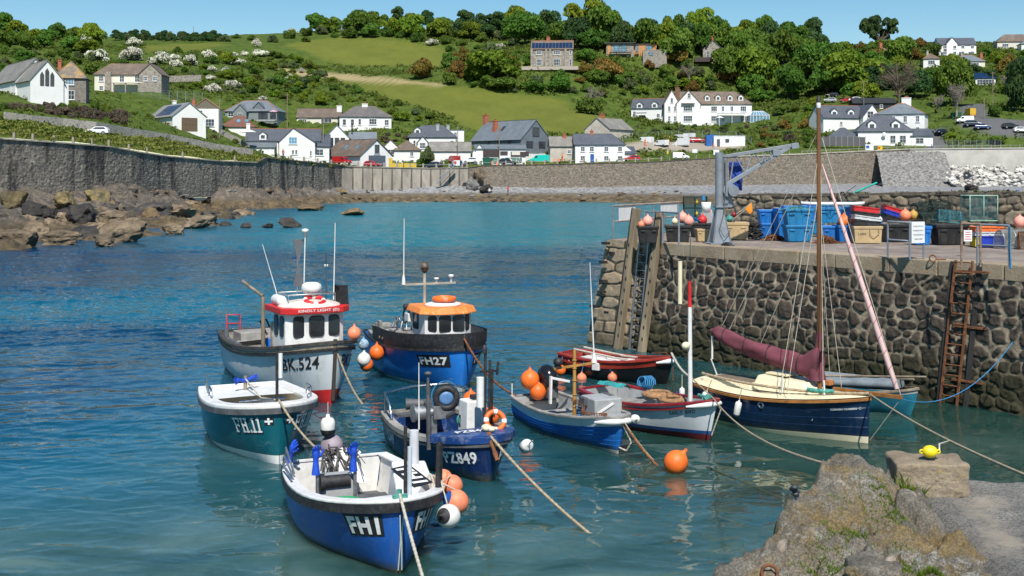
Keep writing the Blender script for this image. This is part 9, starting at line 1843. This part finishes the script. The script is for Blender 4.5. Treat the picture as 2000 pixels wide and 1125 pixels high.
for k,px,py,w,h_,lb in(('tan',222,474,92,50,'large tan boulder with cracked top at the water edge on the left'),('tan',200,481,54,30,'tan boulder sloping into the water before the large one'),('tan',333,458,40,28,'square tan boulder standing alone at the water edge'),('dark',404,440,54,34,'dark topped boulder near the tip of the left rocks'),('tan',380,447,70,34,'rounded tan boulder beside the dark topped one'),('tan',110,478,70,26,'low brown boulder second from the left edge in the water'),('tan',30,484,90,52,'stack of tan rock at the left edge of the view'),('tan',62,470,60,44,'pale split rock behind the left edge stack'),('tan',95,462,56,44,'angular tan rock above the low brown boulder'),('dark',441,441,30,12,'low black rock awash left of the three black rocks'),('dark',478,445,22,12,'left black rock of the three standing in the water'),('dark',520,444,26,9,'middle low black rock of the three standing in the water'),('dark',570,445,44,20,'biggest black rock standing in the water'),('brown',604,412,52,15,'flat brown weedy rock in the shallows left of the reef'),('brown',690,421,52,14,'brown weedy reef rock farthest out in the shallows'),('lich',15,412,60,52,'yellow lichened rock at the left edge under the wall'),('lich',120,408,50,40,'yellow lichened rock pinnacle under the left wall'),('lich',185,398,70,34,'broad lichened rock below the pale stained wall'),('dark',75,432,80,44,'dark cleft rock between the lichened ones and the water'),('dark',150,432,70,46,'black angular rock in the middle of the left shore'),('dark',270,425,90,34,'long dark ledge behind the large tan boulder'),('tan',335,432,80,30,'brown ledge sloping toward the square boulder')):
 pr=W(px,py,.05)if py>435 or px>430 else None
 if pr is None:Dg=float(np.interp(py,[395,412,432],[160,140,125]))+max(0,px-150)*.18;rpx(k,px,py,w,h_,lb,Dg)
 else:rpx(k,px,py,w,h_,lb)
rt.seed(5)
for i in range(84):
 px=rt.uniform(-10,480);f=rt.random();y0=float(np.interp(px,[0,150,330,480],[474,468,450,424]));py=376+(y0-376)*f;D0=float(np.interp(px,[0,107,212,325,425,500],[166,176,188,206,222,236]));x_=(px-CXP)/FOC;D1=FOC*CAMH/(y0-HOR);D=D0-3+(D1-D0)*f;z=zshore(x_*D,D);s_=rt.uniform(.7,2.1)*(1.1 if f>.4 else .75);kk=rt.choice(['dark','dark','tan','dark','brown']if f<.75 else['tan','tan','brown','dark'])
 rock(kk,(x_*D,D,max(z,-.2)+s_*.15),s_*rt.uniform(.8,1.4),s_,s_*rt.uniform(.6,1.0),{'dark':'dark rock among the jumbled rocks under the left sea wall','tan':'tan rock among the jumbled rocks under the left sea wall','brown':'weedy brown rock among the jumbled rocks under the left sea wall'}[kk],{'dark':'dark rocks of the left shore','tan':'tan rocks of the left shore','brown':'brown rocks of the left shore'}[kk])
for i in range(94):
 px=rt.uniform(470,1330);f=rt.random()**.6;D=282-f*14;x_=(px-CXP)/FOC*D;D=min(D,float(ywall(x_))-1.5)-(3 if px<700 else 0);z=zshore(x_,D);s_=rt.uniform(.25,.9)*(1+.6*(rt.random()<.12));kk=rt.choice(['dark','grey','brown']if f<.55 else['brown','brown','dark'])
 rock(kk,(x_,D,max(z,-.1)+s_*.1),s_*rt.uniform(.9,1.6),s_,s_*.8,{'dark':'small dark rock scattered on the beach below the sea wall','grey':'small grey rock scattered on the beach below the sea wall','brown':'small weedy rock at the edge of the far beach'}[kk],{'dark':'dark rocks on the far beach','grey':'grey rocks on the far beach','brown':'weedy rocks on the far beach'}[kk])
for px,py,w,h_,D,k,lb in((922,366,26,24,282,'grey','big pinkish grey boulder against the rubble wall by the dark culvert'),(935,348,22,26,284.5,'tan','pale boulder leaning on the rubble wall above the others'),(948,372,30,14,279,'dark','dark boulder at the foot of the rubble wall by the culvert'),(1905,372,34,14,255,'dark','dark rock lying on the shingle behind the wire cage')):rpx(k,px,py,w,h_,lb,D)
def white_pos():
 f=rt.random();px=rt.uniform(1848,2010);return P(px,322+44*f*(.75+.25*min(1,(px-1840)/80)),289-15*f)-Vector((0,0,.2))
for i in range(85):s_=rt.uniform(.6,1.1);rock('white',white_pos(),s_*rt.uniform(.9,1.3),s_,s_*.85,'white limestone boulder in the heap below the pale concrete wall','white boulders of the sea defence')
mb=MB();me=rockmesh(2,2)
for i in range(170):s_=rt.uniform(.35,.7);T=Matrix.Translation(white_pos()-Vector((0,0,.25)))@Matrix.Rotation(rt.uniform(0,6),4,(rt.random(),rt.random(),1))@Matrix.Scale(s_,4);mb.add([T@v.co for v in me.vertices],[tuple(p.vertices)for p in me.polygons])
tag(mb.build('small_rubble',RM['white']),'small white rubble between the limestone boulders','rubble',None,'stuff')
m,nt,b=new_mat('quay_concrete');c=ramp(nt,noise_tex(nt,1.3,8,.72),[(.32,(.12,.115,.105)),(.5,(.24,.225,.20)),(.66,(.36,.33,.28))]);c=mix(nt,ramp(nt,noise_tex(nt,45,3,.7),[(.42,.75),(.56,0)]),c,(.05,.05,.05));c=mix(nt,ramp(nt,noise_tex(nt,.9,5,.6),[(.54,0),(.62,.8)]),c,(.34,.29,.225));nt.links.new(c,b.inputs['Base Color']);b.inputs['Roughness'].default_value=.92;bump(nt,b,noise_tex(nt,60,5,.8),.9,.02)
xs=np.arange(3.3,13,.06);ys=np.concatenate([np.arange(2,8,.25),np.arange(8,11.62,.06),[11.62,11.65]]);QX,QY=np.meshgrid(xs,ys,indexing='ij');QZ=3.47+(fbm(QX*1.2,QY*1.2,0,4,3)-.5)*.10+(fbm(QX*6,QY*6,0,3,9)-.5)*.03;QZ=QZ-.55*smooth01(3.95,3.35,QX);QZ=np.where(QY>11.63,-1.5,QZ);o=np_obj('quay',np.stack([QX,QY,QZ],-1).reshape(-1,3),grid_faces(*QX.shape),m,None,True);o['kind']='structure'
m,nt,b=new_mat('outcrop_rock');c=ramp(nt,noise_tex(nt,2.2,9,.75),[(.3,(.075,.068,.058)),(.46,(.21,.19,.155)),(.6,(.33,.295,.24)),(.78,(.46,.44,.40))])
c=mix(nt,ramp(nt,noise_tex(nt,1.5,8,.75,dist=.5),[(.47,0),(.6,.8)]),c,(.30,.20,.06));c=mix(nt,ramp(nt,noise_tex(nt,1.1,9,.78,stretch=(1,1,2)),[(.55,0),(.60,.85)]),c,(.46,.44,.40));c=mix(nt,ramp(nt,noise_tex(nt,55,3,.7),[(.44,.6),(.56,0)]),c,(.06,.055,.045));vo=nt.nodes.new('ShaderNodeTexVoronoi');vo.inputs['Scale'].default_value=1.9;tc=nt.nodes.new('ShaderNodeTexCoord');nt.links.new(tc.outputs['Object'],vo.inputs['Vector']);c=mix(nt,ramp(nt,vo.outputs['Distance'],[(.09,.85),(.13,0)]),c,(.56,.46,.37));nt.links.new(c,b.inputs['Base Color']);b.inputs['Roughness'].default_value=.9;bump(nt,b,noise_tex(nt,22,9,.8),1,.04);M_out=m
xs=np.arange(-.8,4.3,.022);ys=np.arange(6.4,12.9,.022);FX,FY=np.meshgrid(xs,ys,indexing='ij');wx=(fbm(FX*1.1,FY*1.1,0,4,41)-.5)*.5;wy=(fbm(FX*1.1,FY*1.1,5,4,43)-.5)*.5
g2=lambda x,y,sx,sy:np.exp(-((FX+wx*.6-x)/sx)**2-((FY+wy*.6-y)/sy)**2)
FZ=3.36+.50*g2(3.25,11.25,.50,.36)+.36*g2(2.70,10.15,.55,.36)+.16*g2(3.25,10.05,.30,.3)-.10*g2(3.0,10.75,.6,.10)+.16*g2(3.4,10.2,.5,.5)+.12*g2(2.1,9.3,.5,.6)-.35*smooth01(3.6,4.2,FX);rg_=1-np.abs(2*fbm(FX*1.5+wx,FY*1.5+wy,0,4,51)-1);FZ=FZ+(rg_-.72)*.20+(fbm(FX*3.5,FY*3.5,0,5,53)-.5)*.14+(fbm(FX*12,FY*12,0,4,55)-.5)*.085
Xe=np.interp(FY,[6.4,9,9.8,10.3,10.9,11.4,12.9],[-.1,1.55,2.12,2.52,2.82,3.05,3.45]);FZ=FZ+(facets(FX,FY,.58,.40,4,wx*.6,wy*.6)+facets(FX,FY,.23,.15,7,wx,wy))*(.5+.5*smooth01(.0,.4,FX-Xe)*smooth01(11.7,11.3,FY))+facets(FX,FY,.09,.03,9)
led=fbm(FX*.9,FY*2.6,0,3,57)*6;FZ=FZ+(led-np.floor(led)-.5)*.05
Xe=np.interp(FY,[6.4,9,9.8,10.3,10.9,11.4,12.9],[-.1,1.55,2.12,2.52,2.82,3.05,3.45]);d=np.maximum(Xe-FX+wx*.35,(FY-11.62+wy*.3));FZ=np.where(d>0,FZ-1.5*d-1.0*d**2,FZ);FZ=np.maximum(FZ,-1)
o=np_obj('rock_outcrop',np.stack([FX,FY,FZ],-1).reshape(-1,3),grid_faces(*FX.shape),M_out);tag(o,'lichen covered rock outcrop rising in the right foreground','rock')
def zrock(x,y):i=min(len(xs)-1,max(0,int((x-xs[0])/.022)));j=min(len(ys)-1,max(0,int((y-ys[0])/.022)));return max(FZ[i,j],3.45 if x>3.3 else-1)
def stone_block(c,d,rz,label,seed,mat,amp=.03):
 n=26;bm=bmesh.new();bmesh.ops.create_cube(bm,size=1);bmesh.ops.subdivide_edges(bm,edges=bm.edges[:],cuts=n,use_grid_fill=True)
 for v in bm.verts:q=v.co.copy();e=max(abs(q.x),abs(q.y),abs(q.z));r=q.normalized();k=(abs(q.x)**16+abs(q.y)**16+abs(q.z)**16)**(1/16)*2;v.co=Vector((q.x/k*d[0],q.y/k*d[1],q.z/k*d[2]));v.co+=r*mnoise.fractal(v.co*5+Vector((seed,0,0)),1,2,5)*amp
 me=bpy.data.meshes.new('stone_block');bm.to_mesh(me);bm.free();me.materials.append(mat);me.polygons.foreach_set('use_smooth',[True]*len(me.polygons));o=bpy.data.objects.new('stone_block',me);COL.objects.link(o);o.location=c;o.rotation_euler=(0,0,rz);return tag(o,label,'stone block')
c_=W(1828,966,3.5);stone_block((c_.x,c_.y+.24,3.62),(.68,.5,.33),R(-6),'rough granite mooring block on the quay edge carrying the yellow float',3,M_cop);c2=W(1707,1135,3.5);stone_block((c2.x,c2.y+.05,3.5),(.40,.34,.24),R(-20),'smaller dark stone block half sunk in the grass in front of the outcrop',9,M_out,.05)
t=thing('pot_float','small yellow pot float lying on the granite block','float',(c_.x+.0,c_.y+.16,3.865));MB().sphere((0,0,0),(.074,.060,.060),18,12).build('float_body',paint('yellow_float',(.72,.60,.015),.4,var=.08),t)
for sg in(-1,1):MB().torus((sg*.08,0,0),.016,.008,Matrix.Rotation(R(90),4,'X'),12,6).build('rope_eye',MATS['yellow_float'],t)
rope([(c_.x+.09,c_.y+.16,3.88),(c_.x+.10,c_.y+.19,3.93)]+[min(LR,key=lambda q:abs(CXP+FOC*q.x/q.y-1852))],.008,M_rope2,'short cord tying the yellow float to the long rope','cord')
p=W(1503,1128,3.42);o=MB().torus((0,0,0),.06,.013,Matrix.Rotation(R(70),4,'X'),20,8).build('mooring_ring',M_rust);o.location=(p.x,p.y,zrock(p.x,p.y)+.05);tag(o,'rusty iron ring set in the foreground rock','mooring ring')
p=Vector((2.42,10.15,zrock(2.42,10.15)+.06));mb=MB()
for k in range(6):mb.sphere((rt.uniform(-.05,.05),rt.uniform(-.05,.05),k*.022-.05),(.035,.028,.022),10,6)
o=mb.build('dark_chain',paint('dark_chain_iron',(.04,.045,.055),.5));o.location=p;tag(o,'dark shackled chain links on the left side of the foreground rock','chain')
V=[];F_=[];col=[];rg=np.random.default_rng(3)
for px,py,n,sx,hh in((1782,962,300,.05,.15),(1765,975,70,.06,.06),(1840,972,90,.07,.04),(1725,1022,2200,.09,.035),(1660,1062,2600,.10,.04),(1615,1106,2400,.12,.04),(1750,1072,2600,.08,.035),(1805,1112,2200,.07,.06),(1640,1030,300,.06,.03),(1385,1107,240,.035,.05)):
 c0=W(px,py,3.52)
 for i in range(n):
  x,y=c0.x+rg.normal()*sx,c0.y+rg.normal()*sx;z=zrock(x,y)-.01;h_=hh*rg.uniform(.4,1.2);a=rg.uniform(0,6.28);l=rg.uniform(.1,.7)*h_;w_=.0035;k=len(V);V+=[(x-w_*math.sin(a),y+w_*math.cos(a),z),(x+w_*math.sin(a),y-w_*math.cos(a),z),(x+l*.5*math.cos(a)+w_*.6*math.sin(a),y+l*.5*math.sin(a),z+h_*.65),(x+l*math.cos(a),y+l*math.sin(a),z+h_)];F_.append((k,k+1,k+2,k+3));col+=[rg.random()]*4
o=np_obj('grass_tufts',np.array(V),np.array(F_),leafmat('tuft_grass',(.05,.10,.008),(.15,.22,.028)),None,False,{'leaf':np.array(col)});tag(o,'tufts of grass and moss growing in the foreground rock','grass',None,'stuff')
